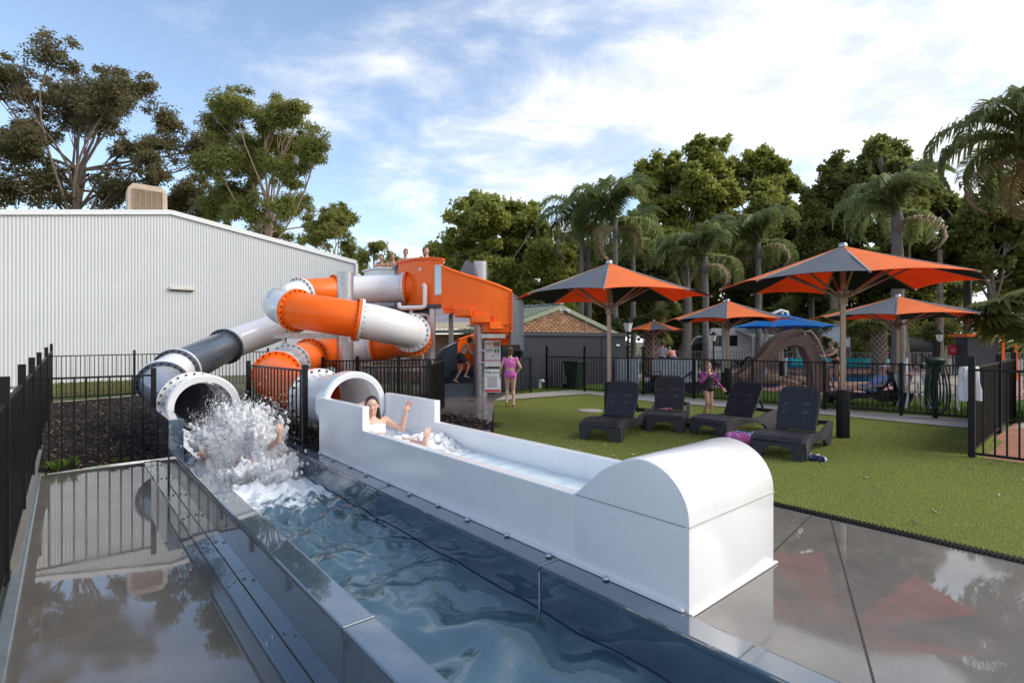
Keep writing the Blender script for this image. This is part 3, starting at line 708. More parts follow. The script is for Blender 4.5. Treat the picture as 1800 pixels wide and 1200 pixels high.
M['water_lane'] = watermat("lane_water", (.80, .96, .97), .02, 1.33, (12, .2), 5.0, ((.86, .97, .97), .78))
water_grid("water", 3.08, 4.08, 2.6, 8.2, .27, 40, 200, lambda u, v: lc(u, v) * (.55 + 2.2 * np.clip((v - 5.2) / 1.2, 0, 1)), lambda u, v: np.clip((v - 5.0) / 1.5, 0, 1) * .95, M['water_lane'])

# ================================================================== tower with spiral stair
SC = Vector((-1.0, 16.6, 0)); SR = 1.34; RI = .24
stt = thing("slide_tower", "spiral stair tower with orange and slate panels and two slide pods", "slide tower", SC)
MB().cyl((0, 0, -.05), (0, 0, 4.22), .215, n=32).build("column", M['galv'], stt, smooth=40)
A0, A1, ZT = R(212), R(-146), 2.85           # bottom and top of the stair (clockwise from above)
NS = 15
def pol(a, r, z): return Vector((r * math.cos(a), r * math.sin(a), z))
for i in range(NS):
    a, b_ = A0 + (A1 - A0) * i / NS, A0 + (A1 - A0) * (i + 1) / NS; z1 = ZT * (i + 1) / NS; z0 = z1 - ZT / NS
    mb = MB(); n = 5; aa = [a + (b_ - a) * k / n for k in range(n + 1)]
    top = [pol(t, RI, z1) for t in aa] + [pol(t, SR - .03, z1) for t in reversed(aa)]; zb = max(-.02, z0 - (.12 if i < 10 else .015))
    bot = [Vector((p.x, p.y, zb)) for p in top]; k = len(top)
    mb.add(top + bot, [tuple(range(k)), tuple(range(2 * k - 1, k - 1, -1))] + [(j, (j + 1) % k, k + (j + 1) % k, k + j) for j in range(k)])
    mb.build("step", M['navy_gel'] if i < 9 else M['orange_gel'], stt)
def balustrade(aS, aE, mat, hgt=1.08, steps=True, low=.30, nm="stair_panel", lowflat=None):
    n = max(6, int(abs(aE - aS) / R(6))); mb = MB(); vs = []
    for k in range(n + 1):
        t = aS + (aE - aS) * k / n; s = (t - A0) / (A1 - A0) * NS; zt = ZT * max(0, s) / NS
        zi = ZT * math.floor(max(0, s) + 1e-6) / NS
        zl = max(-.02, (zi if steps else zt) - low) if lowflat is None else lowflat
        zh = zt + hgt
        for r, z in ((SR, zl), (SR + .045, zl), (SR + .045, zh), (SR, zh)): vs.append(pol(t, r, z))
    fs = []
    for k in range(n):
        for j in range(4): fs.append((k * 4 + j, k * 4 + (j + 1) % 4, (k + 1) * 4 + (j + 1) % 4, (k + 1) * 4 + j))
    fs += [(0, 1, 2, 3), (n * 4 + 3, n * 4 + 2, n * 4 + 1, n * 4)]
    mb.add(vs, fs); p = mb.build(nm, mat, stt, smooth=30)
    rl = MB(); rl.tube([pol(aS + (aE - aS) * k / n, SR + .02, ZT * max(0, (aS + (aE - aS) * k / n - A0) / (A1 - A0)) + hgt + .015) for k in range(n + 1)], .045, 8)
    rl.build("rim", mat, stt, smooth=True)
    return p
balustrade(R(214), R(129), NG, 1.0, False, .5, lowflat=-.02)
balustrade(R(128), R(104), OG, 1.05, False, .35)
balustrade(R(103), R(-46), GG, 1.06, True, .30)
# big flat orange stringer panel with a stepped underside, facing the lawn
def stepped_panel():
    a0 = pol(R(-47), SR + .07, 0); a1 = pol(R(-140), SR + .07, 0)
    def base(t):
        p = a0.lerp(a1, t); d = Vector((p.x, p.y, 0)).normalized(); return p + d * .16 * math.sin(PI * t), d
    brk = [(0, 2.20), (.27, 2.42), (.52, 2.60), (.77, 2.69), (1.0, 2.69)]
    ts = []
    for (ta, za), (tb, _) in zip(brk[:-1], brk[1:]):
        for k in range(5): ts.append((ta + (tb - ta) * k / 4, za))
    mb = MB(); vs = []; top = []
    for t, zl in ts:
        p, d = base(t); zh = 3.17 + (3.93 - 3.17) * t
        for off, z in ((0, zl), (.05, zl), (.05, zh), (0, zh)): q = p + d * off; vs.append(Vector((q.x, q.y, z)))
        q = p + d * .03; top.append(Vector((q.x, q.y, zh + .01)))
    n = len(ts) - 1; fs = []
    for k in range(n):
        for j in range(4): fs.append((k * 4 + j, k * 4 + (j + 1) % 4, (k + 1) * 4 + (j + 1) % 4, (k + 1) * 4 + j))
    fs += [(0, 1, 2, 3), (n * 4 + 3, n * 4 + 2, n * 4 + 1, n * 4)]
    mb.add(vs, fs); mb.build("stepped_panel", OG, stt, smooth=25)
    tp_ = [q for k, q in enumerate(top) if k % 5 != 0 or k == 0]
    mb = MB(); mb.tube(tp_, .05, 8); mb.build("rim", OG, stt, smooth=True)
    p = a0; mb = MB(); mb.bar(p + Vector((.03, -.02, 1.97)), p + Vector((.03, -.02, 3.18)), .06, .12); mb.build("end_flange", OG, stt)
    bb = MB()
    for i in range(9): q = p + Vector((0.02, -.09, 2.1 + i * .125)); bb.cyl(q, q + Vector((0, -.03, 0)), .018, n=6)
    bb.build("bolts", M['bolt'], stt)["kind"] = 'stuff'
    # orange soffits: each tread's underside closes back to the column
    for (ta, tb, z0, z1, rin) in ((.0, .40, 1.98, 2.20, .25), (.27, .58, 2.20, 2.42, .3), (.52, .80, 2.42, 2.60, .4), (.77, 1.0, 2.55, 2.69, .45)):
        A, dA = base(ta); B2, dB = base(tb); A = A - dA * .02; B2 = B2 - dB * .02; a_, b_ = A * rin, B2 * rin
        q = [Vector((v.x, v.y, z)) for z in (z0, z1) for v in (A, B2, b_, a_)]
        mb = MB(); mb.add(q, [(0, 3, 2, 1), (4, 5, 6, 7), (0, 1, 5, 4), (1, 2, 6, 5), (2, 3, 7, 6), (3, 0, 4, 7)]); mb.build("soffit", OG, stt)
stepped_panel()
p0, p1 = pol(R(-52), SR * .97, 1.86), pol(R(-86), SR * .97, 1.86)
MB().bar(p0, p1, .05, .12).build("joining_plate", M['galv'], stt)
# platform deck, posts and pods
def W(x, y, z=0): return Vector((x, y, z)) - SC
deck = [(-2.0, 15.7), (-3.6, 16.2), (-4.4, 17.6), (-4.6, 19.2), (-2.2, 19.3), (-1.6, 17.6)]
b = MB(); b.org = Vector((0, 0, 2.70)); b.prism([(x - SC.x, y - SC.y) for x, y in deck], Vector((1, 0, 0)), Vector((0, 1, 0)), Vector((0, 0, 1)), .12); b.build("deck", M['charcoal'], stt)
for (x, y) in ((-2.42, 15.95), (-3.05, 18.6), (-4.3, 18.9), (-2.2, 18.9)):
    MB().box(W(x, y, 1.3), (.16, .16, 2.8)).build("post", M['galv'], stt, bevel=.012)
MB().bar(W(-2.42, 15.95, 2.62), W(-4.4, 17.4, 2.62), .12, .15).build("beam", M['charcoal'], stt)
MB().bar(W(-2.3, 15.9, 2.60), W(-1.85, 15.75, 2.60), .1, .18).build("beam", M['galv'], stt)
# orange pod: faceted tank with window
def pod(pts, z0, z1, mat, lean=.0, nm="pod_wall"):
    mb = MB(); k = len(pts); vs = [W(x, y, z0) for x, y in pts] + [W(x, y, zt) for (x, y), zt in zip(pts, z1)]
    inner = [W(x, y, z0) for x, y in pts]; c = sum((Vector((x, y, 0)) for x, y in pts), Vector()) / k
    ins = [W(x + (c.x - x) * .05, y + (c.y - y) * .05, z0) for x, y in pts] + [W(x + (c.x - x) * .05, y + (c.y - y) * .05, zt) for (x, y), zt in zip(pts, z1)]
    fs = []
    for i in range(k - 1): fs += [(i, i + 1, k + i + 1, k + i), (2 * k + i, 3 * k + i, 3 * k + i + 1, 2 * k + i + 1), (k + i, k + i + 1, 3 * k + i + 1, 3 * k + i), (i, 2 * k + i, 2 * k + i + 1, i + 1)]
    fs += [(0, k, 3 * k, 2 * k), (k - 1, 3 * k - 1, 4 * k - 1, 2 * k - 1)]
    mb.add(vs + ins, fs); o = mb.build(nm, mat, stt)
    rm = MB()
    for i in range(k - 1): rm.bar(W(*pts[i], z1[i] + .02), W(*pts[i + 1], z1[i + 1] + .02), .16, .06)
    rm.build("rim", mat, stt); return o
op = [(at(700, 0, 17.5).x, 17.5), (at(733, 0, 16.3).x, 16.3), (at(758, 0, 15.95).x, 15.95), (at(780, 0, 15.8).x, 15.8)]
pod(op, 2.78, [at(0, 462, 17.5).z, at(0, 456, 16.3).z, at(0, 455, 15.95).z, at(0, 457, 15.8).z], OG)
wp = [(at(640, 0, 19.6).x, 19.6), (at(652, 0, 18.6).x, 18.6), (at(668, 0, 18.3).x, 18.3), (at(693, 0, 18.3).x, 18.3)]
pod(wp, 2.9, [at(0, 478, 19.6).z, at(0, 474, 18.6).z, at(0, 472, 18.3).z, at(0, 473, 18.3).z], WG)
pod([(at(693, 0, 18.2).x, 18.2), (at(700, 0, 17.6).x, 17.6)], 2.9, [4.2, 4.2], NG)
# back and side rails of the platform
pod([(-1.7, 17.6), (-2.1, 19.3), (-4.7, 19.3), (-4.9, 19.0)], 2.85, [4.0, 4.0, 4.0, 4.0], GG)
MB().bar(W(-1.75, 17.3, 3.95), W(-.95, 17.3, 3.55), .05, 1.0).build("upper_panel", GG, stt)
# window, light, flange of the orange pod
q0, q1 = Vector((op[2][0], op[2][1], 0)), Vector((op[3][0], op[3][1], 0)); dd = (q1 - q0).normalized(); nn = Vector((dd.y, -dd.x, 0))
fc = q0.lerp(q1, .62)
b = MB(); b.org = fc + nn * .012 - SC; b.prism([(-.135, 3.10), (.135, 3.10), (.135, 4.02), (-.135, 4.02)], dd, Vector((0, 0, 1)), nn, .02); wf = b.build("window", simple("pale_window_frame", (.62, .62, .60), .4), stt)
mg = MT("mirror_glazing"); mg.P(Base_Color=(.30, .34, .38), Roughness=.04, Metallic=.85); M['glaze'] = mg.m
b = MB(); b.org = fc + nn * .036 - SC; b.prism([(-.10, 3.14), (.10, 3.14), (.10, 3.98), (-.10, 3.98)], dd, Vector((0, 0, 1)), nn, .006); b.build("pane", M['glaze'], wf)
r0, r1 = Vector((op[1][0], op[1][1], 0)), Vector((op[2][0], op[2][1], 0)); e = (r1 - r0).normalized(); en = Vector((e.y, -e.x, 0)); lc_ = r0.lerp(r1, .25) + Vector((0, 0, at(0, 473, 16.2).z))
b = MB(); b.cyl(lc_ - SC, lc_ + en * .03 - SC, .055, n=20); b.build("round_plate", M['offwhite'], stt, smooth=40)
bb = MB()
for i in range(10): z = 2.85 + i * .12; q = q1 + nn * .02 + Vector((0, 0, z)) - SC - dd * .04; bb.cyl(q, q + nn * .025, .017, n=6)
bb.build("bolts", M['bolt'], stt)["kind"] = 'stuff'
# white drain pipes
def pipe(pts, r): return MB().tube([W(*p) for p in pts], r, 14).build("drain_pipe", M['pvc'], stt, smooth=50)
Y = 15.9; P_ = lambda px, py, YY=Y: tuple(at(px, py, YY))
pipe([P_(745, 502), P_(745.5, 500.5), P_(747, 502), P_(747, 535), P_(746, 538), P_(743, 540), P_(706, 541.5), P_(702, 540), P_(701, 532)], .068)
pipe([P_(723, 542, 16.1), P_(723, 575, 16.1)], .062)
pipe([P_(723, 553, 16.1), P_(750, 553, 16.1), P_(754, 556, 16.1), P_(754, 580, 16.1)], .055)
pipe([P_(742, 556, 17), P_(742, 690, 17)], .055)
# sign boards on the column
def sign(zc, h, lower):
    face = Matrix.Rotation(R(4), 3, 'Z')
    t = thing("sign_board", "white rules sign with red heading and small pictograms, upper of two" if not lower else "white text sign with a red band along the bottom", "sign", Vector((at(866, 0, 16.25).x, 16.22, zc)), R(4))
    w = .50
    MB().box((0, 0, 0), (w, .03, h)).build("board", simple("white_sign_face", (.68, .70, .75), .4), t, bevel=.006)
    def mark(x0, z0, x1, z1, m): b = MB(); b.box(((x0 + x1) / 2, -.0175, (z0 + z1) / 2), (x1 - x0, .004, z1 - z0)); b.build("print", m, t)
    rd, gn, dk, br = M['red'], simple("green_print", (.05, .30, .16), .5), simple("dark_print", (.08, .08, .1), .5), simple("brown_print", (.35, .18, .08), .5)
    g = MB()
    if not lower:
        for i in range(7): g.box((-.21 + i * .028, -.0175, h * .36), (.020, .004, .035))
        g.build("print", rd, t)
        mark(.02, h * .26, .21, h * .43, br); mark(.05, h * .03, .11, h * .17, gn); mark(.14, h * .03, .20, h * .17, gn)
        g = MB()
        for i in range(3): g.box((-.19 + i * .07, -.0175, h * .12), (.035, .004, .06))
        g.build("print", dk, t)
        g = MB()
        for i in range(6):
            c = Vector((-.20 + i * .08, -.0185, -h * .27)); g.tube([c + Vector((.030 * math.cos(k * PI / 6), 0, .036 * math.sin(k * PI / 6))) for k in range(12)], .005, 4, closed=True); g.bar(c + Vector((-.02, 0, -.022)), c + Vector((.02, 0, .022)), .006)
        g.box((0, -.0175, -h * .10), (.06, .004, .03)); g.build("print", rd, t)
    else:
        mark(-w / 2 + .01, -h * .47, w / 2 - .01, -h * .38, rd); mark(-.12, h * .30, -.07, h * .40, dk); mark(-.21, h * .33, -.16, h * .42, gn); mark(-.02, h * .33, .2, h * .37, dk)
        g = MB()
        for i in range(12): g.box((-.03 + .01 * (i % 3), -.0175, h * .18 - i * h * .042), (.34 - .03 * (i % 3), .004, h * .012))
        g.build("print", dk, t)
    return t
sign(at(0, 621, 16.2).z, .82, False); sign(at(0, 669, 16.2).z, .72, True)
for i, z in enumerate((.52, 1.05, 1.42)): MB().box(W(-.82, 16.30, z), (.5, .05, .05)).build("sign_bracket", M['galv'], stt)
MB().box(W(at(866, 0, 16.2).x, 16.24, at(0, 649, 16.2).z), (.50, .03, .10)).build("sign_strip", M['charcoal'], stt)
# ================================================================== fences
def fence(label, p0, p1, z0, z1, top=1.15, sp=.10, pw=.018, posts=(0, 1), post_w=.065, post_up=.12, mat=None, group=None, rail=.035, low=.08, cat="fence", name="fence", picks=True):
    """p0,p1: 2D ends; z0,z1: ground height at the ends; top: height above ground of the top rail"""
    mat = mat or M['black']; A = Vector((p0[0], p0[1], z0)); B = Vector((p1[0], p1[1], z1)); d = B - A; Ld = Vector((d.x, d.y, 0)).length
    f = thing(name, label, cat, A, 0, group)
    up = Vector((0, 0, 1)); at_ = lambda t, z: d * t + up * z
    MB().bar(at_(0, top), at_(1, top), rail, rail).build("rail", mat, f); MB().bar(at_(0, low), at_(1, low), rail, rail).build("rail", mat, f)
    rz = math.atan2(d.y, d.x)
    pk = MB().box((0, 0, (top + low) / 2), (pw, pw, top - low - rail), rz).mesh("picket", mat)
    if picks:
        n = int(Ld / sp)
        for i in range(1, n):
            t = i / n
            if any(abs(t - q) * Ld < post_w * .7 for q in posts): continue
            link("picket", pk, f, at_(t, 0))
    pm = MB().box((0, 0, (top + post_up - .05) / 2), (post_w, post_w, top + post_up + .05), rz, ).mesh("post", mat, bevel=.004)
    for t in posts: link("post", pm, f, at_(t, 0))
    return f
def xy(p): return (p.x, p.y)
fence("black picket fence at the back of the left mulch bed below the white shed", xy(uv(-.35, 23.6)), xy(uv(9.5, 23.6)), -.30, -.20, 1.50, .125, .022, [0, .232, .47, .7, 1], .075, .16)
lf = fence("long black boundary fence running along the left edge of the wet slab", xy(uv(-.46, 4.2)), xy(uv(-.35, 23.5)), ZL - .02, -.32, 1.68, .115, .024, [0, .145, .27, .39, .53, .75, 1], .08, .26)
def mesh_screen(f, p0, p1, z0, z1, lo, hi):
    A = Vector((p0[0], p0[1], z0)); d = Vector((p1[0], p1[1], z1)) - A; n = 4
    for k in range(n): q = d * ((k + .5) / n); MB().bar(d * (k / n) + d * .004 + Vector((0, 0, (lo + hi) / 2)), d * ((k + 1) / n) - d * .004 + Vector((0, 0, (lo + hi) / 2)), .008, hi - lo).build("mesh_screen", M['black'], f)
mesh_screen(lf, xy(uv(-.46, 4.2)), xy(uv(-.35, 23.5)), ZL - .02, -.32, .10, 1.64)
MB().box((0, 0, 0), (.06, 16.4, .10)).build("kerb", simple("grey_kerb", (.17, .16, .145), .7), thing("kerb", "pale concrete kerb under the left boundary fence", "kerb", uv(-.385, 15.4, ZL + .05), TH))
MB().box((0, 0, 0), (.095, 9.2, .05)).build("channel", simple("wet_zinc_channel", (.25, .30, .33), .2, .4), thing("drain_channel", "pale blue grey drain channel along the left fence", "drain", uv(-.355, 7.6, ZL + .01), TH), bevel=.01)
fence("short black picket fence in front of the mulch left of the trough", xy(uv(-.38, 12.22)), xy(uv(1.30, 12.18)), ZL - .01, ZL - .01, 1.66, .158, .024, [1.0], .085, .14, low=.06)
fence("black picket fence between the dark trough and the orange slide tube", xy(uv(2.985, 8.72)), xy(uv(2.985, 12.2)), -.02, -.05, 1.24, .20, .022, [0, 1], .08, .10)
fence("black picket fence panel behind the right wall of the white lane", (-3.05, 10.65), (-1.70, 10.8), -.05, -.04, 1.22, .085, .02, [1], .075, .14)
gf = fence("black gate fence receding along the wet path to the tower stairs", (-1.68, 10.85), (-1.78, 13.6), -.03, -.03, 1.24, .085, .02, [0, .5, 1], .06, .02)
mesh_screen(gf, (-1.68, 10.85), (-1.78, 13.6), -.03, -.03, .1, 1.22)
fence("black picket fence near the tower posts behind the white lane", (-1.85, 13.7), (-5.2, 14.4), -.05, -.12, 1.28, .10, .022, [0, .35, .7, 1], .07, .12)
FP = [(1.25, 18.75), (4.2, 16.75), (7.85, 13.15), (10.15, 11.05)]
fence("black pool fence behind the two left loungers by the grey bin", FP[0], FP[1], 0, 0, 1.16, .10, .018, [0, .42, 1], .07, .38, group=None)
fence("long black pool fence between the lawn path and the brown slide", FP[1], FP[2], 0, 0, 1.17, .095, .018, [0, .33, .66, 1], .065, .05)
fence("black pool fence with the green hose in front of the white chairs", FP[2], FP[3], 0, 0, 1.17, .10, .018, [0, .5, 1], .065, .05)
fence("short black fence beside the sign boards at the foot of the tower", (-.62, 17.0), (.62, 17.4), 0, 0, 1.15, .085, .02, [0, 1], .06, .03)
nf0 = uv(10.2, 1.47)
fence("nearest black fence at the right edge in front of the red dirt", xy(nf0), xy(uv(10.2, -2.6)), -.0, -.0, 1.28, .125, .022, [0, 1], .078, .20, low=.05)
ms = fence("dark mesh side fence running back from the nearest right post", xy(uv(10.42, 1.50)), xy(uv(16.0, 1.60)), 0, 0, 1.30, .075, .022, [.55, 1], .08, .16, low=.06)
mesh_screen(ms, xy(uv(10.42, 1.50)), xy(uv(16.0, 1.60)), 0, 0, .08, 1.28)
fence("grey steel fence far behind the pool and below the palms", (6.5, 32.6), (28.5, 26.3), 0, 0, 1.10, .15, .025, [0, .14, .28, .42, .56, .70, .85, 1], .06, .04, mat=simple("grey_fence_steel", (.20, .21, .21), .5, .3))
gp = thing("green_fence", "pale green steel fence sheet behind the nearest right fence", "fence", uv(15.2, 1.36), TH + R(-8))
corrugated("sheet", (0, 0, 0), (5.5, -.4, 0), .05, 1.26, .2, .02, 0, M['palegreen'], gp, Vector((0, -1, 0)))
MB().bar((0, -.03, 1.27), (5.5, -.43, 1.27), .06, .05).build("rail", M['palegreen'], gp)

# drain grate along the turf
dr = thing("drain_grate", "black plastic drain grate along the near edge of the turf", "drain", uv(5.69, 1.5), TH)
MB().box((0, 0, -.02), (.10, 10.8, .02)).build("channel", M['black'], dr)
sl = MB().box((0, 0, 0), (.10, .014, .014)).mesh("bar", M['black'])
for i in range(280): link("bar", sl, dr, (0, -3.9 + i * .033, -.003))
# concrete cover in the lawn
cv = thing("manhole_cover", "round pale concrete cover set in the turf", "cover", gr(1037, 722))
MB().lathe([(.30, -.01), (.30, .016), (.285, .022), (.0, .022)], n=32).build("lid", M['pathdry'], cv, smooth=30)

# ================================================================== umbrellas
def fabric(name, c, tr):
    m = MT(name); p = m.coord(); w = m.n("ShaderNodeTexWave", {"Vector": p, "Scale": 60.0}).outputs[0]
    cc = m.mix(m.rng(m.noise(3, 5, .6, p), .3, .7), tuple(x * .9 for x in c), tuple(min(1, x * 1.08) for x in c))
    m.P(Base_Color=cc, Roughness=.8, Specular_IOR_Level=.2)
    t = m.n("ShaderNodeBsdfTranslucent", {"Color": cc}); ms = m.n("ShaderNodeMixShader", {0: tr, 1: m.p.outputs[0], 2: t.outputs[0]}); m.t.links.new(ms.outputs[0], m.out.inputs[0]); return m.m
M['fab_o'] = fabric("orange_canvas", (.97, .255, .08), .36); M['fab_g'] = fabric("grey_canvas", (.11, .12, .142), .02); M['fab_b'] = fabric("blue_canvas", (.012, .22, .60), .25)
M['fab_ou'] = fabric("orange_canvas_underside", (.97, .17, .045), .36); M['fab_gu'] = fabric("grey_canvas_shade_tone", (.022, .023, .026), .0)  # undersides: shade put into the grey canvas colour, glow into the redder orange
M['ubronze'] = simple("champagne_pole", (.36, .27, .22), .35, .5, var=.06)
def umbrella(label, x, y, rot, Rr, hap, hrim, phase, pole_h=.058, cover=True, fab=None, group="octagonal umbrellas on the lawn and by the pool"):
    t = thing("parasol", label, "umbrella", (x, y, 0), rot, group)
    P = lambda a, r, z: Vector((r * math.cos(a), r * math.sin(a), z))
    for k in range(8):
        a0, a1 = k * PI / 4, (k + 1) * PI / 4; n = 6; vs = []; mb = MB()
        for i in range(n + 1):
            s = .012 + .988 * i / n
            for j in range(n + 1):
                q = j / n; p = P(a0, Rr, 0).lerp(P(a1, Rr, 0), q) * s
                edge = 4 * q * (1 - q); p = p * (1 - .035 * edge * s)
                z = hap + (hrim - hap) * (s ** 1.06) - .035 * math.sin(PI * s) + .05 * edge * s
                p.z = z; vs.append(p)
        up = [Vector((p.x, p.y, p.z + .006)) for p in vs]
        g = lambda i, j: i * (n + 1) + j
        fs = [(g(i, j), g(i + 1, j), g(i + 1, j + 1), g(i, j + 1)) for i in range(n) for j in range(n)]
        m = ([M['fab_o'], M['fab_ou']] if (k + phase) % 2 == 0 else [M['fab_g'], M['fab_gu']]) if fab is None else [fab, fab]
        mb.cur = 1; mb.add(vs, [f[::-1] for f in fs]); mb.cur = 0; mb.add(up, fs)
        b = len(vs); 
        o = mb.build("canopy_panel", m, t, smooth=True)
    rim = P(0, Rr, 0)
    rib = MB().bar((0.04, 0, hap - .035), (Rr + .02, 0, hrim - .012), .028, .03).mesh("rib", M['ubronze'])
    st = MB().bar((.06, 0, hap - 1.0 * (hap - hrim) - .22), (Rr * .52, 0, hap + (hrim - hap) * .52 - .04), .03, .03).mesh("strut", M['ubronze'])
    for k in range(8):
        a = link("rib", rib, t); a.rotation_euler = (0, 0, k * PI / 4); b = link("strut", st, t); b.rotation_euler = (0, 0, k * PI / 4)
    MB().cyl((0, 0, 0), (0, 0, hap - .02), pole_h, n=20).build("pole", M['ubronze'], t, smooth=40)
    MB().lathe([(.075, hrim - .33), (.085, hrim - .20), (.10, hrim - .18), (.10, hrim - .10), (.07, hrim - .08)], n=16).build("hub", M['ubronze'], t, smooth=40)
    MB().lathe([(.07, hap - .01), (.07, hap + .03), (.05, hap + .055), (.0, hap + .06)], n=14).build("finial", M['galv'], t, smooth=40)
    if cover: MB().lathe([(.105, 0), (.105, .80), (.098, .84), (.06, .85)], n=20).build("pole_cover", M['black'], t, smooth=40)
    else: MB().lathe([(.16, 0), (.16, .03), (.07, .05), (.06, .3)], n=16).build("base", M['galv'], t, smooth=40)
    return t
umbrella("nearest orange and grey umbrella at the right, over the largest lounger", 5.88, 9.3, R(22), 2.02, 3.39, 2.70, 1, .046)
umbrella("orange and grey umbrella left of centre, behind the left lounger", 2.06, 11.1, R(32), 2.05, 3.36, 2.62, 1, .046)
umbrella("smaller orange and grey umbrella standing beside the blue one by the pool", 6.92, 16.8, R(22), 1.95, 3.0, 2.36, 1, .055)
umbrella("orange and grey umbrella at right behind the nearest umbrella's pole", 10.32, 14.0, R(8), 2.12, 2.90, 2.33, 1, .05)
umbrella("smallest far orange and grey umbrella in front of the palm trunk", 7.04, 26.0, R(22.5), 1.52, 2.72, 2.22, 0, .035)
umbrella("broad bright blue pool umbrella behind the brown slide", 11.35, 22.0, R(10), 2.25, 2.86, 2.26, 0, fab=M['fab_b'], group=None)

# ================================================================== moulded rattan loungers
m = MT("woven_charcoal_plastic"); p = m.coord(); wv = m.n("ShaderNodeTexWave", {"Vector": m.coord("Object", (1, 1, 1)), "Scale": 14.0, "Distortion": .2}, bands_direction='Y').outputs[0]
w2 = m.n("ShaderNodeTexWave", {"Vector": p, "Scale": 18.0}, bands_direction='Z').outputs[0]
m.P(Base_Color=m.mix(wv, (.016, .017, .023), (.034, .035, .044)), Roughness=.45, Normal=m.bump(m.math('ADD', wv, m.math('MULTIPLY', w2, .6)), .5, .012)); M['weave'] = m.m
def smooth_poly(pts, n=6):
    C, _ = spline([(p[0], p[1], 0) for p in pts], n); return [(c.x, c.y) for c in C]
def lounger(label, x, y, heading, back=62, group="charcoal moulded loungers"):
    """local x runs from the foot end to the head end, y across"""
    t = thing("sun_lounger", label, "sun lounger", (x, y, 0), math.atan2(heading[1], heading[0]), group)
    X, Yv, Z = Vector((1, 0, 0)), Vector((0, 1, 0)), Vector((0, 0, 1)); hw = .345
    top = smooth_poly([(0.0, .255), (.10, .305), (.30, .335), (.55, .325), (.85, .285), (1.15, .285), (1.5, .335), (1.80, .375), (1.90, .36)])
    bot = smooth_poly([(1.86, .17), (1.72, .0), (1.50, .015), (1.28, .13), (1.0, .195), (.72, .205), (.45, .19), (.28, .12), (.215, .0)], 5)
    side = top + bot + [(.05, 0.0)]
    for sx in (-1, 1):
        b = MB(); b.org = Vector((0, sx * hw - .0275, 0)); b.prism(side, X, Z, Yv, .055); b.build("side_frame", M['weave'], t, bevel=.008)
        for k in range(5):                                         # raised weave bands that follow the frame
            q = MB(); dz = -.028 - k * .026
            q.tube([Vector((a, sx * (hw + .0285), z + dz)) for a, z in top[2:-1]], .008, 5); q.build("weave_band", M['rattan'], t, smooth=True)
    fr = [(-hw, 0), (-hw + .13, 0), (-hw + .16, .10), (-hw + .22, .165), (0, .185), (hw - .22, .165), (hw - .16, .10), (hw - .13, 0), (hw, 0), (hw, .255), (0, .27), (-hw, .255)]
    b = MB(); b.org = Vector((.0, 0, 0)); b.prism(fr, Yv, Z, X, .05); b.build("front_panel", M['weave'], t, bevel=.008)
    # slatted seat: strips along the length, each with its own gap
    ns = 17
    sp = [q for q in top if q[0] <= 1.06]; sm = MB()
    wd_ = 2 * (hw - .02) / ns
    vs = [];
    for (a, z) in sp: vs += [Vector((a, -wd_ * .40, z)), Vector((a, wd_ * .40, z)), Vector((a, wd_ * .40, z - .022)), Vector((a, -wd_ * .40, z - .022))]
    k = len(sp); fs = [(i * 4 + j, i * 4 + (j + 1) % 4, (i + 1) * 4 + (j + 1) % 4, (i + 1) * 4 + j) for i in range(k - 1) for j in range(4)] + [(0, 1, 2, 3), ((k - 1) * 4 + 3, (k - 1) * 4 + 2, (k - 1) * 4 + 1, (k - 1) * 4)]
    sm.add(vs, fs); me = sm.mesh("seat_slat", M['rattan'])
    for i in range(ns): link("seat_slat", me, t, (0, -hw + .02 + wd_ * (i + .5), 0.004))
    b = MB(); vs = []
    for (a, z) in sp: vs += [Vector((a, -hw + .03, z - .016)), Vector((a, hw - .03, z - .016)), Vector((a, hw - .03, z - .03)), Vector((a, -hw + .03, z - .03))]
    b.add(vs, fs); b.build("seat_base", M['rattan'], t)
    MB().box((1.86, 0, .335), (.07, 2 * hw - .05, .07)).build("rear_rail", M['rattan'], t, bevel=.012)
    # backrest: slightly domed top, vertical strips and perforated rows
    ca, sa = math.cos(R(back)), math.sin(R(back)); bo = Vector((1.03, 0, .30)); BX = Vector((ca, 0, sa)); BN = Vector((sa, 0, -ca)); bh, bw = .755, .305
    prof = [(-bw * .94, 0), (bw * .94, 0), (bw, .30), (bw, bh - .13), (bw - .035, bh - .05), (bw - .11, bh - .01), (0, bh + .015), (-bw + .11, bh - .01), (-bw + .035, bh - .05), (-bw, bh - .13), (-bw, .30)]
    b = MB(); b.org = bo; b.prism(prof, Yv, BX, BN, .035); bk = b.build("backrest", M['weave'], t, bevel=.010)
    nb = 19
    for i in range(nb):
        yy = -bw + .03 + (2 * bw - .06) * i / (nb - 1); hi = bh - .045 - (.05 if abs(yy) > bw - .06 else 0)
        q = MB(); q.bar(bo + Yv * yy + BX * .02 - BN * .004, bo + Yv * yy + BX * hi - BN * .004, .020, .010, BN); q.build("backrest_rib", M['rattan'], bk)
    slot = MB()
    for r_ in (.26, .41):
        for i in range(12): c = bo + Yv * (-bw + .12 + i * (2 * bw - .24) / 11 + .013) + BX * (r_ + .01 * math.sin(i)) - BN * .0015; slot.bar(c, c + BX * .05, .011, .006, BN)
    slot.build("perforations", M['offwhite'] if False else simple("slot_light", (.17, .18, .17), .8), bk)["kind"] = 'stuff'
    MB().bar(bo + BX * .55 + BN * .04 + Yv * .2, Vector((1.66, .2, .31)), .03).build("prop_stay", M['rattan'], t)
    MB().bar(bo + BX * .55 + BN * .04 - Yv * .2, Vector((1.66, -.2, .31)), .03).build("prop_stay", M['rattan'], t)
    return t
lounger("leftmost dark lounger on the lawn with its foot end to the camera", 1.49, 8.98, (.50, .866), 57)
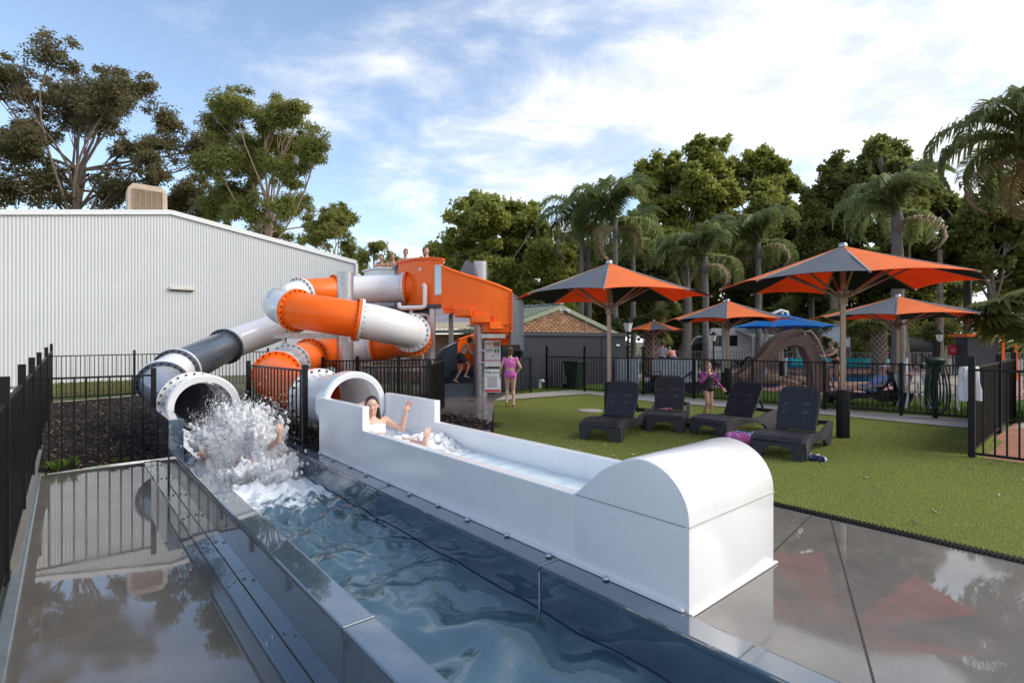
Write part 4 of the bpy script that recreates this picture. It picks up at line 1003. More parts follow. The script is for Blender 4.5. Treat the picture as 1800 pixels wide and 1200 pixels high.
lounger("dark lounger with pink goggles on its seat, second from the left", 2.88, 9.88, (.36, .93), 64)
lounger("dark lounger turned sideways behind the white domed box", 3.50, 9.42, (.80, .60), 56)
lounger("largest nearest dark lounger beside the thick umbrella pole", 3.86, 7.62, (.66, .75), 62)
lounger("dark lounger beyond the fence with a man lying on it", 8.75, 14.3, (1.0, -.06), 50, group=None)
lounger("dark lounger behind the fence with a bag on it, near the girl", 4.55, 17.9, (.9, -.43), 40, group=None)

# cloths and small things
def crumple(name, label, cat, loc, size, mats, seed, n=3):
    t = thing(name, label, cat, loc, random.uniform(0, 3)); r = random.Random(seed)
    for k in range(n):
        bm = bmesh.new(); bmesh.ops.create_icosphere(bm, subdivisions=3, radius=1)
        ox, oy = r.uniform(-.5, .5) * size[0], r.uniform(-.5, .5) * size[1]; ph = [r.uniform(0, 6) for _ in range(6)]
        for v in bm.verts:
            c = v.co; f = 1 + .25 * math.sin(5 * c.x + ph[0]) * math.sin(4 * c.y + ph[1]) + .18 * math.sin(9 * c.y + 7 * c.z + ph[2]) + .1 * math.sin(15 * c.x + ph[3])
            v.co = Vector((c.x * f * size[0] * .55 + ox, c.y * f * size[1] * .55 + oy, max(0, (c.z * f * .8 + .5) * size[2])))
        me = bpy.data.meshes.new("cloth"); bm.to_mesh(me); bm.free(); me.materials.append(mats[k % len(mats)]); smooth_mesh(me); link("cloth_fold", me, t)
    return t
def patterned(name, cols, sc=30):
    m = MT(name); v = m.n("ShaderNodeTexVoronoi", {"Vector": m.coord(), "Scale": sc}).outputs["Color"]; s = m.n("ShaderNodeSeparateColor", {0: v}).outputs[0]
    rp = m.n("ShaderNodeValToRGB", {0: s}); rp.color_ramp.interpolation = 'CONSTANT'; e = rp.color_ramp.elements; e[0].color = (*cols[0], 1); e[1].color = (*cols[-1], 1); e[1].position = .8
    for i, c in enumerate(cols[1:-1]): q = e.new((i + 1) / len(cols)); q.color = (*c, 1)
    m.P(Base_Color=rp.outputs[0], Roughness=.9); return m.m
M['towelblue'] = patterned("patterned_beach_towel", [(.05, .07, .30), (.35, .45, .70), (.65, .65, .75), (.20, .08, .30), (.12, .25, .45)])
M['towelpink'] = patterned("pink_cloth", [(.55, .12, .35), (.65, .3, .5)])
M['shirtnavy'] = patterned("navy_white_cloth", [(.01, .015, .05), (.02, .03, .08), (.70, .72, .78), (.45, .50, .65)], 14)
crumple("beach_towel", "blue and purple patterned towel bunched left of the nearest lounger", "towel", gr(1312, 779, .0) + Vector((0, 0, .0)), (.36, .22, .13), [M['towelblue'], M['towelblue'], M['towelpink']], 4, 4)
crumple("shirt", "crumpled navy and white shirt on the turf right of the nearest lounger", "clothing", gr(1431, 808), (.17, .11, .06), [M['shirtnavy']], 9, 3)
crumple("black_sandals", "small black bundle on the turf beside the second lounger", "clothing", gr(1207, 750), (.11, .10, .07), [M['black']], 12, 3)
gg = thing("goggles", "pink swim goggles lying on the second lounger's seat", "goggles", (3.20, 10.72, .31), R(20))
for s_ in (-1, 1): MB().tube([Vector((s_ * .05 + .04 * math.cos(k * PI / 5), .03 * math.sin(k * PI / 5), .014)) for k in range(10)], .010, 5, closed=True).build("lens_rim", M['towelpink'], gg, smooth=True)
MB().tube([(-.09, 0, .012), (-.16, .06, .01), (-.02, .09, .012), (.12, .06, .01), (.09, 0, .012)], .008, 5).build("strap", M['towelpink'], gg, smooth=True)

# wheelie bin
wb = thing("wheelie_bin", "dark green wheelie bin beside the grey steel wall", "bin", (2.28, 18.75, 0), TH)
b = MB(); vs = []
for z, a, d in ((.06, .22, .20), (.93, .29, .33)): vs += [(-a, -d, z), (a, -d, z), (a, d, z), (-a, d, z)]
b.add(vs, [(3, 2, 1, 0), (4, 5, 6, 7), (0, 1, 5, 4), (1, 2, 6, 5), (2, 3, 7, 6), (3, 0, 4, 7)]); b.build("body", M['bingreen'], wb, bevel=.02)
MB().box((0, -.01, .97), (.62, .72, .07)).build("lid", M['bingreen'], wb, bevel=.02)
for s_ in (-1, 1): MB().cyl((s_ * .24, .26, .1), (s_ * .30, .26, .1), .10, n=16).build("wheel", M['black'], wb)
MB().bar((-.22, .38, .93), (.22, .38, .93), .03).build("handle", M['bingreen'], wb)

# hose reel on the fence post
hr = thing("hose_hanger", "dark green garden hose hanging in long loops on a fence post", "hose", (9.45, 11.68, 0), R(-42))
MB().box((0, .0, .85), (.09, .09, 1.75)).build("post", M['black'], hr, bevel=.006)
MB().lathe([(.02, 1.18), (.16, 1.20), (.19, 1.24), (.19, 1.30), (.13, 1.35), (.02, 1.36)], (0, -.12, 0), 18).build("hanger", M['bingreen'], hr, smooth=40)
MB().tube([(-.05, -.12, 1.30), (-.20, -.16, 1.36), (-.28, -.16, 1.42), (-.20, -.14, 1.45)], .018, 6).build("nozzle", M['black'], hr, smooth=True)
for k in range(6):
    a, ph = .12 + .018 * k, k * .7; zb = .12 + .05 * (k % 4); y = -.13 - .022 * (k % 3); x0 = -.10 + .045 * k
    pts = [Vector((x0 + a * .62 * math.cos(t) * (1 + .35 * math.sin(t) * -1), y + .02 * math.sin(t + ph), (zb + 1.25) / 2 + (1.25 - zb) / 2 * math.sin(t))) for t in [q * 2 * PI / 22 for q in range(22)]]
    MB().tube(pts, .017, 7, closed=True).build("hose_loop", M['bingreen'], hr, smooth=True)
# towel on the post
def towel(name, label, c, w, h, rz, mat):
    t = thing(name, label, "towel", c, rz); n, mz = 14, 10; mb = MB(); vs = []
    for s_ in (0, 1):
        for j in range(mz + 1):
            for i in range(n + 1):
                q = i / n - .5; z = -h * j / mz; vs.append((q * w * (1 + .08 * math.sin(j)) , (.03 if s_ else -.055) - .05 * math.cos(q * 9 + j * .2) * (j / mz) ** .5 + .0, z + (.02 * math.cos(q * 6) if j == mz else 0)))
    g = lambda s_, j, i: s_ * (mz + 1) * (n + 1) + j * (n + 1) + i
    fs = [(g(s_, j, i), g(s_, j, i + 1), g(s_, j + 1, i + 1), g(s_, j + 1, i)) for s_ in (0, 1) for j in range(mz) for i in range(n)]
    fs += [(g(0, 0, i), g(0, 0, i + 1), g(1, 0, i + 1), g(1, 0, i)) for i in range(n)] + [(g(0, j, e), g(0, j + 1, e), g(1, j + 1, e), g(1, j, e)) for e in (0, n) for j in range(mz)]
    mb.add(vs, fs); mb.build("cloth", mat, t, smooth=True); return t
tw = towel("white_towel", "white towel hanging over the nearest right fence post", Vector((6.93, 7.95, 1.32)), .27, .50, R(15), M['cloth_white'])
# ================================================================== brick house and grey annex
def brickwork(name, p0, p1, zlo, ztop, parent, out, bl=.24, bh=.076, gap=.010):
    """courses of real bricks proud of a mortar sheet, joined (each is only a few pixels)"""
    p0, p1 = Vector((*p0, 0)), Vector((*p1, 0)); d = (p1 - p0); Lw = d.length; d.normalize(); V = []; Fq = []
    zt = ztop if callable(ztop) else (lambda s: ztop); n = 0
    zmax = max(zt(i / 40 * Lw) for i in range(41)); k = int((zmax - zlo) / (bh + gap))
    for r in range(k):
        z = zlo + r * (bh + gap); s = -(bl / 2 if r % 2 else 0)
        while s < Lw:
            a, b = max(0, s), min(Lw, s + bl)
            if b - a > .05 and z + bh <= min(zt(a), zt(b)):
                o = out * .012; q = [p0 + d * a, p0 + d * b]
                for t_ in (0, 1):
                    oo = o if t_ == 0 else Vector((0, 0, 0))
                    for (e, zz_) in ((0, z), (1, z), (1, z + bh), (0, z + bh)): c = q[e] + oo; V.append((c.x, c.y, zz_))
                f = n * 8; Fq += [(f, f + 1, f + 2, f + 3), (f, f + 4, f + 5, f + 1), (f + 1, f + 5, f + 6, f + 2), (f + 2, f + 6, f + 7, f + 3), (f + 3, f + 7, f + 4, f)]; n += 1
            s += bl + gap
    o = link(name, np_mesh(name, V, Fq, M['brick']), parent); o["kind"] = 'stuff'
    mb = MB(); pts = [(0, zlo)] + [(Lw, zlo)] + [(Lw * (1 - i / 20), zt(Lw * (1 - i / 20))) for i in range(21)]
    vs = [p0 + d * a + Vector((0, 0, z)) for a, z in pts]; mb.add(vs, [tuple(range(len(vs)))]); mb.build("wall", M['mortar'], parent)
m = MT("warm_brick"); r = m.geo("Random Per Island"); rp = m.n("ShaderNodeValToRGB", {0: r}); e = rp.color_ramp.elements
e[0].color = (.30, .155, .085, 1); e[1].color = (.46, .28, .165, 1); q = e.new(.5); q.color = (.40, .215, .12, 1)
m.P(Base_Color=rp.outputs[0], Roughness=.9); M['brick'] = m.m
M['mortar'] = simple("mortar", (.36, .30, .23), .95)
h = thing("brick_house", "brick house with a low gable and olive edged roof behind the grey wall", "house", (0, 0, 0))
ga, gb = Vector((.15, 19.6, 0)), Vector((4.35, 23.0, 0)); gd = (gb - ga).normalized(); gn = Vector((gd.y, -gd.x, 0)); gL = (gb - ga).length
gz = lambda s: 2.02 + (1.0 - abs(s - gL * .42) / (gL * .58)) * .98 if s > gL * .42 else 2.02 + 0.98 - (gL * .42 - s) * .30
brickwork("bricks", (ga.x, ga.y), (gb.x, gb.y), 0, gz, h, gn)
ap = ga + gd * gL * .42 + Vector((0, 0, 3.08)); la = ga - gd * .5 + Vector((0, 0, gz(0) - .08)); rb = gb + gd * .45 + Vector((0, 0, 1.98))
bk = -gn * 9
for a, b_ in ((la, ap), (ap, rb)):
    MB().bar(a + gn * .06, b_ + gn * .06, .10, .17).build("barge_board", M['olive'], h)
    n = 22; mb = MB(); vs = []
    for i in range(n * 2 + 1):
        t = i / (n * 2); hh = .10 + (.02 if i % 2 else 0); vs += [a.lerp(b_, t) + Vector((0, 0, hh)) + gn * .12, a.lerp(b_, t) + Vector((0, 0, hh)) + bk]
    mb.add(vs, [(2 * i, 2 * i + 2, 2 * i + 3, 2 * i + 1) for i in range(n * 2)]); mb.build("roof_sheet", M['olive'], h)
MB().bar(ap + Vector((0, 0, .13)) + gn * .12, ap + bk + Vector((0, 0, .13)), .25, .05).build("ridge_cap", M['roofgrey'], h)
MB().bar(ga + gd * gL * .70 + gn * .03, ga + gd * gL * .70 + gn * .03 + Vector((0, 0, 2.55)), .05).build("conduit", M['galvpaint'], h)
# floodlights on the gable
for s_ in (-1, 1):
    c = ap + gn * .22 + gd * .16 * s_ - Vector((0, 0, .12)); q = MB(); q.cyl(c, c + gn * .12 + gd * .06 * s_ - Vector((0, 0, .08)), .045, .07, 12); q.build("floodlight", M['pvc'], h)
# long wing with tan roof, seen behind the stair
wa, wb_ = Vector((-6.0, 23.4, 0)), Vector((-.3, 20.6, 0)); wd_ = (wb_ - wa).normalized(); wn_ = Vector((wd_.y, -wd_.x, 0)); wL = (wb_ - wa).length
brickwork("bricks", (wa.x, wa.y), (wb_.x, wb_.y), 0, 2.0, h, wn_)
e0, e1 = wa + wn_ * .55 - wd_ * .4 + Vector((0, 0, 2.10)), wb_ + wn_ * .55 + Vector((0, 0, 2.10))
MB().bar(e0, e1, .12, .14).build("gutter", M['olive'], h)
mb = MB(); n = 60; vs = []
for i in range(n + 1):
    t = i / n; hh = .03 if i % 2 else 0; a = e0.lerp(e1, t); vs += [a + Vector((0, 0, .08 + hh)), a - wn_ * 1.0 + Vector((0, 0, .40 + hh))]
mb.add(vs, [(2 * i, 2 * i + 2, 2 * i + 3, 2 * i + 1) for i in range(n)]); mb.build("roof_sheet", M['tanfascia'], h)
mb = MB(); vs = []
for i in range(n + 1):
    t = i / n; hh = .03 if i % 2 else 0; a = e0.lerp(e1, t); vs += [a - wn_ * 1.01 + Vector((0, 0, .40 + hh)), a - wn_ * 4 + Vector((0, 0, 1.25 + hh))]
mb.add(vs, [(2 * i, 2 * i + 2, 2 * i + 3, 2 * i + 1) for i in range(n)]); mb.build("roof_sheet", M['roofgrey'], h)
MB().box((-3.3, 21.9, 1.25), (1.3, .06, .10), math.atan2(wd_.y, wd_.x)).build("window_sill", M['tanfascia'], h)
mb = MB(); mb.box((-3.2, 22.02, .75), (1.2, .04, .9), math.atan2(wd_.y, wd_.x)); mb.build("window", M['glaze'], h)

an = thing("steel_wall", "long charcoal corrugated steel wall in front of the brick gable", "wall", (0, 0, 0))
c0, c1 = Vector((-1.1, 17.5, 0)), Vector((4.75, 21.9, 0)); cd = (c1 - c0).normalized(); cn = Vector((cd.y, -cd.x, 0))
corrugated("cladding", c0, c1, -.05, 1.96, .085, .018, 0, M['charcoal'], an, cn)
MB().bar(c0 + Vector((0, 0, 1.98)) + cn * .02, c1 + Vector((0, 0, 1.98)) + cn * .02, .12, .14).build("top_rail", M['charcoal'], an)
c2 = c1 - cn * 3
corrugated("cladding", c1, c2, -.05, 1.9, .085, .018, 0, M['charcoal'], an, cd)
pl = c0.lerp(c1, .93) + cn * .045 + Vector((0, 0, 1.55)); MB().box(pl, (.20, .01, .07), math.atan2(cd.y, cd.x)).build("number_plate", M['offwhite'], an)
pn = c0.lerp(c1, .80) + cn * .04; MB().box(pn + Vector((0, 0, .95)), (.02, .02, 1.9)).build("panel_joint", M['black'], an)
pv = thing("vent_pipe", "short white pvc elbow pipe standing at the foot of the grey wall", "pipe", gr(949, 682))
MB().tube([(0, 0, 0), (0, 0, .18), (.02, -.01, .26), (.09, -.04, .28), (.13, -.06, .22)], .062, 12).build("elbow", M['pvc'], pv, smooth=40)
for (label, pxa, pxb, py) in (("pale corrugated steel panel standing left of the middle pool fence post", 1087, 1123, 673), ("pale corrugated steel panel standing behind the girl's lounger", 1150, 1226, 675)):
    p, q = gr(pxa, py), gr(pxb, py + 1.5); t = thing("steel_screen", label, "screen", p)
    corrugated("sheet", (0, 0, 0), q - p, 0, 1.0, .12, .02, 0, simple("pale_steel_sheet", (.40, .43, .47), .45), t, Vector((0, -1, 0)))
    MB().bar((0, 0, 1.01), (q - p) + Vector((0, 0, 1.01)), .05, .03).build("cap", M['galvpaint'], t)
    MB().bar((0, .3, .5), (q - p) + Vector((0, .3, .5)), .5, .9).build("cabinet", M['galvpaint'], t)

# ================================================================== pool area
def ellipse(c, a, b, n=40, w=None): return [(c[0] + a * math.cos(2 * PI * i / n) * (1 + (.10 * math.sin(3 * 2 * PI * i / n + 1) if w else 0)), c[1] + b * math.sin(2 * PI * i / n)) for i in range(n)]
PC, PA_, PB_ = (13.6, 25.0), 6.2, 3.6
pm = thing("pool_coping", "sandstone pool edging with dark rocks round the blue pool", "pool edge", (0, 0, 0))
o_, i_ = ellipse(PC, PA_ + .38, PB_ + .38, 48, 1), ellipse(PC, PA_, PB_, 48, 1)
for k in range(48):
    j = (k + 1) % 48; mb = MB(); a, b_, c, d = o_[k], o_[j], i_[j], i_[k]; g = .02
    vs = [Vector((*a, -.01)), Vector((*b_, -.01)), Vector((*c, -.01)), Vector((*d, -.01))]; ce = sum(vs, Vector()) / 4; vs = [ce + (p - ce) * .97 for p in vs]; vs += [p + Vector((0, 0, .055)) for p in vs]
    mb.add(vs, [(3, 2, 1, 0), (4, 5, 6, 7), (0, 1, 5, 4), (1, 2, 6, 5), (2, 3, 7, 6), (3, 0, 4, 7)]); mb.build("stone", M['sandstone'], pm)
poly("pool_floor", ellipse(PC, PA_ + .05, PB_ + .05, 48, 1), simple("blue_pool_tile", (.012, .05, .20), .3), -.0045)
mw = watermat("pool_water", (.35, .6, .9), .02, 1.33, (3.0, .35)); poly("pool_water", ellipse(PC, PA_ + .04, PB_ + .04, 48, 1), mw, .022)
sp_ = thing("splash_pad", "shallow dark blue kerbed pad left of the brown slide", "pool edge", (0, 0, 0))
poly("pad", [(7.5, 20.4), (9.6, 19.2), (10.4, 20.2), (8.6, 21.8)], simple("navy_pad", (.012, .03, .10), .3), .006, None, sp_)
poly("paddling_pool", [(3.6, 25.5), (8.0, 24.4), (8.4, 26.6), (3.8, 27.5)], simple("navy_pool", (.01, .03, .10), .15), .002)
poly("pool_paving", [(3.4, 23.8), (6.4, 22.6), (8.4, 24.2), (8.6, 27.0), (3.6, 28)], M['pinkpave'], -.004)
M['rock'] = simple("brown_rock", (.16, .10, .065), .85, var=.4, vs=4, bump=.6, bs=12)
ROCKLAB = ["broad brown rock under the brown slide's arch", "brown rock in front of the pool below the arch, in the middle", "second large brown rock right of the arch's middle", "brown rock lying at the back of the rock row", "small rightmost brown rock beside the slide steps", "brown rock nearest to the slide's lower chute", "brown rock on the dark kerbed pad left of the slide", "smallest brown rock at the left of the kerbed pad"]
for k, (px, py, s_) in enumerate(((1352, 672, .55), (1376, 673, .42), (1395, 670, .5), (1366, 664, .45), (1412, 672, .35), (1338, 668, .4), (1300, 668, .40), (1282, 668, .3))):
    bm = bmesh.new(); bmesh.ops.create_icosphere(bm, subdivisions=2, radius=s_); rr = random.Random(k)
    for v in bm.verts: v.co *= rr.uniform(.8, 1.2); v.co.z *= .45; v.co.x *= 1.4
    me = bpy.data.meshes.new("rock"); bm.to_mesh(me); bm.free(); me.materials.append(M['rock'])
    p = gr(px, py + 3); ro = link("rock", me, None, (p.x, p.y, s_ * .16)); tag(ro, ROCKLAB[k], "rock", "rocks beside the pool slide")
# turquoise cover roller
cr = thing("cover_roller", "turquoise pool cover rolled up on a long roller behind the pool", "pool cover", (15.3, 28.6, 0), R(-3))
b = MB(); prof = []; n = 26
for i in range(n + 1): x = -.2 + i * 6.0 / n; prof.append((x, .27 + .022 * math.sin(i * 2.4) + .012 * math.sin(i * 5.1)))
b.tube([(x, 0, .52) for x, r_ in prof], [r_ for x, r_ in prof], 20); b.build("rolled_cover", M['teal'], cr, smooth=True)
for x in (-.35, 5.95): MB().box((x, 0, .35), (.10, .30, .9)).build("stand", M['pvc'], cr, bevel=.01)
# boardwalk behind the hose
bw = thing("boardwalk", "weathered timber deck platform behind the hose and white chairs", "deck", gr(1590, 703), 0)
P0, P1, P2, P3 = gr(1596, 704), gr(1720, 704), gr(1742, 664), gr(1606, 660); bw.location = P0
nb = 16; M['deck'] = simple("weathered_deck", (.30, .26, .22), .8, var=.2, vs=3)
for i in range(nb):
    t0, t1 = i / nb, (i + .90) / nb; a, b_, c, d = P0.lerp(P3, t0), P1.lerp(P2, t0), P1.lerp(P2, t1), P0.lerp(P3, t1); vs = [Vector((p.x - P0.x, p.y - P0.y, z)) for z in (.10, .16) for p in (a, b_, c, d)]
    mb = MB(); mb.add(vs, [(3, 2, 1, 0), (4, 5, 6, 7), (0, 1, 5, 4), (1, 2, 6, 5), (2, 3, 7, 6), (3, 0, 4, 7)]); mb.build("plank", M['deck'], bw)
MB().bar(Vector((0, -.06, .07)), P1 - P0 + Vector((0, -.06, .07)), .05, .16).build("fascia", M['deck'], bw)
# white plastic chairs
def chair(label, x, y, rz):
    t = thing("plastic_chair", label, "chair", (x, y, 0), rz, "white plastic chairs behind the fence")
    MB().box((0, 0, .40), (.46, .46, .03)).build("seat", M['offwhite'], t, bevel=.01)
    b = MB(); b.org = Vector((0, .22, .42)); b.prism([(-.22, 0), (.22, 0), (.25, .36), (.16, .46), (-.16, .46), (-.25, .36)], Vector((1, 0, 0)), Vector((0, .28, .96)), Vector((0, .96, -.28)), .025); b.build("backrest", M['offwhite'], t)
    for sx in (-1, 1):
        for sy in (-1, 1): MB().bar((sx * .19, sy * .19, .40), (sx * .25, sy * .27, 0), .05, .03).build("leg", M['offwhite'], t)
        MB().bar((sx * .25, -.2, .62), (sx * .25, .26, .66), .05, .03).build("armrest", M['offwhite'], t); MB().bar((sx * .25, -.2, .62), (sx * .23, -.2, .40), .04, .03).build("arm_post", M['offwhite'], t)
chair("left one of two white plastic chairs, beside the black pole cover", gr(1606, 716).x, gr(1606, 716).y, R(75))
chair("right one of two white plastic chairs, behind the green hose", gr(1655, 719).x, gr(1655, 719).y, R(70))

# brown moulded pool slide
ps = thing("pool_slide", "brown moulded pool slide with a curved chute and a stepped back", "pool slide", (9.6, 18.0, 0), R(-8))
X_, Z_, Yv = Vector((1, 0, 0)), Vector((0, 0, 1)), Vector((0, 1, 0))
ch = spline([(-1.75, -.2, .42), (-1.45, -.1, .62), (-1.0, 0, 1.02), (-.55, .05, 1.55), (-.1, .05, 1.86), (.28, .05, 1.93)], 6)[0]
b = MB(); vs = []; hw = .30
for i, p in enumerate(ch):
    d = (ch[min(i + 1, len(ch) - 1)] - ch[max(i - 1, 0)]).normalized(); nrm = Vector((-d.z, 0, d.x)); 
    for (yy, hh) in ((-hw - .05, .0), (-hw - .05, .20), (-hw, .20), (-hw, .04), (0, 0.0), (hw, .04), (hw, .20), (hw + .05, .20), (hw + .05, .0), (hw, -.06), (-hw, -.06)): vs.append(p + Yv * yy + nrm * hh)
k = 11; b.add(vs, [(i * k + j, i * k + (j + 1) % k, (i + 1) * k + (j + 1) % k, (i + 1) * k + j) for i in range(len(ch) - 1) for j in range(k)] + [tuple(range(k)), tuple((len(ch) - 1) * k + j for j in reversed(range(k)))]); b.build("chute", M['brown'], ps, smooth=40)
arch = [(-1.72, 0), (-1.15, 0), (-1.05, .55)] + [(-.80, .92), (-.62, 1.16), (-.42, 1.38), (-.2, 1.52), (.05, 1.58), (.30, 1.50), (.48, 1.1), (.58, .6), (.64, 0), (1.20, 0), (.98, .75), (.74, 1.45), (.52, 1.90), (.30, 1.93)] + [(p.x, p.z) for p in reversed(ch)]
b = MB(); b.org = Vector((0, -.27, 0)); b.prism(arch, X_, Z_, Yv, .62); b.build("moulded_body", M['brown'], ps, bevel=.02)
for s_ in (-1, 1):
    q = MB(); q.tube([Vector((.22, s_ * .33, 2.02)), Vector((.5, s_ * .33, 2.05)), Vector((.72, s_ * .33, 1.75)), Vector((1.0, s_ * .33, 1.0)), Vector((1.22, s_ * .33, .2))], .035, 8); q.build("handrail", simple("pale_brown_plastic", (.30, .22, .18), .5), ps, smooth=True)
for i in range(6): t = i / 5; MB().box((1.16 - .50 * t, .0, .18 + 1.45 * t), (.22, .58, .06)).build("tread", M['brown'], ps, bevel=.01)
# white arching water spout
wsp = thing("water_spout", "white arched pipe rising above the blue umbrella", "water spout", at(1346, 0, 24) * Vector((1, 1, 0)))
MB().tube([(0, 0, 0), (0, 0, 2.55), (.25, 0, 2.95), (.7, 0, 3.12), (.98, 0, 3.05), (1.06, 0, 2.6)], .07, 12).build("arched_pipe", M['pvc'], wsp, smooth=True)
# steel light column beside the middle umbrella
lpx = thing("steel_post", "thick grey steel post just left of the middle umbrella's pole", "post", at(1273, 0, 18.5) * Vector((1, 1, 0)))
MB().cyl((0, 0, 0), (0, 0, 2.45), .085, n=16).build("shaft", M['galvpaint'], lpx, smooth=40); MB().bar((0, 0, 2.3), (.25, 0, 2.55), .07).build("arm", M['galvpaint'], lpx); MB().lathe([(.1, 0), (.1, .6), (.085, .62)], n=14).build("sleeve", M['black'], lpx, smooth=40)

# ================================================================== lamp posts
def lantern(label, px, pyl, Y, s=1.0):
    p = at(px, pyl, Y); t = thing("lamp_post", label, "lamp post", (p.x, p.y, 0), 0, "park lanterns"); z = p.z
    MB().cyl((0, 0, 0), (0, 0, z - .18 * s), .04 * s, n=10).build("post", M['black'], t, smooth=40)
    b = MB(); b.lathe([(.11 * s, z - .18 * s), (.19 * s, z + .18 * s)], n=4); b.build("glass", simple("frosted_lantern", (.62, .60, .55), .5), t)
    b = MB(); b.lathe([(.22 * s, z + .18 * s), (.22 * s, z + .22 * s), (.06 * s, z + .32 * s), (.01, z + .40 * s)], n=4); b.build("cap", M['black'], t)
    MB().lathe([(.12 * s, z - .21 * s), (.12 * s, z - .18 * s)], n=4).build("collar", M['black'], t)
lantern("black lantern with a pale glass beside the grey wall corner", 1104, 575, 21.0, 1.0)
lantern("far black lantern in front of the parked trailer", 1254, 594, 31.0, 1.0)
lantern("black lantern in the shade at right behind the hose post", 1651, 594, 26.0, 1.0)

# ================================================================== vehicles and camp
def wheel(parent, x, y, z, r, w):
    o = MB().cyl((x, y - w / 2, z), (x, y + w / 2, z), r, n=20).build("wheel", M['black'], parent); MB().cyl((x, y - w / 2 - .01, z), (x, y + w / 2 + .01, z), r * .55, n=14).build("rim", M['galv'], o)
M['carglass'] = simple("dark_car_glass", (.02, .025, .03), .06)
def car(label, cat, x, y, rz, Lc, hgt, col, wagon=True, name="parked_car"):
    t = thing(name, label, cat, (x, y, 0), rz); hl = Lc / 2; bm_ = simple("paint_" + name, col, .25, .1, coat=.6)
    lower = [(-hl, .35), (-hl + .05, .75), (-hl + .25, .98), (hl - 1.2, 1.02), (hl - .15, .88), (hl, .6), (hl - .05, .32)]
    up = [(-hl + .2, .98), (-hl + .35, hgt - .05), (-hl + .6, hgt), (hl - 2.1, hgt), (hl - 1.25, 1.0)]
    b = MB(); b.org = Vector((0, -.88, 0)); b.prism(lower, X_, Z_, Yv, 1.76); b.build("body", bm_, t, bevel=.05)
    b = MB(); b.org = Vector((0, -.76, 0)); b.prism(up, X_, Z_, Yv, 1.52); b.build("cabin", bm_, t, bevel=.05)
    win = [(-hl + .42, 1.06), (-hl + .5, hgt - .12), (hl - 2.15, hgt - .12), (hl - 1.5, 1.06)]
    for s_ in (-1, 1): b = MB(); b.org = Vector((0, s_ * .765 - .005, 0)); b.prism(win, X_, Z_, Yv, .012); b.build("side_window", M['carglass'], t)
    for x_ in (-hl + .85, hl - .9):
        for s_ in (-1, 1): wheel(t, x_, s_ * .80, .34, .34, .22)
    for s_ in (-1, 1): MB().box((-hl + .02, s_ * .7, .8), (.05, .22, .16)).build("tail_light", M['red'], t); MB().box((hl - .08, s_ * .62, .72), (.06, .3, .14)).build("headlight", M['offwhite'], t)
    return t
car("black off-road car parked behind the short textured palm trunk", "car", at(1600, 0, 33).x - .8, 33.5, R(170), 4.6, 1.95, (.012, .012, .014))
car("dark parked car by the left end of the far grey fence", "car", at(1212, 0, 38).x, 38.0, R(160), 4.3, 1.5, (.05, .055, .06))
cm = thing("camper_trailer", "dark camper trailer with a white arched front among the palm trunks", "camper", at(1250, 0, 37) * Vector((1, 1, 0)), R(-6))
MB().box((0, 0, 1.15), (3.2, 1.8, .8)).build("body", M['black'], cm, bevel=.06); MB().box((.1, 0, 1.75), (2.4, 1.7, .5)).build("folded_top", M['charcoal'], cm, bevel=.08)
b = MB(); b.tube([Vector((-1.0 + .55 * math.cos(PI - k * PI / 10), -.93, 1.45 + .6 * math.sin(k * PI / 10))) for k in range(11)], .06, 6); b.build("hoop", M['offwhite'], cm, smooth=True)
for s_ in (-1, 1): wheel(cm, .2, s_ * .88, .38, .38, .24)
MB().bar((-1.6, 0, .6), (-2.8, 0, .5), .08).build("drawbar", M['galv'], cm)
cvn = thing("caravan", "white caravan with a striped canvas annex behind the middle umbrella", "caravan", at(1300, 0, 36) * Vector((1, 1, 0)), R(-8))
b = MB(); b.org = Vector((0, -1.1, 0)); b.prism([(-2.3, .45), (2.3, .45), (2.45, 1.2), (2.2, 2.55), (-2.1, 2.6), (-2.45, 1.5)], X_, Z_, Yv, 2.2); b.build("body", M['offwhite'], cvn, bevel=.06)
MB().box((-1.2, -1.12, 1.75), (1.5, .03, .7)).build("window", M['carglass'], cvn); MB().box((-1.2, -1.135, 1.75), (.05, .03, .7)).build("mullion", M['offwhite'], cvn)
M['stripe'] = patterned("grey_striped_canvas", [(.10, .13, .12), (.45, .47, .44)], 6)
mst = MT("striped_canvas"); w_ = mst.n("ShaderNodeTexWave", {"Vector": mst.coord(), "Scale": 3.2}, bands_direction='X').outputs[0]; mst.P(Base_Color=mst.mix(mst.rng(w_, .45, .55), (.07, .09, .085), (.42, .44, .42)), Roughness=.85); M['stripe'] = mst.m
mb = MB(); mb.add([Vector(p) for p in ((-.6, -1.1, 2.5), (2.6, -1.1, 2.5), (3.0, -3.6, 2.0), (-.3, -3.6, 2.0), (-.6, -1.1, 2.54), (2.6, -1.1, 2.54), (3.0, -3.6, 2.04), (-.3, -3.6, 2.04))], [(3, 2, 1, 0), (4, 5, 6, 7), (0, 1, 5, 4), (1, 2, 6, 5), (2, 3, 7, 6), (3, 0, 4, 7)]); mb.build("awning_roof", simple("pale_canvas", (.52, .54, .52), .85), cvn)
for (x0, x1) in ((-.3, .45), (2.3, 3.0)): MB().box(((x0 + x1) / 2, -3.6, 1.0), (x1 - x0, .03, 2.0)).build("annex_wall", M['stripe'], cvn)
MB().box((1.35, -3.58, 1.75), (1.9, .03, .5)).build("annex_wall", M['stripe'], cvn)
for s_ in (-1, 1): wheel(cvn, .3, s_ * 1.0, .36, .36, .22)
wt = thing("tent_annex", "pale blue white canvas annex just right of the brown slide", "tent", at(1450, 0, 34) * Vector((1, 1, 0)))
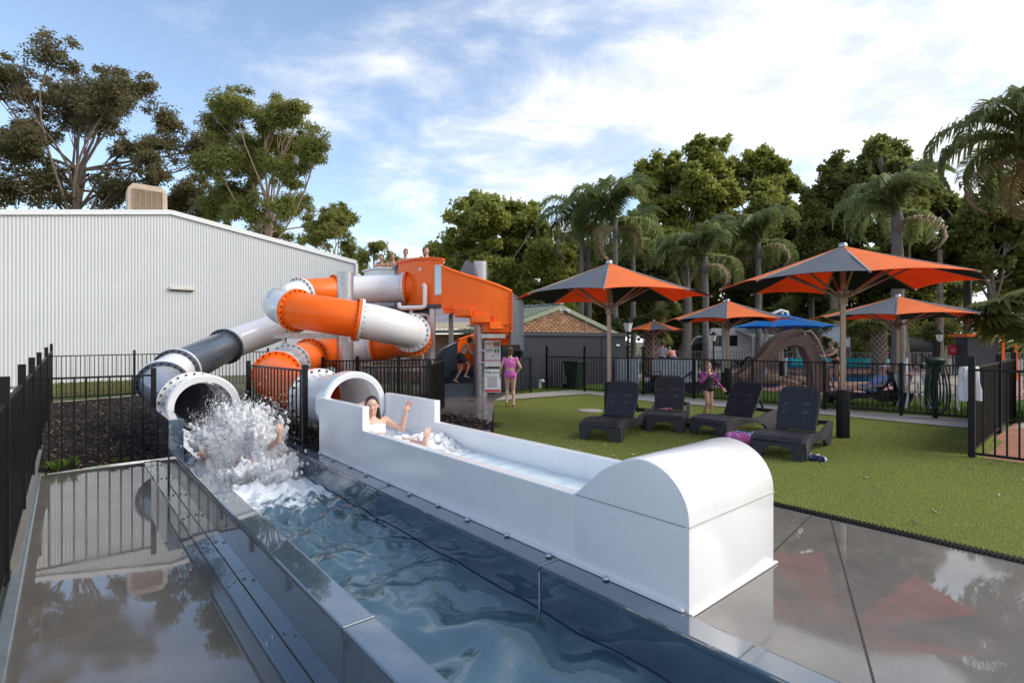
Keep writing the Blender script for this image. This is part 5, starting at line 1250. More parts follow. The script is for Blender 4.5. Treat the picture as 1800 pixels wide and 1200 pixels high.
b = MB(); b.org = Vector((0, -1, 0)); b.prism([(-1.0, 0), (1.0, 0), (1.0, 1.9), (0, 2.9), (-1.0, 1.9)], X_, Z_, Yv, 2.2); b.build("canvas", simple("blue_white_canvas", (.45, .50, .60), .8), wt); MB().box((0, -1.02, .7), (1.9, .03, 1.3)).build("lower_wall", M['charcoal'], wt)
# kiosk, red disc sign
ki = thing("kiosk", "dark kiosk with an orange flat roof and orange posts at the right", "kiosk", at(1720, 0, 24) * Vector((1, 1, 0)), R(-20))
MB().box((-.1, 0, .95), (1.1, 1.3, 1.9)).build("wall", M['charcoal'], ki); MB().box((.15, 0, 1.98), (1.9, 2.0, .13)).build("roof", M['orange_gel'], ki)
for (x_, y_) in ((.55, -.8), (1.0, -.8), (1.0, .8)): MB().box((x_, y_, .96), (.09, .09, 1.92)).build("post", M['orange_gel'], ki)
rs = thing("round_sign", "round red sign with pale lines of text on a stand by the far fence", "sign", at(1675, 0, 24.5) * Vector((1, 1, 0)))
z = at(0, 615, 24.5).z; MB().cyl((0, .02, z), (0, -.02, z), .26, n=28).build("disc", M['red'], rs)
g = MB()
for i, w_ in enumerate((.16, .24, .26, .22)): g.box((0, -.024, z + .10 - i * .065), (w_, .004, .028))
g.build("print", simple("pink_print", (.6, .35, .38), .5), rs); MB().bar((0, .0, 0), (0, 0, z - .2), .04).build("stand", M['black'], rs); MB().tube([Vector((.2 * math.cos(k * PI / 4), 0, .42 + .3 * math.sin(k * PI / 4))) for k in range(8)], .018, 5, closed=True).build("stand_hoop", M['galv'], rs)
bp = thing("bag", "black bag with pink cloth lying on the lounger behind the girl", "bag", (4.9, 17.6, .32)); MB().box((0, 0, .12), (.5, .3, .26)).build("body", M['black'], bp, bevel=.08); MB().tube([(-.12, 0, .24), (-.1, 0, .36), (.1, 0, .36), (.12, 0, .24)], .015, 6).build("handle", M['black'], bp); crumple("cloth", "pale pink cloth beside the black bag on the far lounger", "towel", (4.55, 17.75, .33), (.14, .1, .09), [M['cloth_white'], M['towelpink']], 3, 2)
# ================================================================== trees
def leaf_cloud(centers, radii, per, ln, wd, droop=0.0, squash=.75, shell=.55, rng=RNG):
    """many pointed leaves scattered through ellipsoid clumps; returns V (n*4,3)"""
    out = []
    for c, r, n in zip(centers, radii, per):
        if n < 1: continue
        d = rng.normal(size=(n, 3)) * .52; q_ = np.linalg.norm(d, axis=1)[:, None]; d = np.where(q_ > 1.35, d * 1.35 / q_, d); p = np.array(c) + d * np.array([r, r, r * squash])
        ax = rng.normal(size=(n, 3)); ax[:, 2] = ax[:, 2] * .6 - droop; ax /= np.linalg.norm(ax, axis=1)[:, None]
        sd = np.cross(ax, rng.normal(size=(n, 3))); sd /= np.linalg.norm(sd, axis=1)[:, None]
        L_ = ln * rng.uniform(.65, 1.3, n)[:, None]; W_ = wd * rng.uniform(.7, 1.25, n)[:, None]
        up = np.cross(ax, sd); mid = p + ax * L_ * .5
        out.append(np.stack([p, mid + sd * W_ * .5 + up * W_ * .12, p + ax * L_, mid - sd * W_ * .5 + up * W_ * .12], 1))
    return np.concatenate(out).reshape(-1, 3)
def leaf_mesh(name, V, mats): return np_mesh(name, V, np.arange(len(V)).reshape(-1, 4), mats)
def curve_limb(mb, a, b, ra, rb, bend, rnd, n=7, seg=7):
    a, b = Vector(a), Vector(b); L_ = (b - a).length; pts = []; off = Vector((rnd.uniform(-1, 1), rnd.uniform(-1, 1), rnd.uniform(.1, .9))) * L_ * bend
    off2 = Vector((rnd.uniform(-1, 1), rnd.uniform(-1, 1), rnd.uniform(-.6, .6))) * L_ * bend * .5
    for i in range(n + 1): t = i / n; pts.append(a.lerp(b, t) + off * (math.sin(PI * t) * .6) * (1 - .3 * t) + off2 * math.sin(2 * PI * t) * .5)
    mb.tube(pts, [ra + (rb - ra) * (i / n) ** .8 for i in range(n + 1)], seg); return pts
def tree(name, label, base, fork, blobs, leafmat_, bark, trunk_r, nleaf, ln, wd, droop, sub=.34, lean=.05, seed=1, group=None, squash=.8, twigs=True, shell=.5, subn=9):
    """blobs: list of (centre Vector, radius); fork: Vector where the limbs start"""
    rnd = random.Random(seed); rng = np.random.default_rng(seed)
    t = thing(name, label, "tree", base, 0, group); B = Vector(base)
    tm = MB(); tp = curve_limb(tm, Vector((0, 0, -.2)), fork - B, trunk_r * 1.25, trunk_r * .72, lean, rnd, 9, 12)
    tm.build("trunk", bark, t, smooth=60)
    lm = MB(); cs = []; rs = []; ns = []; tot = sum(r ** 2 for _, r in blobs)
    for (c, r) in blobs:
        s_ = tp[rnd.randint(6, 9)]; pts = curve_limb(lm, s_, c - B, trunk_r * .42 * min(1, .5 + r / 6), .045, .16, rnd)
        n = int((1.25 if 'gum' in name else 1.9) * nleaf * r * r / tot); k = max(3, int(subn * (r / 2.0) ** .8)); 
        for _ in range(int(3 + r * 3.2)):                          # loose sprigs that break the outline
            d = Vector((rnd.gauss(0, 1), rnd.gauss(0, .6), rnd.gauss(.25, 1))).normalized() * r * rnd.uniform(.95, 1.42); cs.append(tuple(c - B + d)); rs.append(rnd.uniform(.28, .55) * min(1.4, .6 + r * .3)); ns.append(int(n / k * .22) + 14)
        for _ in range(k):
            d = Vector((rnd.gauss(0, 1), rnd.gauss(0, 1), rnd.gauss(0, 1))).normalized() * r * rnd.uniform(.25, .95); d.z *= squash
            sc = c - B + d; sr = r * sub * rnd.uniform(1.2, 2.1); cs.append(tuple(sc)); rs.append(sr); ns.append(int(n / k * rnd.uniform(.6, 1.4)))
            if twigs: curve_limb(lm, pts[rnd.randint(4, 7)], sc, .04, .012, .18, rnd, 4, 4)
    lm.build("limbs", bark, t, smooth=60)
    link("crown", leaf_mesh("crown", leaf_cloud(cs, rs, ns, ln, wd, droop, .8, shell, rng), leafmat_), t)
    return t
def B_(Y, lst, dy=3.0, seed=0):
    r = random.Random(seed); return [(at(px, py, Y) + Vector((0, r.uniform(-dy, dy), 0)), pr * .87 / F * Y) for px, py, pr in lst]
def GB(px, Y, z=-.05): p = at(px, 600, Y); return Vector((p.x, Y, z))
# big dark river gum, far left
tree("gum_tree", "tall dark spreading gum tree behind the left end of the shed", GB(140, 46), at(138, 300, 46),
     B_(46, [(48, 132, 26), (105, 145, 40), (150, 132, 32), (30, 165, 40), (85, 180, 46), (140, 170, 46), (190, 150, 38), (225, 175, 36), (25, 230, 34), (60, 230, 30), (38, 160, 26), (66, 160, 28), (250, 160, 26), (175, 205, 34), (265, 205, 34),
               (300, 240, 40), (330, 245, 30), (255, 245, 30), (220, 260, 24), (65, 280, 36), (110, 270, 28), (5, 200, 34), (0, 260, 26), (40, 335, 40), (100, 335, 42), (160, 330, 40), (215, 320, 36), (260, 300, 28), (290, 285, 24), (-40, 190, 50), (-60, 270, 50), (0, 340, 30)], 3.5, 2),
     M['gum'], M['bark_dark'], .46, 52000, .34, .13, .5, seed=3)
tree("gum_tree", "green gum tree with pale pink stems right of the roof cooler", GB(480, 42), at(470, 345, 42),
     B_(42, [(400, 225, 30), (445, 212, 32), (490, 208, 32), (525, 222, 30), (545, 230, 24), (385, 235, 26), (420, 245, 40), (470, 235, 38), (515, 250, 30), (400, 290, 40), (440, 290, 32), (500, 300, 28), (530, 320, 24), (575, 275, 26), (560, 290, 16),
               (370, 320, 36), (350, 350, 34), (400, 345, 36), (500, 350, 28), (515, 380, 30), (440, 380, 30), (470, 400, 30), (545, 390, 22)], 3, 4),
     M['gum_light'], M['bark_pink'], .30, 46000, .32, .10, .7, seed=5)
tree("gum_tree", "small pale gum tree above the right end of the shed roof", GB(585, 42), at(588, 440, 42),
     B_(42, [(580, 368, 20), (600, 380, 18), (565, 395, 20), (595, 405, 22), (575, 425, 22), (605, 430, 16), (550, 420, 16), (610, 445, 12)], 2, 6), M['gum_light'], M['bark_pink'], .13, 9000, .28, .10, .6, seed=7, subn=7)
tree("gum_tree", "small sparse gum tree behind the children on the tower", GB(662, 40), at(664, 490, 40),
     B_(40, [(662, 440, 15), (680, 450, 13), (645, 455, 13), (668, 468, 14), (640, 475, 14), (684, 472, 10)], 1.5, 8), M['gum_light'], M['bark_pink'], .12, 5200, .24, .09, .5, seed=9, subn=6)
tree("gum_tree", "dark gum tree beyond the shed roof between the two tall gums", GB(330, 48), at(332, 380, 48),
     B_(48, [(322, 345, 28), (350, 340, 24), (300, 365, 26), (372, 385, 24), (330, 385, 32), (280, 375, 22)], 3, 10), M['gum'], M['bark_dark'], .25, 13000, .32, .12, .5, seed=11)
# broadleaf park trees on the right
RT = "broadleaf park trees behind the pool"
tree("broadleaf_tree", "rounded dense green tree behind the orange stair panel", GB(872, 31), at(870, 470, 31),
     B_(31, [(850, 365, 26), (880, 368, 26), (915, 375, 26), (830, 395, 30), (870, 400, 34), (910, 405, 32), (940, 400, 20), (805, 430, 30), (845, 440, 36), (890, 440, 36), (930, 440, 32), (960, 430, 24), (785, 455, 24), (820, 475, 34), (865, 480, 36), (910, 480, 36), (950, 480, 34), (985, 470, 30),
               (840, 515, 34), (890, 520, 36), (940, 520, 36), (980, 515, 34), (920, 550, 30), (970, 555, 30), (880, 548, 26), (1000, 440, 22)], 2.2, 12),
     M['plane'], M['bark_grey'], .28, 62000, .24, .19, .15, seed=13, sub=.30, subn=11)
tree("broadleaf_tree", "tallest spiky topped green tree behind the tall palms", GB(1205, 35), at(1200, 470, 35),
     B_(35, [(1215, 272, 13), (1185, 285, 16), (1150, 285, 18), (1255, 275, 16), (1265, 262, 9), (1230, 295, 30), (1190, 300, 30), (1150, 320, 26), (1260, 310, 24), (1130, 305, 14), (1125, 340, 22), (1165, 350, 34), (1210, 350, 36), (1250, 355, 32), (1275, 330, 18), (1140, 390, 34), (1190, 400, 38), (1240, 405, 36), (1275, 390, 26), (1160, 440, 36), (1215, 450, 38), (1260, 450, 34)], 2.2, 14),
     M['plane'], M['bark_grey'], .33, 58000, .26, .20, .15, seed=15, sub=.30, subn=11)
tree("broadleaf_tree", "green tree with a soft top left of the nearest umbrella's peak", GB(1330, 38), at(1335, 480, 38),
     B_(38, [(1325, 285, 18), (1300, 300, 20), (1345, 300, 24), (1370, 310, 22), (1385, 325, 16), (1295, 335, 26), (1335, 345, 32), (1370, 350, 24), (1310, 390, 34), (1350, 400, 34), (1390, 390, 26), (1300, 440, 36), (1350, 450, 36), (1395, 440, 34)], 2.2, 16),
     M['plane'], M['bark_grey'], .28, 36000, .26, .19, .2, seed=17, sub=.30, subn=10)
tree("broadleaf_tree", "dark green tree directly behind the nearest umbrella's peak", GB(1470, 34), at(1465, 480, 34),
     B_(34, [(1450, 295, 10), (1490, 300, 14), (1470, 320, 22), (1430, 325, 16), (1505, 330, 20), (1415, 350, 18), (1450, 355, 28), (1490, 360, 30), (1425, 395, 28), (1465, 400, 34), (1505, 400, 30), (1420, 440, 34), (1465, 450, 36), (1510, 450, 34), (1440, 490, 34), (1500, 495, 34)], 2, 18),
     M['plane_dark'], M['bark_grey'], .3, 42000, .25, .2, .15, seed=19, sub=.30, subn=10)
tree("broadleaf_tree", "tall open crowned tree above the right half of the nearest umbrella", GB(1590, 32), at(1585, 470, 32),
     B_(32, [(1575, 245, 14), (1550, 255, 16), (1600, 260, 16), (1620, 270, 12), (1525, 275, 16), (1560, 285, 26), (1600, 295, 26), (1630, 295, 16), (1525, 315, 24), (1565, 325, 30), (1610, 330, 30), (1640, 330, 20), (1535, 370, 30), (1580, 375, 34), (1625, 375, 32), (1660, 360, 24), (1540, 420, 34), (1590, 425, 36), (1640, 420, 34), (1680, 400, 28), (1560, 470, 36), (1620, 475, 36), (1670, 460, 34)], 2, 20),
     M['plane_dark'], M['bark_grey'], .32, 56000, .25, .2, .15, seed=21, sub=.30, subn=10)
tree("broadleaf_tree", "shaded tree at the right edge behind the big drooping palm", GB(1745, 30), at(1740, 480, 30),
     B_(30, [(1690, 330, 26), (1720, 345, 30), (1755, 340, 30), (1790, 350, 36), (1700, 385, 32), (1745, 395, 36), (1790, 400, 40), (1690, 430, 28), (1735, 445, 34), (1785, 455, 34), (1830, 400, 50), (1720, 470, 22), (1790, 500, 26), (1840, 470, 40)], 2, 22),
     M['plane_dark'], M['bark_grey'], .25, 36000, .25, .2, .2, seed=23, sub=.30, subn=10)
tree("broadleaf_tree", "low shaded tree filling the gap behind the left palms", GB(1050, 36), at(1050, 540, 36),
     B_(36, [(1010, 430, 30), (1040, 460, 36), (1085, 465, 36), (1120, 455, 30), (1000, 490, 32), (1050, 510, 38), (1100, 515, 38), (1140, 505, 34), (1020, 550, 34), (1075, 560, 36), (1130, 555, 36), (990, 540, 30)], 2, 24),
     M['plane_dark'], M['bark_grey'], .25, 34000, .25, .2, .15, seed=25, sub=.32, subn=10)
for i, (px, Y, lab) in enumerate(((1180, 40, "shaded tree below the tallest spiky tree, behind the small umbrella"), (1290, 43, "shaded tree behind the blue umbrella's left half"), (1400, 42, "shaded tree behind the brown slide and the blue umbrella"), (1520, 40, "shaded tree between the nearest umbrella and the one behind it"), (1630, 39, "shaded tree behind the right tip of the rear umbrella"))):
    lst = [(px + dx, py, 36) for dx in (-50, 0, 50) for py in (470, 515, 560)]
    tree("broadleaf_tree", lab, GB(px, Y), at(px, 560, Y), B_(Y, lst, 2, 30 + i)[:-1 if i == 4 else None], M['plane_dark'], M['bark_grey'], .25, 15000, .28, .22, .15, seed=40 + i, sub=.33, subn=8, twigs=False)
# distant wood seen below the crowns
cs = []; rs = []; ns = []
r_ = random.Random(77)
for i in range(190):
    x = r_.uniform(-6, 66); y = r_.uniform(54, 66); z = r_.uniform(.3, 5.4)
    if abs(x / y - .905) < .055 and z > 1.8: continue
    if abs(x / y - .80) < .03 and z > 2.6: continue
    cs.append((x, y, z)); rs.append(r_.uniform(1.0, 2.0)); ns.append(330)
for i in range(110):
    a = r_.choice((r_.uniform(R(46), R(100)), r_.uniform(R(-110), R(-40)))); q = r_.uniform(72, 95); cs.append((q * math.sin(a), q * math.cos(a), r_.uniform(.5, 6))); rs.append(r_.uniform(2.2, 3.6)); ns.append(420)
fw = link("far_trees", leaf_mesh("far_trees", leaf_cloud(cs, rs, ns, .42, .34, .1), leafmat("far_leaf", (.05, .055, .025), (.13, .13, .06), .35))); fw["kind"] = 'stuff'; fw["label"] = "hazy line of far trees seen between the trunks"; fw["category"] = "trees"

# ---- palms
def frond_mesh(seed, Lf=2.7, arch=1.0, nl=46, ll=.62, mat=None, droop=.9):
    r = np.random.default_rng(seed); n = 14; pts = []; a = R(58); x = z = 0.0; st = Lf / n; cur = arch * R(150) / n
    for i in range(n + 1):
        pts.append((x, 0.06 * math.sin(i * .5 + seed), z)); x += st * math.cos(a); z += st * math.sin(a); a -= cur * (.45 + 1.1 * i / n)
    pts = np.array(pts); V = []; Fq = []
    w = np.linspace(.036, .006, n + 1)
    for i in range(n + 1): V += [pts[i] + (0, w[i], 0), pts[i] + (0, 0, -w[i]), pts[i] + (0, -w[i], 0), pts[i] + (0, 0, w[i] * .6)]
    for i in range(n):
        for j in range(4): Fq.append((i * 4 + j, i * 4 + (j + 1) % 4, (i + 1) * 4 + (j + 1) % 4, (i + 1) * 4 + j))
    for k in range(nl):
        t = .10 + .90 * (k / (nl - 1)); q = t * n; i = min(n - 1, int(q)); f = q - i; p = pts[i] * (1 - f) + pts[i + 1] * f; d = pts[i + 1] - pts[i]; d /= np.linalg.norm(d)
        for s_ in (-1, 1):
            L_ = ll * (1 - .55 * abs(t - .42) / .58) * r.uniform(.85, 1.15); az = r.uniform(.5, 1.0)
            side = np.array([0, s_, 0]); dir0 = d * .55 + side * az + np.array([0, 0, r.uniform(-.1, .5)]); dir0 /= np.linalg.norm(dir0)
            m1 = p + dir0 * L_ * .45; dir1 = dir0 * .55 + np.array([0, 0, -droop * r.uniform(.7, 1.2)]); dir1 /= np.linalg.norm(dir1); e = m1 + dir1 * L_ * .55
            wv = np.cross(dir0, (0, 0, 1)); wv /= np.linalg.norm(wv) + 1e-9; wv *= .026; b = len(V)
            V += [p - wv, p + wv, m1 + wv, m1 - wv, e + wv * .2, e - wv * .2]; Fq += [(b, b + 1, b + 2, b + 3), (b + 3, b + 2, b + 4, b + 5)]
    return np_mesh("frond", np.array(V), np.array(Fq), mat)
FR = [frond_mesh(s, 2.7, a_, 54, .78, M['palm'], 1.15) for s, a_ in ((1, .95), (2, 1.1), (3, 1.28), (4, 1.05))]
FRD = [frond_mesh(9, 2.2, 1.25, 34, .5, M['palm_dry'], 1.2)]
def queen_palm(label, px, pyc, Y, scale=1.0, n=22, seed=1, tr=.14, dry=2, lean=0.0):
    rnd = random.Random(seed); c = at(px, pyc, Y); b = Vector((c.x - lean, Y, -.05)); t = thing("palm_tree", label, "palm tree", b, 0, "feathery palms behind the pool")
    top = c - b; mb = MB(); k = 16; pts = [Vector((top.x * (i / k) ** 1.4, .05 * math.sin(i), top.z * i / k)) for i in range(k + 1)]
    mb.tube(pts, [tr * (1.25 - .35 * i / k) * (1 + .05 * (i % 2)) for i in range(k + 1)], 12); mb.build("trunk", M['palmtrunk'], t, smooth=60)
    MB().tube([top + Vector((0, 0, -.5 * scale)), top + Vector((0, 0, -.1)), top + Vector((0, 0, .35 * scale))], [tr * 1.0, tr * 1.15, tr * .6], 10).build("crownshaft", M['palmtrunk'], t, smooth=True)
    n += 1; scale *= 1.02
    for i in range(n + dry):
        d = i >= n; me = (FRD if d else FR)[i % (1 if d else 4)]; o = link("frond", me, t, top + Vector((0, 0, -.15 if d else .15 * scale)))
        el = R(rnd.uniform(-28, 18)) if not d else R(rnd.uniform(28, 50)); 
        if not d: el = R(-50 + 92 * ((i * .618) % 1))
        o.rotation_euler = (rnd.uniform(-.2, .2), el, i * 2.39996 + rnd.uniform(-.25, .25)); s_ = scale * rnd.uniform(.85, 1.12); o.scale = (s_, s_, s_)
    return t
queen_palm("tall feathery palm just left of the umbrella left of centre, first palm in the row", 1022, 405, 27, 1.05, 16, 2, .11)
queen_palm("tall feathery palm with a pale crown base above the left umbrella's peak", 1082, 398, 25, 1.15, 19, 3, .115)
queen_palm("feathery palm with an orange fruit bunch right of the left umbrella's peak", 1113, 432, 29, 1.05, 15, 4, .13)
queen_palm("lower feathery palm standing between the left and nearest umbrellas", 1240, 462, 25, 1.0, 17, 5, .14)
queen_palm("feathery palm left of the nearest umbrella's left tip", 1333, 435, 29, 1.15, 17, 6, .14)
queen_palm("feathery palm with a thick ringed trunk rising behind the nearest umbrella", 1578, 385, 20, .95, 17, 8, .19, 1)
queen_palm("big dark drooping palm cut by the right edge of the picture", 1818, 275, 16, 1.25, 21, 10, .17, 3)
def fan_mesh(seed, Rf=.75, n=26, pet=.75):
    r = random.Random(seed); V = []; Fq = []
    V += [(0, -.015, 0), (0, .015, 0), (pet * .8, .012, pet * .45), (pet * .8, -.012, pet * .45)]; Fq.append((0, 1, 2, 3)); h = np.array((pet * .8, 0, pet * .45))
    for k in range(n):
        a = R(-140 + 280 * k / (n - 1)); L_ = Rf * (1 - .25 * abs(k / (n - 1) - .5)) * r.uniform(.85, 1.1); d = np.array((math.cos(a) * .85, math.sin(a), math.cos(a) * .35)); s_ = np.array((-math.sin(a), math.cos(a), .25)) * .036
        m1 = h + d * L_ * .6; e = h + d * L_ + np.array((0, 0, -.28 * L_ * r.uniform(.6, 1.4))); b = len(V); V += [tuple(h), tuple(m1 + s_), tuple(e), tuple(m1 - s_)]; Fq.append((b, b + 1, b + 2, b + 3))
    return np_mesh("fan_leaf", np.array(V), np.array(Fq), M['fan'])
FM = [fan_mesh(s) for s in (1, 2, 3)]
def fan_palm(label, px, pyt, Y, scale=1.0, n=30, tr=.27, seed=1, zbase=-.05):
    rnd = random.Random(seed); c = at(px, pyt, Y); b = Vector((c.x, Y, zbase)); t = thing("fan_palm", label, "palm tree", b, 0, "short fan palms with rough trunks"); H_ = c.z - zbase
    MB().tube([(0, 0, 0), (0, 0, H_ * .5), (0, 0, H_)], [tr * 1.1, tr, tr * .9], 14).build("trunk", M['palmtrunk'], t, smooth=60)
    bt = MB(); rows = max(4, int(H_ / .14))
    for i in range(rows):
        for j in range(9):
            a = 2 * PI * (j + .5 * (i % 2)) / 9; z = H_ * (i + .5) / rows; p = Vector((math.cos(a) * tr, math.sin(a) * tr, z)); q = Vector((math.cos(a) * (tr + .09), math.sin(a) * (tr + .09), z + .13)); bt.bar(p, q, .10, .03)
    bt.build("leaf_bases", M['bark_pink'], t)["kind"] = 'stuff'
    for i in range(n):
        o = link("fan_leaf", FM[i % 3], t, (0, 0, H_)); s_ = scale * rnd.uniform(.85, 1.15); o.scale = (s_, s_, s_); o.rotation_euler = (rnd.uniform(-.2, .2), R(-35 + 100 * ((i * .618) % 1)), i * 2.4)
    return t
fan_palm("short fan palm with a diamond patterned trunk behind the smallest umbrella", 1143, 575, 27, 1.1, 26, .30, 2)
fan_palm("short fan palm with a rough trunk right of the brown slide", 1433, 585, 29, 1.25, 30, .27, 3)
fan_palm("short fan palm with a thick rough trunk left of the rear umbrella's pole", 1545, 580, 27, 1.3, 32, .30, 4)
fan_palm("fan palm at the right edge with long pale fans beside the kiosk", 1818, 556, 12.5, 1.15, 34, .10, 5)
fan_palm("fan palm with a slim trunk behind the blue umbrella", 1360, 560, 33, 1.3, 26, .25, 6)
fan_palm("fan palm under the trees behind the grey wall's right corner", 1160, 520, 33, 1.4, 24, .22, 8)
# bare trunks and shrubs
def shrub(label, px, py, Y, rpx, mat, n, seed):
    c = at(px, py, Y); b = Vector((c.x, Y, -.05)); t = thing("shrub", label, "shrub", b); rnd = random.Random(seed); r = rpx / F * Y; cs = []; rs = []; ns = []; sm = MB()
    for k in range(7): d = Vector((rnd.gauss(0, .5) * r, rnd.gauss(0, .4) * r, rnd.uniform(-.35, .5) * r)); p = c - b + d; p.z = max(.3, p.z); cs.append(tuple(p)); rs.append(r * .55); ns.append(n // 7); curve_limb(sm, (0, 0, 0), p, .03, .01, .1, rnd, 4, 4)
    sm.build("stems", M['bark_grey'], t); link("foliage", leaf_mesh("foliage", leaf_cloud(cs, rs, ns, .22, .10, -.2), mat), t)
shrub("yellow green bush behind the smallest umbrella's right side", 1176, 600, 36, 24, M['shrub'], 2400, 1)
shrub("dark bush behind the far fence right of the rear umbrella's pole", 1625, 590, 34, 34, M['plane_dark'], 3000, 2)
shrub("dark bush behind the red round sign", 1665, 590, 32, 26, M['plane_dark'], 2600, 3)
shrub("bush between the two thick rough palm trunks behind the pool", 1495, 610, 34, 34, M['plane_dark'], 3000, 4)
shrub("small bright green bush peeking over the grey wall's right end", 1087, 572, 25, 14, M['shrub'], 1500, 5)
for (px, Y, wpx, h, lab, mt) in ((1033, 30, 12, 7, "pale slim trunk at the left of the palm row", 'palmtrunk'), (1220, 41, 17, 7, "thick grey green trunk left of the camper trailer", 'bark_grey'), (1197, 39, 7, 5.5, "thin sunlit tan trunk right of the smallest umbrella", 'bark_pink'), (1425, 37, 10, 7, "slim dark trunk behind the brown slide's top", 'palmtrunk'), (1652, 30, 9, 7, "black trunk in the shade left of the red round sign", 'bark_dark'), (1700, 34, 12, 8, "pale trunk behind the kiosk", 'palmtrunk')):
    p = GB(px, Y); t = thing("tree_trunk", lab, "tree trunk", p); w = wpx / F * Y / 2; MB().tube([(0, 0, 0), (.04, 0, h * .5), (0, 0, h)], [w * 1.2, w, w * .9], 10).build("trunk", M[mt], t, smooth=60)
# tufts of grass by the left fences
for k, (u, v) in enumerate(((-.12, 12.25), (.05, 12.32), (.78, 12.25))):
    V = []; rnd = random.Random(k)
    for _ in range(160):
        a = rnd.uniform(0, 6.28); r = rnd.uniform(0, .08); p = Vector((math.cos(a) * r, math.sin(a) * r, 0)); h = rnd.uniform(.08, .22) * (1 if k < 2 else .5); d = Vector((math.cos(a), math.sin(a), 0)) * rnd.uniform(.02, .16); w = Vector((-math.sin(a), math.cos(a), 0)) * .004
        V += [p - w, p + w, p + d * .5 + Vector((0, 0, h * .7)), p + d + Vector((0, 0, h))]
    g = link("grass_tuft", np_mesh("grass_tuft", [tuple(q) for q in V], np.arange(len(V)).reshape(-1, 4), M['blade2']), None, uv(u, v, ZL + .03)); tag(g, ("larger green grass tuft in the left corner of the picket fence", "green grass tuft just right of the fence corner tuft", "small thin grass tuft midway along the short picket fence")[k], "grass tuft", "grass tufts by the left fence")
# ================================================================== people
def skin(name, c):
    m = MT(name); p = m.geo(); f = m.rng(m.noise(9, 5, .6, p), .3, .7); m.P(Base_Color=m.mix(f, tuple(x * .88 for x in c), tuple(min(1, x * 1.06) for x in c)), Roughness=.42, Subsurface_Weight=.12, Subsurface_Radius=(.02, .008, .004), Subsurface_Scale=.5); return m.m
M['skin'] = skin("fair_skin", (.60, .36, .27)); M['skin2'] = skin("light_skin", (.64, .40, .31)); M['skin3'] = skin("tan_skin", (.45, .26, .19))
def hairmat(name, c):
    m = MT(name); w = m.n("ShaderNodeTexWave", {"Vector": m.coord(), "Scale": 50.0, "Distortion": 3.0}).outputs[0]; m.P(Base_Color=m.mix(w, tuple(x * .6 for x in c), tuple(x * 1.3 for x in c)), Roughness=.45, Normal=m.bump(w, .5, .004)); return m.m
M['hair_dk'] = hairmat("dark_brown_hair", (.022, .012, .008)); M['hair_br'] = hairmat("brown_hair", (.10, .050, .022)); M['hair_lt'] = hairmat("light_brown_hair", (.22, .12, .055)); M['hair_gy'] = hairmat("grey_hair", (.3, .29, .28))
M['pinkswim'] = patterned("pink_swimwear", [(.62, .10, .42), (.70, .17, .50), (.66, .13, .46), (.72, .22, .52)], 40)
M['blackswim'] = simple("black_swimwear", (.012, .011, .014), .55); M['magenta'] = patterned("magenta_pattern", [(.42, .05, .35), (.55, .10, .45), (.10, .02, .12), (.50, .08, .40)], 30)
M['whiteswim'] = simple("white_swimwear", (.74, .72, .76), .6); M['navyshort'] = simple("navy_shorts", (.015, .02, .04), .7); M['denim'] = simple("denim_shorts", (.05, .08, .14), .8); M['lilac'] = simple("lilac_shirt", (.40, .40, .50), .85)
M['peach'] = simple("peach_shirt", (.66, .33, .28), .85); M['bluetop'] = simple("pale_blue_shirt", (.25, .35, .62), .85); M['eyew'] = simple("eye_white", (.75, .73, .70), .3); M['eyed'] = simple("dark_eye", (.02, .012, .01), .2); M['lip'] = simple("lips", (.42, .12, .10), .4); M['teeth'] = simple("teeth", (.8, .78, .74), .3)
def capsule(mb, a, ra, b, rb, n=10):
    a, b = Vector(a), Vector(b); d = (b - a); L_ = d.length
    if L_ < 1e-5: mb.ell(a, ra, n, 6); return
    d /= L_; pts = []; rad = []
    for i in range(5): t = i / 4 * PI / 2; pts.append(a - d * ra * math.cos(t)); rad.append(max(.0005, ra * math.sin(t)))
    for i in range(1, 4): pts.append(a.lerp(b, i / 4)); rad.append(ra + (rb - ra) * i / 4)
    for i in range(5): t = i / 4 * PI / 2; pts.append(b + d * rb * math.sin(t)); rad.append(max(.0005, rb * math.cos(t)))
    mb.tube(pts, rad, n, cap=True)
def remesh(mb, name, mat, vox, smooth_it=3, parent=None):
    me = mb.mesh("tmp", mat); o = bpy.data.objects.new("tmp", me); COL.objects.link(o)
    r = o.modifiers.new("r", 'REMESH'); r.mode = 'VOXEL'; r.voxel_size = vox; r.use_smooth_shade = True
    s = o.modifiers.new("s", 'SMOOTH'); s.iterations = smooth_it; s.factor = .5
    bpy.context.view_layer.update(); dg = bpy.context.evaluated_depsgraph_get(); ev = o.evaluated_get(dg); nm = bpy.data.meshes.new_from_object(ev)
    bpy.data.objects.remove(o); bpy.data.meshes.remove(me); nm.name = name; nm.materials.clear(); nm.materials.append(mat); smooth_mesh(nm); return nm
def seg_t(P, a, b):
    a, b = np.array(a), np.array(b); d = b - a; t = np.clip(((P - a) @ d) / (d @ d + 1e-9), 0, 1); return t, np.linalg.norm(P - a - t[:, None] * d, axis=1)
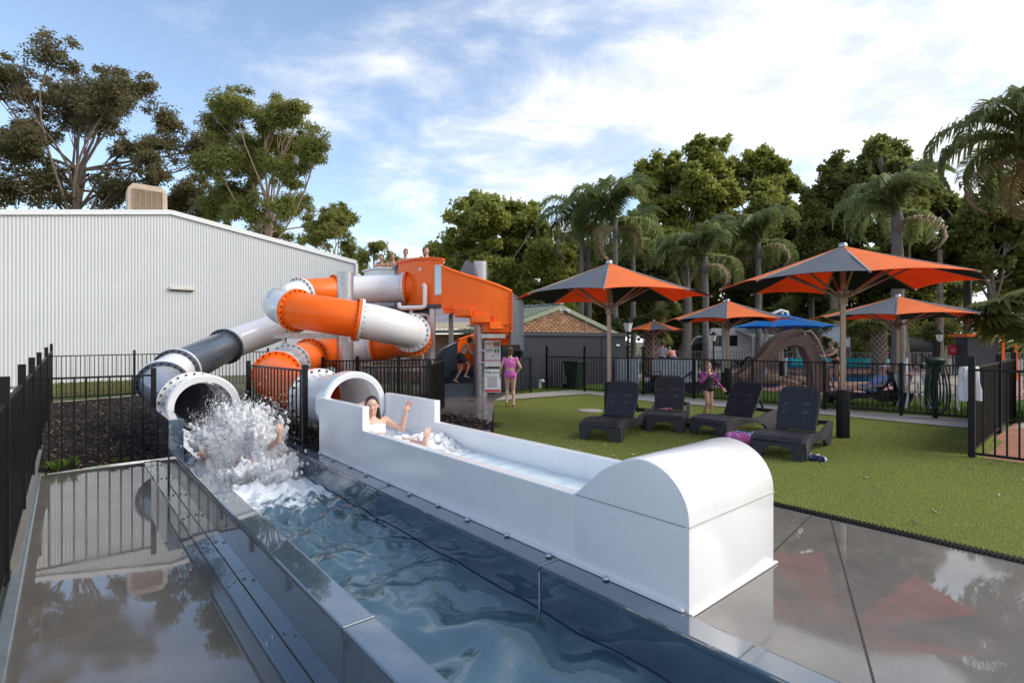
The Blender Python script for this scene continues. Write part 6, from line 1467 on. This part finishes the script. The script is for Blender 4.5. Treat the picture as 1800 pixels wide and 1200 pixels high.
def person(label, loc, rz, J, s=1.0, skinm='skin', hair=None, hair_style='short', clothes=(), vox=.010, look=(0, 1, 0), chin_up=(0, 0, 1), build=1.0, hat=None, fingers=True, smile=False, toes=False, headband=None, shades=False):
    """J: joint name -> local position (x right, y forward, z up) in metres; s: body scale (1 = 1.70 m adult)"""
    t = thing("person", label, "person", loc, rz); J = {k: Vector(v) for k, v in J.items()}; mb = MB(); bw = build; segs = []
    def cap_(nm, a, ra, b, rb): capsule(mb, a, ra * s, b, rb * s); segs.append((nm, a, b, (ra + rb) / 2 * s))
    pel, che, nek, hed = J['pelvis'], J['chest'], J['neck'], J['head']
    shr, shl, hpr, hpl = J['sh_r'], J['sh_l'], J['hip_r'], J['hip_l']
    mid = pel.lerp(che, .5); fx = (shr - shl).normalized()
    for nm, a, b, ra, rb in (("hips", hpl.lerp(pel, .25), hpr.lerp(pel, .25), .108 * bw, .108 * bw), ("waist", pel, mid, .118 * bw, .108 * bw), ("waist", mid, che, .108 * bw, .112 * bw)): cap_(nm, a, ra, b, rb)
    off = fx * .055 * s
    for sg in (-1, 1): cap_("waist", pel + off * sg, .098 * bw, mid + off * sg * .8, .088 * bw); cap_("chest", mid + off * sg * .8, .088 * bw, che + off * sg * 1.25, .098 * bw)
    cap_("chest", shl.lerp(che, .30), .072, shr.lerp(che, .30), .072); cap_("chest", che, .10, nek, .060); cap_("neck", nek, .054, hed - Vector(chin_up).normalized() * .05 * s, .050)
    for q in 'rl':
        sh, el, wr = J['sh_' + q], J['el_' + q], J['wr_' + q]
        cap_("shoulder", sh, .052, sh.lerp(el, .18), .048); cap_("upper_" + q, sh, .047 * bw ** .6, el, .037); cap_("fore_" + q, el, .038, el.lerp(wr, .35), .036); cap_("fore_" + q, el.lerp(wr, .35), .036, wr, .024)
        hip, kn, an = J['hip_' + q], J['kn_' + q], J['an_' + q]
        cap_("thigh_" + q, hip, .088 * bw, kn, .054); bk = (kn - hip).normalized(); fw_ = J.get('toe_' + q, an + Vector((0, .2, 0))) - an
        cap_("shin_" + q, kn, .052, an, .034); cv = kn.lerp(an, .32) - fw_.normalized() * .014 * s; mb.ell(cv, (.050 * s, .050 * s, .075 * s)); cap_("shin_" + q, kn.lerp(an, .12), .050, kn.lerp(an, .5), .046)
        toe = J['toe_' + q]; fd = (toe - an).normalized(); sole = (an - kn).normalized(); he = an + sole * .045 * s - fd * .035 * s; ball = an + fd * .13 * s + sole * .052 * s
        cap_("foot_" + q, an, .034, he, .030); cap_("foot_" + q, an + sole * .01 * s, .032, ball, .026); cap_("foot_" + q, he, .028, ball, .026)
        sd = fd.cross(sole).normalized()
        for k in range(5): r0 = ball + sd * (.034 - .017 * k) * s; rt = r0 + fd * ((.058, .05, .046, .04, .034)[k]) * s * (1 if q == 'l' else 1); cap_("foot_" + q, r0 - fd * .03 * s, .015, rt, .0105 if k else .014)
        # hand: palm and five fingers that fan and curl
        hd = Vector(J.get('hd_' + q, (wr - el))).normalized(); pn = Vector(J.get('pn_' + q, (0, 1, 0))); pn = (pn - hd * pn.dot(hd)).normalized(); hs = hd.cross(pn).normalized() * (1 if q == 'r' else -1)
        curl = J['curl'][0] if 'curl' in J else .35
        pc = wr + hd * .05 * s; cap_("hand_" + q, wr, .023, pc + hs * .012 * s, .026); cap_("hand_" + q, pc - hs * .02 * s, .020, pc + hs * .024 * s, .019); cap_("hand_" + q, pc + hd * .035 * s - hs * .026 * s, .013, pc + hd * .035 * s + hs * .028 * s, .013)
        if fingers:
            for k in range(4):
                b0 = pc + hd * .036 * s + hs * (.030 - .020 * k) * s; L_ = (.072, .080, .074, .058)[k] * s; dv = (hd + hs * (.16 - .10 * k)).normalized(); c1 = (dv + pn * curl * .7).normalized(); c2 = (dv + pn * curl * 2.2).normalized()
                m1 = b0 + c1 * L_ * .5; cap_("hand_" + q, b0, .0098, m1, .0092); cap_("hand_" + q, m1, .0092, m1 + c2 * L_ * .5, .0078)
            tb = wr + hd * .022 * s + hs * .026 * s; td = (hd * .65 + hs * .75 + pn * .25).normalized(); tm_ = tb + td * .040 * s; cap_("hand_" + q, tb, .0125, tm_, .0108); cap_("hand_" + q, tm_, .0105, tm_ + (td * .6 + hd * .5 + pn * .2).normalized() * .032 * s, .0085)
    # head
    up = Vector(chin_up).normalized(); f = Vector(look).normalized(); f = (f - up * f.dot(up)).normalized(); rt = f.cross(up).normalized(); HM = Matrix((rt, f, up)).transposed(); hs_ = s * (1.0 if s > .85 else 1.0 + (.85 - s) * .45)
    hp = lambda x, y, z: hed + HM @ (Vector((x, y, z)) * hs_)
    n0 = len(mb.v)
    mb.ell(hp(0, -.012, .045), (.074 * hs_, .092 * hs_, .086 * hs_), 14, 10, HM); mb.ell(hp(0, .022, -.022), (.058 * hs_, .066 * hs_, .078 * hs_), 12, 8, HM); mb.ell(hp(0, .055, -.078), (.028 * hs_, .026 * hs_, .026 * hs_), 10, 7, HM)
    capsule(mb, hp(0, .084, .022), .0085 * hs_, hp(0, .103, -.018), .0125 * hs_, 8); mb.ell(hp(0, .079, .040), (.050 * hs_, .014 * hs_, .012 * hs_), 10, 6, HM)
    for sg in (-1, 1): mb.ell(hp(sg * .040, .066, -.012), (.024 * hs_, .02 * hs_, .022 * hs_), 8, 6, HM); mb.ell(hp(sg * .076, -.006, .002), (.010 * hs_, .018 * hs_, .030 * hs_), 8, 6, HM)
    segs.append(("head", hp(0, 0, .09), hp(0, .02, -.06), .085 * hs_))
    me = remesh(mb, "body", M[skinm], vox, 2); link("body", me, t)
    # clothes: the body's own faces over the covered region, lifted off the skin
    V = np.empty(len(me.vertices) * 3, np.float32); me.vertices.foreach_get("co", V); V = V.reshape(-1, 3); Nn = np.empty(len(me.vertices) * 3, np.float32); me.vertices.foreach_get("normal", Nn); Nn = Nn.reshape(-1, 3)
    D = np.stack([seg_t(V, a, b)[1] - r for nm, a, b, r in segs], 1); T = np.stack([seg_t(V, a, b)[0] for nm, a, b, r in segs], 1); best = D.argmin(1); names = np.array([x[0] for x in segs])[best]; tt = T[np.arange(len(V)), best]
    ctx = dict(V=V, names=names, t=tt, np=np, pel=np.array(pel), che=np.array(che), ax=np.array((che - pel).normalized()), right=np.array(fx), nek=np.array(nek))
    ctx['h'] = (V - ctx['pel']) @ ctx['ax'] / (che - pel).length      # 0 at pelvis, 1 at chest
    fw2 = fx.cross(che - pel).normalized() * -1; ctx['f'] = (V - ctx['pel']) @ np.array(fw2); ctx['x'] = (V - ctx['pel']) @ ctx['right']
    for (nm, mat, fn, lift) in clothes:
        msk = fn(ctx); keep = [tuple(p.vertices) for p in me.polygons if all(msk[i] for i in p.vertices)]
        if not keep: continue
        used = sorted({i for q in keep for i in q}); idx = {i: k for k, i in enumerate(used)}; co = V[used] + Nn[used] * lift
        cm_ = bpy.data.meshes.new(nm); cm_.from_pydata([tuple(c) for c in co], [], [tuple(idx[i] for i in q) for q in keep]); cm_.materials.append(M[mat]); smooth_mesh(cm_); link(nm, cm_, t)
    # face features
    for sg in (-1, 1):
        e = MB(); e.ell(hp(sg * .031, .074, .017), (.0135 * hs_, .008 * hs_, .0068 * hs_), 8, 6, HM); e.build("eye", M['eyew'], t, smooth=True)
        e = MB(); e.ell(hp(sg * .031, .0795, .017), (.0062 * hs_, .004 * hs_, .0062 * hs_), 8, 6, HM); e.build("iris", M['eyed'], t, smooth=True)
        e = MB(); capsule(e, hp(sg * .014, .089, .036), .0035 * hs_, hp(sg * .048, .076, .037), .0028 * hs_, 6); e.build("eyebrow", M[hair] if hair else M['hair_gy'], t, smooth=True)
    e = MB(); w = .027 if smile else .020
    pts = [hp(-w, .076, -.042 + (.008 if smile else 0)), hp(-w * .5, .086, -.047), hp(0, .089, -.049), hp(w * .5, .086, -.047), hp(w, .076, -.042 + (.008 if smile else 0))]; e.tube(pts, [.003 * hs_, .006 * hs_, .0075 * hs_, .006 * hs_, .003 * hs_], 8); e.build("mouth", M['lip'], t, smooth=True)
    if smile: e = MB(); e.tube([p + HM @ Vector((0, .004, .001)) * hs_ for p in pts[1:4]], [.002 * hs_, .0045 * hs_, .002 * hs_], 6); e.build("teeth", M['teeth'], t, smooth=True)
    if hair:
        hb = MB(); hb.ell(hp(0, -.026, .060), (.084 * hs_, .094 * hs_, .090 * hs_), 14, 10, HM); hb.ell(hp(0, -.055, .015), (.078 * hs_, .064 * hs_, .075 * hs_), 12, 8, HM)
        if hair_style in ('long', 'wet'):
            for sg in (-1, 1): capsule(hb, hp(sg * .066, -.02, .03), .026 * hs_, hp(sg * .078, -.02, -.16), .022 * hs_); capsule(hb, hp(sg * .040, -.06, .0), .035 * hs_, hp(sg * .06, -.055, -.17), .026 * hs_)
            capsule(hb, hp(0, -.07, 0), .05 * hs_, hp(0, -.075, -.16), .04 * hs_)
        if hair_style == 'bob':
            for sg in (-1, 1): capsule(hb, hp(sg * .064, -.02, .03), .028 * hs_, hp(sg * .070, -.01, -.07), .022 * hs_)
            capsule(hb, hp(0, -.07, 0), .055 * hs_, hp(0, -.075, -.08), .045 * hs_)
        if hair_style == 'bun': hb.ell(hp(0, -.10, .09), .045 * hs_, 10, 8)
        if hair_style == 'tail': capsule(hb, hp(0, -.10, .02), .045 * hs_, hp(.01, -.12, -.14), .025 * hs_); capsule(hb, hp(0, -.06, 0), .06 * hs_, hp(0, -.08, -.05), .05 * hs_)
        link("hair", remesh(hb, "hair", M[hair], vox * .9, 3), t)
    if headband: q = MB(); q.tube([hp(.088 * math.cos(k * PI / 9), -.022 + .100 * math.sin(k * PI / 9), .045) for k in range(18)], .011 * hs_, 6, closed=True); q.build("headband", M[headband], t, smooth=True)
    if hat:
        q = MB(); q.ell(hp(0, -.015, .085), (.092 * hs_, .104 * hs_, .060 * hs_), 14, 8, HM); q.build("cap", M[hat], t, smooth=True)
        q = MB(); q.ell(hp(0, .095, .062), (.070 * hs_, .065 * hs_, .010 * hs_), 12, 6, HM); q.build("cap_peak", M[hat], t, smooth=True)
    if shades:
        for sg in (-1, 1): q = MB(); q.ell(hp(sg * .034, .086, .016), (.026 * hs_, .008 * hs_, .017 * hs_), 10, 6, HM); q.build("sunglasses", M['eyed'], t, smooth=True)
    return t
def stand(s=1.0, **k):
    J = dict(pelvis=(0, 0, .93), chest=(0, .01, 1.25), neck=(0, 0, 1.43), head=(0, .02, 1.58), sh_r=(.17, 0, 1.38), sh_l=(-.17, 0, 1.38), el_r=(.22, -.03, 1.10), el_l=(-.22, -.03, 1.10), wr_r=(.23, .08, .87), wr_l=(-.23, .08, .87),
             hip_r=(.085, 0, .90), hip_l=(-.085, 0, .90), kn_r=(.09, .02, .49), kn_l=(-.09, .02, .49), an_r=(.09, -.02, .08), an_l=(-.09, -.02, .08), toe_r=(.10, .18, .03), toe_l=(-.10, .18, .03))
    J.update(k); out = {}
    for a, b in J.items(): out[a] = Vector(b) * (1 if a in ('hd_r', 'hd_l', 'pn_r', 'pn_l', 'curl') else s)
    return out
def SC_(f, **k): return {a: (Vector(b) * f if a not in ("curl", "hd_r", "hd_l", "pn_r", "pn_l") else b) for a, b in k.items()}
isin = lambda c, *n: np.isin(c['names'], n)
def torso(lo, hi): return lambda c: isin(c, 'hips', 'waist', 'chest', 'shoulder') & (c['h'] > lo) & (c['h'] < hi)
def brief(c): return (isin(c, 'hips', 'waist') & (c['h'] < .34)) | (isin(c, 'thigh_r', 'thigh_l') & (c['t'] < .16))
def shorts(tl=.55): return lambda c: (isin(c, 'hips', 'waist') & (c['h'] < .42)) | (isin(c, 'thigh_r', 'thigh_l') & (c['t'] < tl))
def shirt(sl=.45, lo=.1): return lambda c: (isin(c, 'hips', 'waist', 'chest') & (c['h'] > lo) & (c['h'] < 1.42)) | isin(c, 'shoulder') | (isin(c, 'upper_r', 'upper_l') & (c['t'] < sl))
def suit(c): return ((isin(c, 'hips', 'waist', 'chest') & (c['h'] < 1.36)) | (isin(c, 'thigh_r', 'thigh_l') & (c['t'] < .14)))
def sleeves(c): return (isin(c, 'upper_r', 'upper_l', 'fore_r', 'fore_l', 'shoulder') & ~(isin(c, 'fore_r', 'fore_l') & (c['t'] > .93))) | (isin(c, 'chest') & (np.abs(c['x']) > .085) & (c['h'] > .9))

# woman in pink walking away over the turf
s = .905
person("woman seen from behind in a pink crop top and briefs walking on turf", gr(897, 714) , R(-2), stand(s, el_l=(-.265, -.02, 1.12), wr_l=(-.30, .05, .90), el_r=(.30, -.05, 1.13), wr_r=(.19, .06, .97), kn_l=(-.085, .05, .49), an_l=(-.10, -.06, .16), toe_l=(-.10, .08, -.02), kn_r=(.085, .03, .47), an_r=(.095, -.05, .10), toe_r=(.10, .14, .02), curl=(.5, 0, 0), pn_r=(-1, 0, 0), pn_l=(1, 0, 0)),
       s, 'skin2', 'hair_br', 'bob', (("crop_top", 'pinkswim', lambda c: (isin(c, 'chest', 'waist') & (c['h'] > .62) & (c['h'] < 1.40)) | isin(c, 'shoulder') | (isin(c, 'upper_r', 'upper_l') & (c['t'] < .22)), .007), ("briefs", 'pinkswim', brief, .007)), .011, build=1.12, headband='black')
# girl with a hand at her mouth
s = .72
person("girl in a black and magenta long sleeved swimsuit with a hand at her mouth", gr(1245, 735), R(188), stand(s, el_r=(.25, .08, 1.13), wr_r=(.075, .17, 1.40), hd_r=(-.45, -.1, .9), pn_r=(0, -1, 0), el_l=(-.27, .0, 1.13), wr_l=(-.40, .12, .93), hd_l=(-.55, .25, -.8), kn_r=(.075, .10, .50), an_r=(.11, -.08, .12), toe_r=(.13, .10, .02), kn_l=(-.07, .04, .48), curl=(.6, 0, 0)), s, 'skin', 'hair_lt', 'bob',
       (("swimsuit", 'blackswim', suit, .006), ("sleeve", 'magenta', sleeves, .009)), .0095, look=(.05, 1, -.18), build=.98)
# woman laughing in the white lane (sits low in the water, arms raised)
FV = uv(3.34, 6.80, .065)
person("laughing woman sitting in the white lane with both hands raised", FV, TH + PI, SC_(1.1, pelvis=(0, 0, .13), chest=(0, -.15, .35), neck=(0, -.19, .50), head=(0, -.17, .635), sh_r=(.175, -.17, .455), sh_l=(-.175, -.17, .455),
       el_r=(.245, .06, .34), wr_r=(.20, -.06, .58), el_l=(-.34, .0, .33), wr_l=(-.37, .05, .56), hd_r=(.12, .1, 1), hd_l=(-.35, .15, 1), pn_r=(0, 1, 0), pn_l=(.3, 1, 0), curl=(.35, 0, 0),
       hip_r=(.09, .02, .12), hip_l=(-.09, .02, .12), kn_r=(.12, .44, .22), kn_l=(-.12, .44, .26), an_r=(.12, .84, .10), an_l=(-.17, .82, .28), toe_r=(.12, .90, .30), toe_l=(-.20, .80, .50)), 1.12, 'skin2', 'hair_dk', 'wet',
       (("bikini_top", 'whiteswim', lambda c: isin(c, 'chest', 'waist') & (c['h'] > .62) & (c['h'] < 1.10), .005), ("bikini_brief", 'whiteswim', brief, .005)), .0075, look=(.46, 1, .12), chin_up=(.04, -.12, 1), smile=True)
# rider bursting into the trough behind the splash
person("rider hidden in the splash with one bare foot raised towards the camera", uv(2.12, 8.95, -.42), TH + PI, SC_(1.12, pelvis=(0, 0, .18), chest=(0, -.28, .34), neck=(0, -.44, .44), head=(0, -.55, .54), sh_r=(.17, -.36, .40), sh_l=(-.17, -.36, .40), el_r=(.42, -.15, .28), wr_r=(.52, .06, .40), el_l=(-.36, -.2, .26), wr_l=(-.34, .05, .36),
       hip_r=(.09, .05, .18), hip_l=(-.09, .05, .18), kn_r=(.12, .42, .30), kn_l=(-.16, .44, .42), an_r=(.10, .72, .20), an_l=(-.22, .82, .60), toe_r=(.10, .76, .42), toe_l=(-.23, .78, .84)), 1.15, 'skin', 'hair_br', 'short', (("shorts", 'navyshort', shorts(.6), .008),), .009)
# children looking over the tower
TP = ((671, 458, 18.9, 1.0, 'hair_dk', "dark haired child, leftmost of four faces above the white pod", .10), (691, 456, 18.9, 1.0, 'hair_br', "brown haired child, second of four faces above the tower pods", .0), (713, 449, 18.0, 1.0, 'hair_br', "child leaning sideways above the orange pod, third of four faces", -.25), (750, 446, 16.9, .95, 'hair_br', "child in a black top leaning over the orange pod rim", .0))
for i, (px, py, Y, s, hm, lab, tilt) in enumerate(TP):
    c = at(px, py - 5, Y); s = (c.z - 2.82) / 1.60; s = min(1.05, max(.7, s)); cl = (("shorts", 'navyshort', shorts(.6), .008),) + ((("rash_top", 'blackswim', shirt(.95), .008),) if i == 3 else ())
    J = stand(s, el_r=(.26, .16, 1.17), wr_r=(.15, .36, 1.24), el_l=(-.26, .16, 1.17), wr_l=(-.15, .36, 1.24))
    person(lab, Vector((c.x, c.y, c.z - 1.60 * s)), R(180), J, s, 'skin3' if i < 3 else 'skin', hm, 'short', cl, .012, look=(tilt, 1, -.25), chin_up=(tilt, .15, 1), smile=i < 2)
# man climbing the spiral stair
s = .93
person("shirtless boy in dark shorts climbing the spiral stair inside the orange panel", Vector((-1.62, 16.55, .40)), R(-62), stand(s, pelvis=(0, -.02, .86), chest=(0, .16, 1.13), neck=(0, .26, 1.28), head=(0, .36, 1.40), sh_r=(.17, .21, 1.25), sh_l=(-.17, .21, 1.25), el_r=(.22, .30, .98), wr_r=(.22, .50, 1.05), el_l=(-.22, .32, 1.0), wr_l=(-.22, .52, 1.08), hip_r=(.085, 0, .83), hip_l=(-.085, 0, .83), kn_r=(.09, .28, .60), an_r=(.09, .14, .26), toe_r=(.10, .34, .20), kn_l=(-.09, .06, .45), an_l=(-.09, -.16, .10), toe_l=(-.09, .02, .03)), s, 'skin3', 'hair_dk', 'short', (("shorts", 'navyshort', shorts(.5), .010),), .012)
# woman on the pool slide steps
s = .95; p = gr(1466, 690)
person("woman in a dark bikini climbing the steps of the brown pool slide", Vector((11.0, 17.75, .15)), R(95), stand(s, pelvis=(0, 0, .90), chest=(0, .12, 1.20), neck=(0, .16, 1.37), head=(0, .20, 1.52), sh_r=(.17, .13, 1.33), sh_l=(-.17, .13, 1.33), el_r=(.22, .32, 1.15), wr_r=(.20, .55, 1.12), el_l=(-.22, .34, 1.16), wr_l=(-.20, .58, 1.13), kn_r=(.09, .32, .72), an_r=(.09, .22, .34), toe_r=(.09, .40, .28), kn_l=(-.09, .06, .46), an_l=(-.09, -.08, .08), toe_l=(-.09, .10, .02)), s, 'skin3', 'hair_br', 'bun', (("bikini_top", 'blackswim', torso(.62, 1.05), .007), ("bikini_brief", 'blackswim', brief, .007)), .012)
# man lying on the far lounger
person("man in pale blue clothes, cap and sunglasses reclining beyond the fence", Vector((9.78, 14.24, .30)), R(87), dict(pelvis=(0, 0, .12), chest=(0, -.20, .34), neck=(0, -.32, .50), head=(0, -.34, .65), sh_r=(.18, -.28, .44), sh_l=(-.18, -.28, .44), el_r=(.28, -.12, .22), wr_r=(.20, .10, .20), el_l=(-.28, -.12, .22), wr_l=(-.20, .10, .20), hip_r=(.09, .03, .12), hip_l=(-.09, .03, .12), kn_r=(.11, .44, .16), kn_l=(-.11, .44, .15), an_r=(.11, .84, .08), an_l=(-.11, .84, .08), toe_r=(.14, .90, .28), toe_l=(-.14, .90, .28)), 1.0, 'skin', 'hair_gy', 'short', (("shirt", 'bluetop', shirt(.6, .2), .012), ("shorts", 'bluetop', shorts(.75), .012)), .012, look=(.1, 1, -.15), chin_up=(0, -.1, 1), build=1.1, hat='cloth_white', shades=True)
# two people by the paddling pool
p = gr(1164, 660); person("woman in a lilac shirt and denim shorts standing by the paddling pool", p, R(-20), stand(.98, wr_r=(.15, .22, .98)), .98, 'skin', 'hair_dk', 'bun', (("shirt", 'lilac', shirt(.5), .016), ("shorts", 'denim', shorts(.45), .012)), .014)
p = gr(1184, 659); person("person in a peach shirt and blue shorts bending beside the lilac shirt", p, R(30), stand(.92, chest=(0, .14, 1.20), neck=(0, .24, 1.34), head=(0, .33, 1.42), sh_r=(.19, .16, 1.30), sh_l=(-.19, .16, 1.30), el_r=(.25, .26, 1.05), wr_r=(.16, .40, .92), el_l=(-.25, .26, 1.05), wr_l=(-.16, .40, .92)), .92, 'skin', 'hair_gy', 'short', (("shirt", 'peach', shirt(.6), .020), ("shorts", 'denim', shorts(.6), .014)), .014, build=1.35)

# ================================================================== splash
m = MT("white_water"); m.P(Base_Color=(.975, .98, .985), Roughness=.35, Specular_IOR_Level=.25); tl = m.n("ShaderNodeBsdfTranslucent", {"Color": (.98, .985, 1, 1)}); ms = m.n("ShaderNodeMixShader", {0: .28, 1: m.p.outputs[0], 2: tl.outputs[0]}); m.t.links.new(ms.outputs[0], m.out.inputs[0]); M['spray'] = m.m
def droplets(name, P, Rr, label, stretch=None):
    """one joined cloud of water drops: tiny tetrahedra for mist, octahedra for the larger drops"""
    P = np.asarray(P); Rr = np.asarray(Rr); big = Rr > .0055; VV = []; FF = []; b0 = 0
    shapes = ((~big, np.array([(1, 1, 1), (1, -1, -1), (-1, 1, -1), (-1, -1, 1)]) * .75, np.array([(0, 1, 2), (0, 3, 1), (0, 2, 3), (1, 3, 2)])),
              (big, np.array([(1, 0, 0), (-1, 0, 0), (0, 1, 0), (0, -1, 0), (0, 0, 1), (0, 0, -1)], float), np.array([(0, 2, 4), (2, 1, 4), (1, 3, 4), (3, 0, 4), (2, 0, 5), (1, 2, 5), (3, 1, 5), (0, 3, 5)])))
    for msk, iv, fi in shapes:
        n = int(msk.sum())
        if not n: continue
        V = iv[None] * Rr[msk][:, None, None]
        if stretch is not None:
            d = np.asarray(stretch)[msk]; ln = np.linalg.norm(d, axis=1, keepdims=True); dn = d / (ln + 1e-9); pr = np.einsum('nij,nj->ni', V, dn); V = V + pr[:, :, None] * dn[:, None, :] * ln[:, :, None]
        V = V + P[msk][:, None]; VV.append(V.reshape(-1, 3)); FF.append((fi[None] + (np.arange(n) * len(iv))[:, None, None]).reshape(-1, 3) + b0); b0 += n * len(iv)
    o = link(name, np_mesh(name, np.concatenate(VV), np.concatenate(FF), M['spray'], smooth=True)); tag(o, label, "splash", None, 'stuff'); return o
rg = np.random.default_rng(5); P = []; Rr = []; Sx = []
def jet(cu, cv, cz, n, spread, vz_, vr, dirv=0.0, rmax=.0085, kk=(60, 170), T=(.05, .26)):
    """ballistic strands thrown out of one point of the water"""
    for _ in range(n):
        a = rg.uniform(0, 2 * PI); sp = vr * rg.random() ** .6; vel = np.array([math.cos(a) * sp, math.sin(a) * sp + dirv, vz_ * (.25 + .80 * rg.random() ** .8)]); k = rg.integers(*kk); t0 = rg.uniform(.0, .10); o = np.array([cu + rg.normal() * spread, cv + rg.normal() * spread, cz]); L_ = rg.uniform(*T)
        t = t0 + L_ * np.arange(k) / k + rg.normal(size=k) * .008; p = o + vel * t[:, None] + np.stack([0 * t, 0 * t, -4.9 * t * t], 1) + rg.normal(size=(k, 3)) * (.014 * (1 + 9 * t))[:, None]
        ok = (p[:, 2] > -.35) & (np.abs(p[:, 0] - 2.1) < np.where(p[:, 2] < 0, .62, 1.3)); p = p[ok]; tt = t[ok]; m_ = len(p)
        if not m_: continue
        P.append(np.stack([D2.x * p[:, 0] + D1.x * p[:, 1], D2.y * p[:, 0] + D1.y * p[:, 1], p[:, 2]], 1)); Rr.append(rmax * rg.random(m_) ** 3.0 + .0019)
        v = vel + np.stack([0 * tt, 0 * tt, -9.8 * tt], 1); Sx.append(np.stack([D2.x * v[:, 0] + D1.x * v[:, 1], D2.y * v[:, 0] + D1.y * v[:, 1], v[:, 2]], 1) * .55 * rg.random((m_, 1)))
jet(2.08, 8.80, -.30, 210, .14, 5.4, 1.6, .1, .0050); jet(2.32, 8.62, -.30, 170, .12, 4.8, 1.4, -.1, .0050); jet(1.92, 8.98, -.30, 180, .12, 5.2, 1.6, .1, .0050)
jet(2.1, 8.35, -.32, 90, .26, 2.0, 1.6, -.3, .010); jet(2.0, 9.4, -.32, 140, .28, 1.9, 1.1, -.2, .010); jet(2.1, 8.7, -.1, 260, .25, 5.0, 1.8, -.2, .0065, (5, 16))
droplets("water_splash", np.concatenate(P), np.concatenate(Rr), "burst of white spray where a rider hits the dark trough", np.concatenate(Sx))
# dense frothy heart of the splash
m = MT("white_foam"); p = m.geo(); m.P(Base_Color=(.97, .975, .985), Roughness=.5, Specular_IOR_Level=.3, Subsurface_Weight=.85, Subsurface_Radius=(.16, .16, .17), Subsurface_Scale=1.0, Normal=m.bump(m.math('ADD', m.noise(28, 6, .75, p, 1.5), m.math('MULTIPLY', m.noise(90, 3, .7, p), .5)), .25, .02)); M['foam'] = m.m
def froth(name, balls, vox, label, n1=.010, n2=.004):
    mb = MB()
    for p, r, q in balls: mb.ell(p, (r, r, r * q), 8, 6)
    me = remesh(mb, name, M['foam'], vox, 2); k = len(me.vertices); V = np.empty(k * 3, np.float32); me.vertices.foreach_get("co", V); V = V.reshape(-1, 3); Nn = np.empty(k * 3, np.float32); me.vertices.foreach_get("normal", Nn); Nn = Nn.reshape(-1, 3)
    w = (np.sin(V[:, 0] * 61 + 3 * np.sin(V[:, 2] * 37)) * np.sin(V[:, 1] * 53 + 2 * np.sin(V[:, 0] * 41)) * np.sin(V[:, 2] * 47 + 2 * np.sin(V[:, 1] * 33)))[:, None]
    V = V + Nn * (w * n1 * 1.6 + RNG.normal(size=(k, 1)) * n1 * .45) + RNG.normal(size=V.shape) * n2; me.vertices.foreach_set("co", V.ravel().astype(np.float32)); me.update(); tag(link(name, me), label, "splash", None, 'stuff')
rnd = random.Random(4); BL = []
# tongues of water thrown up and outwards; each a chain of shrinking lumps that breaks up towards its tip
for k in range(330):
    lobe = ((2.10, 8.80, 1.10, .16, .05, .22), (2.13, 8.86, 1.15, .15, -.05, .15), (2.28, 8.58, .92, .14, .06, -.1), (1.93, 8.98, .80, .15, -.28, .22), (2.2, 8.4, .45, .24, .1, -.5))[rnd.choice((0, 0, 1, 1, 2, 2, 3, 4))]
    a = rnd.uniform(0, 6.28); b0 = lobe[3] * rnd.random() ** .5; H_ = lobe[2] * rnd.uniform(.45, 1.08); ou, ov = lobe[4] + .30 * math.cos(a) * b0 / .15 * .8, lobe[5] + .26 * math.sin(a) * b0 / .15 * .8; n = 13
    for i in range(n):
        t = i / (n - 1)
        if t > .62 and rnd.random() < (t - .5): continue
        z = -.35 + H_ * (1.55 * t - .55 * t * t); r = (.092 - .080 * t ** .8) * rnd.uniform(.75, 1.2)
        if z < .06 and abs(lobe[0] + b0 * math.cos(a) + ou * t - 2.1) > .55: continue
        BL.append((uv(lobe[0] + b0 * math.cos(a) + ou * t + rnd.gauss(0, .012 + .02 * t), lobe[1] + b0 * math.sin(a) + ov * t + rnd.gauss(0, .012 + .02 * t), z), r, rnd.uniform(1.0, 1.8)))
for k in range(520):
    u, v = rnd.uniform(1.50, 2.71), 8.85 + rnd.gauss(0, .50)
    if v < 7.9: continue
    BL.append((uv(u, v, -.335 + abs(rnd.gauss(0, .03))), rnd.uniform(.015, .06), .7))
froth("water_splash", BL, .0095, "frothy white heart of the splash around the rider", .006, .003)
# low froth around the laughing woman
n = 7000; U_ = rg.uniform(3.09, 4.07, n); V_ = 6.25 + rg.normal(size=n) * .36; q = np.exp(-((V_ - 6.3) / .5) ** 2); Z_ = .27 + np.abs(rg.normal(size=n)) * .035 * q + rg.random(n) ** 7 * .22 * q
droplets("water_froth", np.stack([D2.x * U_ + D1.x * V_, D2.y * U_ + D1.y * V_, Z_], 1), .0018 + .006 * rg.random(n) ** 3, "fine white spray around the laughing woman's legs")
BL = []
for k in range(620):
    u, v = rnd.uniform(3.11, 4.05), 6.2 + rnd.gauss(0, .34); h = .17 * math.exp(-((v - 6.28) / .34) ** 2); BL.append((uv(u, v, .255 + rnd.random() * h), rnd.uniform(.015, .05), .8))
froth("water_froth", BL, .011, "low white froth around the laughing woman's legs", .005, .002)
